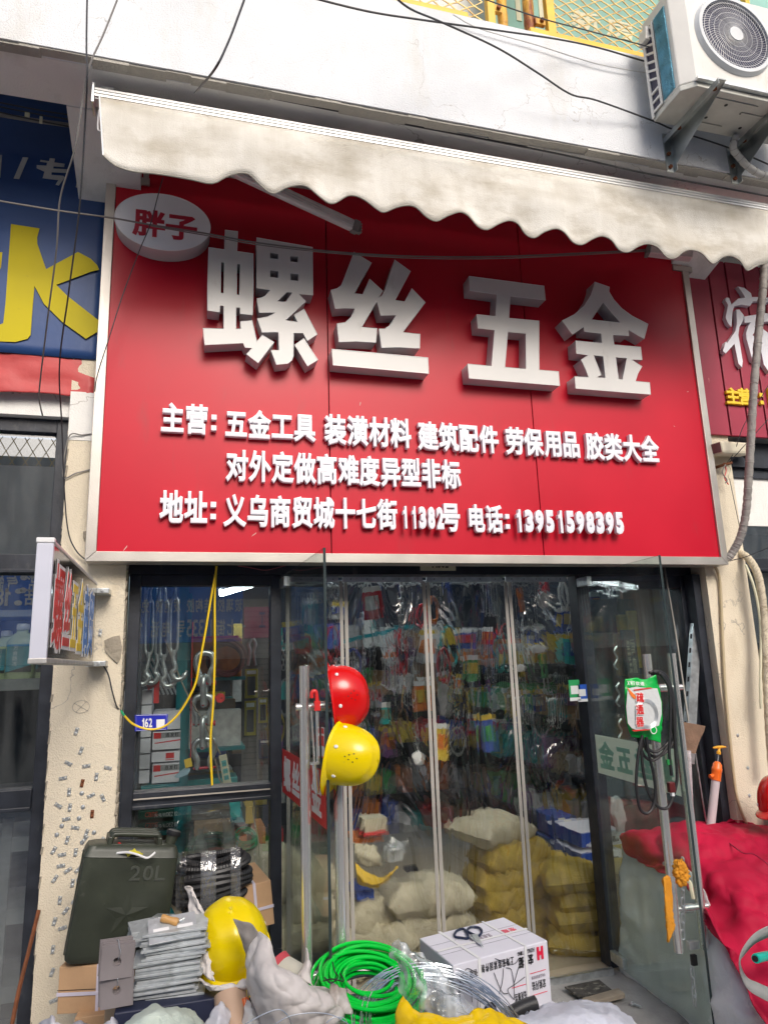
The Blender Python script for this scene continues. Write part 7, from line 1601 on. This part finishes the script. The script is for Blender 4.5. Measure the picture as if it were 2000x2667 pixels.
# shackles
def shackle(px, yt, yb, wpx, y, label, pin=True, side=False):
    t = thing('shackle', label, 'shackle', P(px, yt, y), 'shackles hung in a vertical chain'); a = P(px, yt, y); b = P(px, yb, y); h = a.z - b.z; w_ = P(px + wpx / 2, yt, y).x - a.x
    r = .0145; ux_ = Vector((.25, 1, 0)).normalized() if side else Vector((1, 0, 0)); pts = [b - ux_ * w_ * .62, b - ux_ * w_ * .60 + Vector((0, 0, h * .28)), b - ux_ * w_ * .85 + Vector((0, 0, h * .48)), b - ux_ * w_ + Vector((0, 0, h * .70)), b - ux_ * w_ * .72 + Vector((0, 0, h * .93)), b + Vector((0, 0, h))]
    pts += [Vector((0, 0, 0)) + (b + (b - q_) * 1) * 1 for q_ in []]
    mir = [b + ux_ * (-(q_ - b).dot(ux_)) + Vector((0, 0, (q_ - b).z)) for q_ in pts[:-1]][::-1]
    g = MB(); g.tube(crom(pts + mir, 5), r, 10); g.build('bow', m_galv, t)
    for sg in (-1, 1): pass
    g = MB(); g.tube([b - ux_ * w_ * .95, b + ux_ * w_ * 1.15], .0062, 10); 
    g.lathe([(0, 0), (.013, 0), (.013, .008), (0, .008)], b + ux_ * w_ * 1.1, ux_, 12); g.build('pin', mat('shackle pin red', (.60, .02, .05), .3), t)
    g = MB()
    for sg in (-1, 1): g.tube([b + ux_ * sg * w_ * .50, b + ux_ * sg * w_ * .74], .013, 12)
    g.build('eye', m_galv, t)
shackle(533, 1700, 1780, 46, .12, 'uppermost bow shackle with a bolt, top of the hanging chain')
shackle(532, 1762, 1835, 30, .12, 'narrow shackle turned sideways below the uppermost one', side=True)
shackle(528, 1812, 1885, 52, .12, 'wide bow shackle with red pin in the middle of the chain')
shackle(530, 1868, 1945, 30, .12, 'shackle turned sideways just above the biggest one', side=True)
shackle(531, 1925, 2000, 56, .12, 'biggest bow shackle at the bottom of the chain with a long red pin')
g = MB(); c = P(574, 1818, .2); g.lathe([(0, 0), (.022, 0), (.024, .005), (.022, .012), (0, .012)], c, (0, -1, 0), 20); g.tube([c, c - Vector((.05, -.01, .0))], .012, 10); g.disc(c + Vector((.006, -.0125, 0)), (0, -1, 0), .004, 1); o = g.build('red_round_handle', [m_redp, m_black]); tag(o, 'red round handle right of the shackle chain', 'wheel')  # red round handle, a disc on a short stub
g = MB(); c = P(409, 1785, .2); g.obox(c + Vector((0, 0, -.03)), (.013, 0, 0), (0, .008, 0), (0, 0, .055)); g.obox(c + Vector((-.025, 0, .005)), (.02, 0, .012), (0, .008, 0), (-.006, 0, .016)); o = g.build('red_clamp', m_redp, bevel=.003); tag(o, 'red clamp hanging behind the turnbuckle hooks', 'clamp')
for k in range(7): c = P(352 + k * 11, 1715, .5); wire('steel_bar', [c, c + Vector((.09, 0, -.19))], .006, m_galv, 'slanting steel bar in the fan of bars behind the hooks', 'bar', group='slanting steel bars behind the hooks')
# power strip with its lead
PS_ = thing('power_strip', 'cream power strip with teal sockets hanging inside the left window', 'power strip', P(585, 2000, .1))
a = P(580, 1966, .1); b = P(594, 2046, .1); d = (b - a).normalized(); s = Vector((-d.z, 0, d.x)); g = MB(); g.beam(a, b, .02, .038, s); g.build('body', mat('strip cream', (.58, .53, .38), .45), PS_, bevel=.003)
for k, L_ in enumerate((.026, .062, .092)):
    g = MB(); g.obox(a + d * (L_ + .012) + Vector((0, -.011, 0)), s * .011, (0, .001, 0), d * (.013 if k == 0 else .010)); so_ = g.build('socket', mat('socket teal', (.08, .34, .34), .4), PS_)
    g = MB()
    for dx in (-.005, .005): g.obox(a + d * (L_ + .012) + s * dx + Vector((0, -.0124, 0)), s * .001, (0, .0005, 0), d * .0035)
    g.build('socket_hole', m_black, so_)
wire('strip_lead', [P(430, 1665, .1), P(480, 1790, .1), P(530, 1880, .1), P(575, 1965, .1)], .004, mat('lead taupe', (.28, .23, .19), .5), 'taupe lead running diagonally down to the power strip')
wire('strip_lead', [P(560, 1975, .1), P(566, 2000, .1), P(575, 2035, .1), P(600, 2048, .1), P(640, 2046, .1)], .004, mat('lead taupe', (0, 0, 0)), 'taupe lead curling under the power strip')
wire('red_wire', [P(503, 1620, .09), P(499, 1800, .09), P(497, 1985, .09)], .0018, m_redp, 'thin red wire running down beside the teal post')
wire('grey_flex', [P(665, 2070, .1), P(660, 2120, .1), P(672, 2180, .1), P(676, 2230, .1)], .003, m_cream, 'pale flex hanging in the lower window')
g = MB(); c = P(491, 1987, .085); g.obox(c, (.016, 0, .004), (0, .003, 0), (-.004, 0, .019)); o = g.build('yellow_tag', mat('tag yellow', (.75, .5, .02), .5)); tag(o, 'small yellow tape tag left of the biggest shackle', 'tag')
cloth('blue_film', [[P(485, 1998, .085), P(492, 2000, .085), P(497, 2003, .085)], [P(468, 2010, .085), P(480, 2015, .085), P(488, 2018, .085)], [P(454, 2024, .085), P(460, 2026, .085), P(466, 2026, .085)]], mat('blue film', (.30, .45, .55), .3), None, 4, 4, wr=.004, ws=30, thick=.001, seed=2)
tag(bpy.data.objects['blue_film'], 'twisted blue film tail under the yellow tag', 'film')
# pegboard with tools
PG = thing('pegboard', 'grey perforated pegboard seen through the left window', 'pegboard', P(660, 1850, 1.4))
A = P(628, 2060, 1.4); Bq = P(705, 1560, 1.4); g = MB(); g.box(A.x, Bq.x, 1.4, 1.42, A.z, Bq.z); g.build('board', colm('peg grey', (.20, .18, .17), .6), PG)
g = MB()
for i in range(9):
    for j in range(34): g.disc((A.x + .02 + i * (Bq.x - A.x - .04) / 8, 1.3985, A.z + .02 + j * (Bq.z - A.z) / 35), (0, -1, 0), .004, 0, 6)
g.build('peg_hole', m_black, PG)
pc = 0
def pack(px, py, w_, h_, y, cm, label, grp=None, name='tool_packet'):
    c = P(px, py, y); t = thing(name, label, 'packet', c, grp); g = MB(); g.obox(c, (w_ / 2, 0, 0), (0, .008, 0), (0, 0, h_ / 2)); g.build('card', cm, t, bevel=.002)
    g = MB(); g.obox(c + Vector((0, -.012, -h_ * .08)), (w_ * .3, 0, 0), (0, .006, 0), (0, 0, h_ * .32)); g.build('tool', mat('tool dark', (.10, .10, .11), .3, .4), t, bevel=.003)
    g = MB(); g.obox(c + Vector((0, -.009, h_ * .38)), (w_ * .35, 0, 0), (0, .001, 0), (0, 0, h_ * .06)); g.build('print', m_whitep, t); return t
my = mat('card yellow', (.50, .42, .03), .4)
pack(655, 1780, .085, .19, 1.38, my, 'yellow tool card at the top of the pegboard'); pack(652, 1870, .075, .22, 1.38, my, 'long yellow tool card low on the pegboard'); pack(685, 1850, .06, .16, 1.38, my, 'narrow yellow tool card at the right of the pegboard'); pack(690, 1950, .08, .12, 1.38, colm('card navy', (.04, .06, .16)), 'dark blue tool card at the foot of the pegboard')
PL_ = thing('locking_pliers', 'silver locking pliers hung on the pegboard', 'pliers', P(657, 1700, 1.38)); c = P(657, 1690, 1.37)
g = MB(); g.tube(crom([c + Vector((.0, 0, .07)), c + Vector((-.022, 0, .03)), c + Vector((-.012, 0, -.02)), c + Vector((-.026, 0, -.11))], 5), .011, 8); g.tube(crom([c + Vector((.006, 0, .07)), c + Vector((.024, 0, .03)), c + Vector((.012, 0, -.02)), c + Vector((.022, 0, -.11))], 5), .011, 8); g.build('jaws', m_galv, PL_)
coil('rope_coil', 'dark red rope coil behind the shackles', P(590, 1715, .9), .10, .010, 4, mat('rope dark red', (.20, .03, .03), .7), 'rope', ax=(0, -1, .1), spread=.02, height=.04)

# racks of hanging goods behind the curtain: packets, loops, chains, hooks
cols_ = {'red': (.60, .03, .04), 'orange': (.75, .20, .03), 'teal': (.03, .36, .34), 'blue': (.05, .10, .42), 'white': (.66, .66, .64), 'green': (.06, .34, .10), 'yellow': (.70, .50, .06), 'brown': (.28, .17, .09), 'grey': (.32, .32, .33), 'purple': (.22, .10, .26)}
names = list(cols_)
hr = random.Random(3)
for k in range(4):
    g = MB(); y = .55 + k * .55; g.tube([(.5, y, 2.16 + .02 * k), (3.15, y, 2.16 + .02 * k)], .012, 6); o = g.build('hanging_rail', m_galv); tag(o, ['front hanging rail across the shop above the packets', 'second hanging rail across the shop', 'third hanging rail across the shop', 'rearmost hanging rail across the shop'][k], 'rail')
def packm(cn): return mat('pack ' + cn, cols_[cn], .3, var=.25, vs=20)
for row_, (y, zr, n) in enumerate(((.55, 1.96, 13), (.80, 1.62, 13), (1.1, 1.88, 16), (1.3, 1.40, 15), (1.65, 1.75, 17), (1.9, 1.15, 17), (2.3, 1.5, 17), (.75, 1.22, 9))):
    for i in range(n):
        x = .58 + (2.45) * (i + hr.random() * .7) / n; z = zr + hr.uniform(-.12, .1); cn = hr.choice(names if row_ % 2 else ['red', 'red', 'orange', 'teal', 'white', 'purple', 'blue', 'grey', 'green'])
        kind = hr.choice(['p', 'p', 'l', 'c', 'h', 'b'])
        rn = ('front', 'second', 'third', 'fourth', 'fifth', 'sixth', 'rear', 'near')[row_]
        if kind == 'p':
            t = thing('hanging_packet', '%s packet hanging in the %s row behind the clear curtain' % (cn, rn), 'packet', (x, y, z), 'packets hanging behind the curtain'); w_ = hr.uniform(.05, .13); h_ = hr.uniform(.10, .24)
            t.rotation_euler = (0, hr.uniform(-.15, .15), hr.uniform(-.5, .5)); WM[t.name] = t.matrix_basis.copy()
            g = MB(); v = [(-w_ / 2, -.004, -h_), (w_ / 2, -.004, -h_), (w_ / 2, -.002, 0), (-w_ / 2, -.002, 0)]; g.hexa([(-w_ / 2, -.012, -h_), (w_ / 2, -.012, -h_), (w_ / 2, .012, -h_), (-w_ / 2, .012, -h_), (-w_ / 2, -.002, 0), (w_ / 2, -.002, 0), (w_ / 2, .002, 0), (-w_ / 2, .002, 0)]); g.build('bag', packm(cn), t, True, .004)
            g = MB(); g.box(-w_ * .35, w_ * .35, -.016, -.011, -h_ * .7, -h_ * .25); g.build('contents', packm(hr.choice(names)), t, True, .003)
            g = MB(); g.box(-w_ * .5, w_ * .5, -.006, .006, -.02, .012); g.build('header_card', m_whitep if hr.random() < .6 else packm('yellow'), t, True)
        elif kind == 'l':
            t = thing('hanging_rope_loop', '%s rope loop hanging in the %s row behind the clear curtain' % (cn, rn), 'rope', (x, y, z), 'rope loops hanging behind the curtain'); g = MB(); w_ = hr.uniform(.03, .07); h_ = hr.uniform(.12, .28)
            for q_ in range(3): g.tube(crom([(x, y, z), (x - w_, y + .01 * q_, z - h_ * .5), (x - w_ * .5 + .01 * q_, y, z - h_ - .01 * q_), (x + w_ * .6, y, z - h_ * .95), (x + w_, y + .01 * q_, z - h_ * .4)], 5, True), .007, 6, closed=True)
            g.build('loops', packm(cn), t)
        elif kind == 'c':
            t = thing('hanging_chain', 'steel chain hanging in the %s row behind the clear curtain' % rn, 'chain', (x, y, z), 'chains hanging behind the curtain'); g = MB()
            for q_ in range(hr.randint(7, 12)):
                b_ = link_mesh((x, y, z - q_ * .034), (x, y, z - q_ * .034 - .042), .005, None, .011 if q_ % 2 else -.011); g.add(b_.v, b_.f, 0, True)
            g.build('links', m_galv, t)
        elif kind == 'h':
            t = thing('hook_cluster', 'cluster of long steel hooks hanging in the %s row behind the clear curtain' % rn, 'hooks', (x, y, z), 'steel hooks hanging behind the curtain')
            for q_ in range(6):
                g = MB(); xx0 = x + q_ * .018; L_ = hr.uniform(.12, .2); g.tube(crom([(xx0 - .01, y, z - .01), (xx0, y, z + .008), (xx0 + .005, y, z - .02), (xx0 + .003, y, z - L_), (xx0 - .008, y, z - L_ - .018), (xx0 - .018, y, z - L_)], 4), .0035, 6); g.build('hook', m_galv, t)
        else:
            t = thing('hanging_tool', '%s handled tool hanging in the %s row behind the clear curtain' % (cn, rn), 'tool', (x, y, z), 'handled tools hanging behind the curtain'); g = MB(); L_ = hr.uniform(.10, .16)
            g.tube([(x, y, z), (x + .01, y, z - L_)], .011, 8); g.build('handle', packm(cn), t); g = MB(); g.tube([(x + .01, y, z - L_), (x + .015, y, z - L_ - .09)], .006, 6); g.obox((x + .017, y, z - L_ - .1), (.02, 0, 0), (0, .006, 0), (0, 0, .012)); g.build('head', m_galv, t)
# specific bright shapes behind the strips
for (px, py, wx, hz_, y, m_, lab) in ((1420, 1560, .09, .11, .5, m_white, 'white mask packet hung high behind the last curtain strip'), (1405, 1690, .11, .05, .5, m_white, 'folded white cloth behind the last curtain strip'), (1355, 1740, .08, .045, .5, m_white, 'white oval plate behind the last curtain strip'), (1350, 1820, .09, .18, .8, packm('brown'), 'tan woven packet behind the last curtain strip'), (1160, 1820, .11, .24, .9, packm('grey'), 'tall grey packet behind the second wide curtain strip'), (1090, 1975, .08, .08, .6, m_white, 'white and yellow packet low behind the first wide strip')):
    c = P(px, py, y); t = thing('hanging_packet', lab, 'packet', c); g = MB(); g.lathe([(0, 0), (.7, 0), (1, .3), (.95, .7), (.5, 1), (0, 1)], (0, 0, 0), (0, -1, 0), 20); g.v = [(c.x + v_[0] * wx / 2 * (1 + .15 * math.sin(v_[2] * 5)), c.y + v_[1] * .02, c.z + v_[2] * hz_ / 2) for v_ in g.v]; g.build('body', m_, t)
    g = MB(); g.tube([c + Vector((0, 0, hz_ / 2)), Vector((c.x, c.y, 2.15))], .0015, 4); g.build('string', m_white, t)
# side shelves along both walls with small boxes
for si, (x0, x1, lab) in enumerate(((.0, .35, 'left'), (2.75, 3.15, 'right'))):
    RS = thing('shelf_rack', 'dark shelf rack along the %s wall inside the shop' % lab, 'shelf rack', (x0, 1.6, 0))
    for z in (.3, .7, 1.1, 1.5): g = MB(); g.box(x0, x1, .9, 3.6, z - .02, z); g.build('shelf', m_teal if si == 0 else m_frame, RS)
    for y in (.9, 3.6): g = MB(); g.box(x0, x0 + .03, y, y + .03, 0, 2.0); g.build('post', m_teal if si == 0 else m_frame, RS)
    for z in (.3, .7, 1.1, 1.5):
        for k in range(10):
            cn = hr.choice(names); w_ = hr.uniform(.12, .2); hh = hr.uniform(.1, .26); y = .95 + k * .26; g = MB(); g.box(x0 + .03, x1 - .02, y, y + w_, z, z + hh); o = g.build('stock_box', packm(cn), bevel=.003); tag(o, '%s stock box %s on the %s shelf of the %s wall rack' % (cn, 'near the front' if k < 3 else 'midway along' if k < 7 else 'at the far end', {.3: 'lowest', .7: 'second', 1.1: 'third', 1.5: 'top'}[z], lab), 'box', 'stock boxes on the wall racks')
bk = thing('back_rack', 'rack of stock boxes along the rear wall of the shop', 'shelf rack', (1.5, 3.4, 0))
for z in (.35, .8, 1.25, 1.7): g = MB(); g.box(.4, 2.7, 3.2, 3.6, z - .02, z); g.build('shelf', m_frame, bk)
for z in (.0, .35, .8, 1.25, 1.7):
    for k in range(13):
        cn = hr.choice(names); g = MB(); x = .42 + k * .175; g.box(x, x + hr.uniform(.1, .165), 3.22, 3.5, z, z + hr.uniform(.12, .3)); o = g.build('stock_box', packm(cn), bevel=.003); tag(o, '%s stock box at the %s of the %s row on the rear rack' % (cn, 'left end' if k < 4 else 'middle' if k < 9 else 'right end', {.0: 'floor', .35: 'lowest shelf', .8: 'second shelf', 1.25: 'third shelf', 1.7: 'top shelf'}[z]), 'box', 'stock boxes on the rear rack')
# sacks
sm = [sack_mesh('sack', .46, .30, .125, m_sacky, 1), sack_mesh('sack', .46, .30, .125, m_sacky, 2)]
sc_ = [sack_mesh('sack', .46, .32, .12, m_sackc, 3), sack_mesh('sack', .44, .30, .12, m_sackc, 4)]
def put(me, x, y, z, rz, name, label, grp, rx=0, sc=1):
    o = link(name, me); o.location = (x, y, z); o.rotation_euler = (rx + hr.uniform(-.06, .06), hr.uniform(-.09, .09), rz + hr.uniform(-.12, .12)); o.scale = (sc * hr.uniform(.92, 1.06), sc * hr.uniform(.95, 1.08), sc * hr.uniform(1, 1.15)); return tag(o, label, 'sack', grp)
lv = ['bottom', 'second', 'third', 'fourth', 'top']
for k in range(5):
    put(sm[k % 2], 1.80 + hr.uniform(-.02, .02), .50, .065 + k * .098, .15 + hr.uniform(-.1, .1), 'yellow_sack', '%s yellow woven sack of the left column in the heap behind the curtain' % lv[k], 'yellow sacks heaped inside')
for k in range(4):
    put(sm[(k + 1) % 2], 2.10 + hr.uniform(-.02, .02), .36, .065 + k * .10, 1.35 + hr.uniform(-.1, .1), 'yellow_sack', '%s yellow sack of the column whose ends face the door jamb' % lv[k], 'yellow sacks heaped inside')
for k in range(4):
    put(sm[k % 2], 2.42 + hr.uniform(-.02, .02), .42, .065 + k * .10, 1.5 + hr.uniform(-.1, .1), 'yellow_sack', '%s yellow sack of the column behind the right jamb' % lv[k], 'yellow sacks heaped inside')
put(sc_[0], 1.72, .50, .60, .4, 'cream_sack', 'pale sack lying on top of the yellow heap', None, rx=.1)
for i, (px, py, y, rz, s, lab) in enumerate(((1105, 2330, .38, -.12, 1.05, 'plump cream sack on top of the pile by the entrance'), (1110, 2400, .40, .1, 1, 'cream sack directly under the plump top one'), (1170, 2450, .42, -.1, 1, 'lowest cream sack at the right of the pile'), (985, 2370, .42, .15, .95, 'cream sack upper left in the pile by the entrance'), (970, 2430, .40, -.05, 1, 'cream sack lower left in the pile with scribbled figures'), (960, 2480, .38, .1, 1, 'bottom left cream sack of the pile'), (1110, 2490, .44, 0, 1, 'bottom cream sack hidden behind the carton'))):
    c = P(px, py, y); put(sc_[i % 2], c.x, y, max(.07, c.z), rz, 'cream_sack', lab, None, sc=s)
for i, (px, py, y, rz) in enumerate(((660, 2260, .38, .3), (672, 2310, .36, .0), (775, 2300, .55, .2), (775, 2360, .5, -.1), (790, 2420, .5, .1))):
    c = P(px, py, y); put(sc_[i % 2], c.x, y, c.z, rz, 'cream_sack', ['beige sack right behind the black hose roll', 'beige sack under the one behind the hose roll', 'dim beige sack high behind the left door glass', 'dim beige sack midway behind the left door glass', 'dim beige sack low behind the left door glass'][i], None)
cloth('yellow_bag_flap', [[P(928, 2245, .3), P(960, 2275, .28), P(1000, 2280, .26), P(1035, 2252, .28)], [P(928, 2275, .28), P(955, 2300, .24), P(990, 2302, .22), P(1032, 2265, .25)], [P(930, 2300, .3), P(955, 2312, .26), P(985, 2318, .25), P(1010, 2300, .28)]], mat('flap yellow', (.72, .46, .02), .45, var=.12, bump=.3), None, 6, 6, wr=.01, ws=14, thick=.003, seed=71)
tag(bpy.data.objects['yellow_bag_flap'], 'bright yellow folded bag lying on the cream sacks', 'bag')
cloth('clear_packet', [[P(1020, 2180, .35), P(1045, 2190, .34), P(1068, 2182, .35)], [P(1008, 2215, .32), P(1035, 2215, .3), P(1060, 2215, .32)], [P(1000, 2250, .32), P(1030, 2248, .3), P(1050, 2245, .32)]], m_clear, None, 5, 5, wr=.015, ws=16, thick=0, seed=72)
tag(bpy.data.objects['clear_packet'], 'knotted clear plastic packet standing on the cream sacks', 'packet')
cloth('white_rag', [[P(925, 2195, .4), P(955, 2195, .38), P(985, 2200, .38)], [P(925, 2225, .36), P(960, 2230, .32), P(995, 2240, .35)], [P(930, 2250, .36), P(960, 2262, .33), P(1000, 2258, .36)]], m_sackc, None, 5, 5, wr=.014, ws=16, thick=.002, seed=73)
tag(bpy.data.objects['white_rag'], 'crumpled pale cloth left of the clear packet on the cream sacks', 'cloth')
t = wbox(950, 1010, 2130, 2175, .45, 'glove_bundle', 'white and red knitted glove bundle above the cream sacks', m_sackc, d=.12); g = MB(); c = P(980, 2172, .445); g.box(c.x - .07, c.x + .07, .44, .57, c.z - .008, c.z + .008); g.build('red_hem', m_redp, t)
wbox(925, 1000, 2178, 2200, .5, 'orange_crate', 'orange red crate above the cream sacks', packm('orange'), d=.2)
wbox(930, 975, 2320, 2350, .33, 'blue_bag', 'dark blue printed bag among the cream sacks', packm('blue'), d=.2)
wbox(1062, 1090, 2262, 2275, .3, 'dark_tin', 'small dark tin standing on the plump cream sack', m_black, d=.06)
# blue and white cartons on the yellow sacks
def bcart(x0, x1, yt, yb, y, lab):
    A = P(x0, yb, y); Bq = P(x1, yt, y); t = thing('blue_white_carton', lab, 'carton', (A.x, y, A.z)); w_ = Bq.x - A.x; h_ = Bq.z - A.z
    g = MB(); g.box(A.x, Bq.x, y, y + .3, A.z, Bq.z); g.build('box', m_wbox, t, bevel=.002); g = MB(); g.box(A.x - .002, A.x - .0008, y, y + .3, A.z + .002, Bq.z - .002); g.build('blue_side', mat('carton blue', (.02, .07, .38), .4), t)
    g = MB(); g.hexa([(A.x, y - .0015, A.z + .001), (A.x + w_ * .12, y - .0015, A.z + .001), (A.x + w_ * .12, y, A.z + .001), (A.x, y, A.z + .001), (A.x, y - .0015, Bq.z - .001), (A.x + w_ * .45, y - .0015, Bq.z - .001), (A.x + w_ * .45, y, Bq.z - .001), (A.x, y, Bq.z - .001)]); g.build('blue_corner', mat('carton blue', (0, 0, 0)), t)
    text_line('固特', (A.x + w_ * .92, y - .002, A.z + h_ * .62), (-w_ * .4, 0, 0), (0, 0, -h_ * .4), (0, -.0008, 0), .02, flat=False).build('print', m_black, t); return t
bcart(1518, 1618, 2160, 2210, .30, 'upper blue and white carton behind the right jamb'); bcart(1518, 1618, 2212, 2266, .28, 'lower blue and white carton behind the right jamb')
for i, (yt, yb) in enumerate(((2125, 2182), (2184, 2250))):
    t = wbox(1448, 1500, yt, yb, .62 - .02 * i, 'blue_carton', ['upper blue carton standing on the yellow sacks', 'lower blue carton standing on the yellow sacks'][i], mat('carton blue2', (.03, .07, .25), .45), d=.25)
    A = P(1470, yb - 14, .60 - .02 * i); g = MB(); g.box(A.x, A.x + .05, A.y - .004, A.y - .002, A.z, A.z + .07); g.build('white_square', m_cream, t)
cloth('plastic_bag', [[P(1590, 2075, .25), P(1605, 2070, .24), P(1620, 2080, .25)], [P(1588, 2110, .22), P(1605, 2110, .2), P(1628, 2110, .22)], [P(1600, 2155, .22), P(1612, 2155, .2), P(1630, 2150, .22)], [P(1602, 2185, .24), P(1615, 2188, .23), P(1628, 2182, .24)]], mat('thin white plastic', (.62, .64, .66), .25, bump=.6, bs=30), None, 6, 6, wr=.012, ws=20, thick=.002, seed=74)
tag(bpy.data.objects['plastic_bag'], 'thin white plastic bag hanging beside the blue and white cartons', 'bag')
# tall goods behind the fixed right pane
for i, (x0, x1, yt, yb, y, m_, lab) in enumerate(((1575, 1650, 1560, 2080, .45, colm('dim slate', (.07, .09, .10)), 'tall dark slate panel behind the right glass'), (1655, 1715, 1500, 1880, .5, colm('dim brown', (.20, .09, .06)), 'tall brown panel behind the right glass'), (1625, 1640, 1600, 1760, .4, packm('yellow'), 'yellow stick behind the right glass'), (1650, 1657, 1590, 1740, .38, packm('yellow'), 'thin yellow tube behind the right glass'), (1612, 1630, 1650, 1760, .36, colm('strip tan', (.35, .25, .10)), 'tan strip behind the right glass'))):
    A = P(x0, yb, y); Bq = P(x1, yt, y); g = MB(); g.box(A.x, Bq.x, y, y + .03, A.z, Bq.z); o = g.build('leaning_panel', m_, bevel=.003); tag(o, lab, 'panel')
t = thing('level_box', 'dark grey long tool box with white lettering leaning behind the right glass', 'tool box', P(1650, 1750, .3)); a = P(1660, 1860, .3); b = P(1632, 1640, .3)
g = MB(); g.beam(a, b, .03, .085, (1, 0, 0)); g.build('box', colm('slate box', (.06, .07, .075), .4), t)
for k, (s_, L_) in enumerate((('高精度水平尺', .25), ('LEVEL 400mm', .25), ('箱志', .12))):
    u_ = (a - b).normalized() if False else (b - a).normalized(); O = a + u_ * ((b - a).length - .06) + Vector((-.03 + .03 * (k % 2), -.017, 0)) if k < 2 else a + u_ * .12 + Vector((-.02, -.017, 0))
    text_line(s_, O, -u_ * L_ * .8, Vector((.024 if k < 2 else .045, 0, 0)), (0, -.001, 0), .0, flat=False).build('print', m_cream, t)
# curved hooks (gate hooks) behind the right pane
for k in range(3): c = P(1608 + 6 * k, 1710 + k * 95, .22); wire('curved_hook', [c + Vector((0, 0, .06)), c + Vector((-.02, 0, .03)), c + Vector((-.005, 0, -.01)), c + Vector((-.03, 0, -.05)), c + Vector((-.01, 0, -.075))], .006, m_galv, 'curved steel hook in the column behind the right glass', 'hook', group='curved steel hooks behind the right glass')

# make sure parents with moved transforms keep children in place
bpy.context.view_layer.update()
for o in bpy.data.objects:
    if o.name.split('.')[0] in ('tape_edge', 'wrap_edge', 'fin_line', 'grille_bars', 'wire_mesh', 'peg_hole', 'vent_hole', 'drain_hole', 'broken_corner', 'balcony_mesh', 'slot', 'plaster_edge'): o['kind'] = 'stuff'
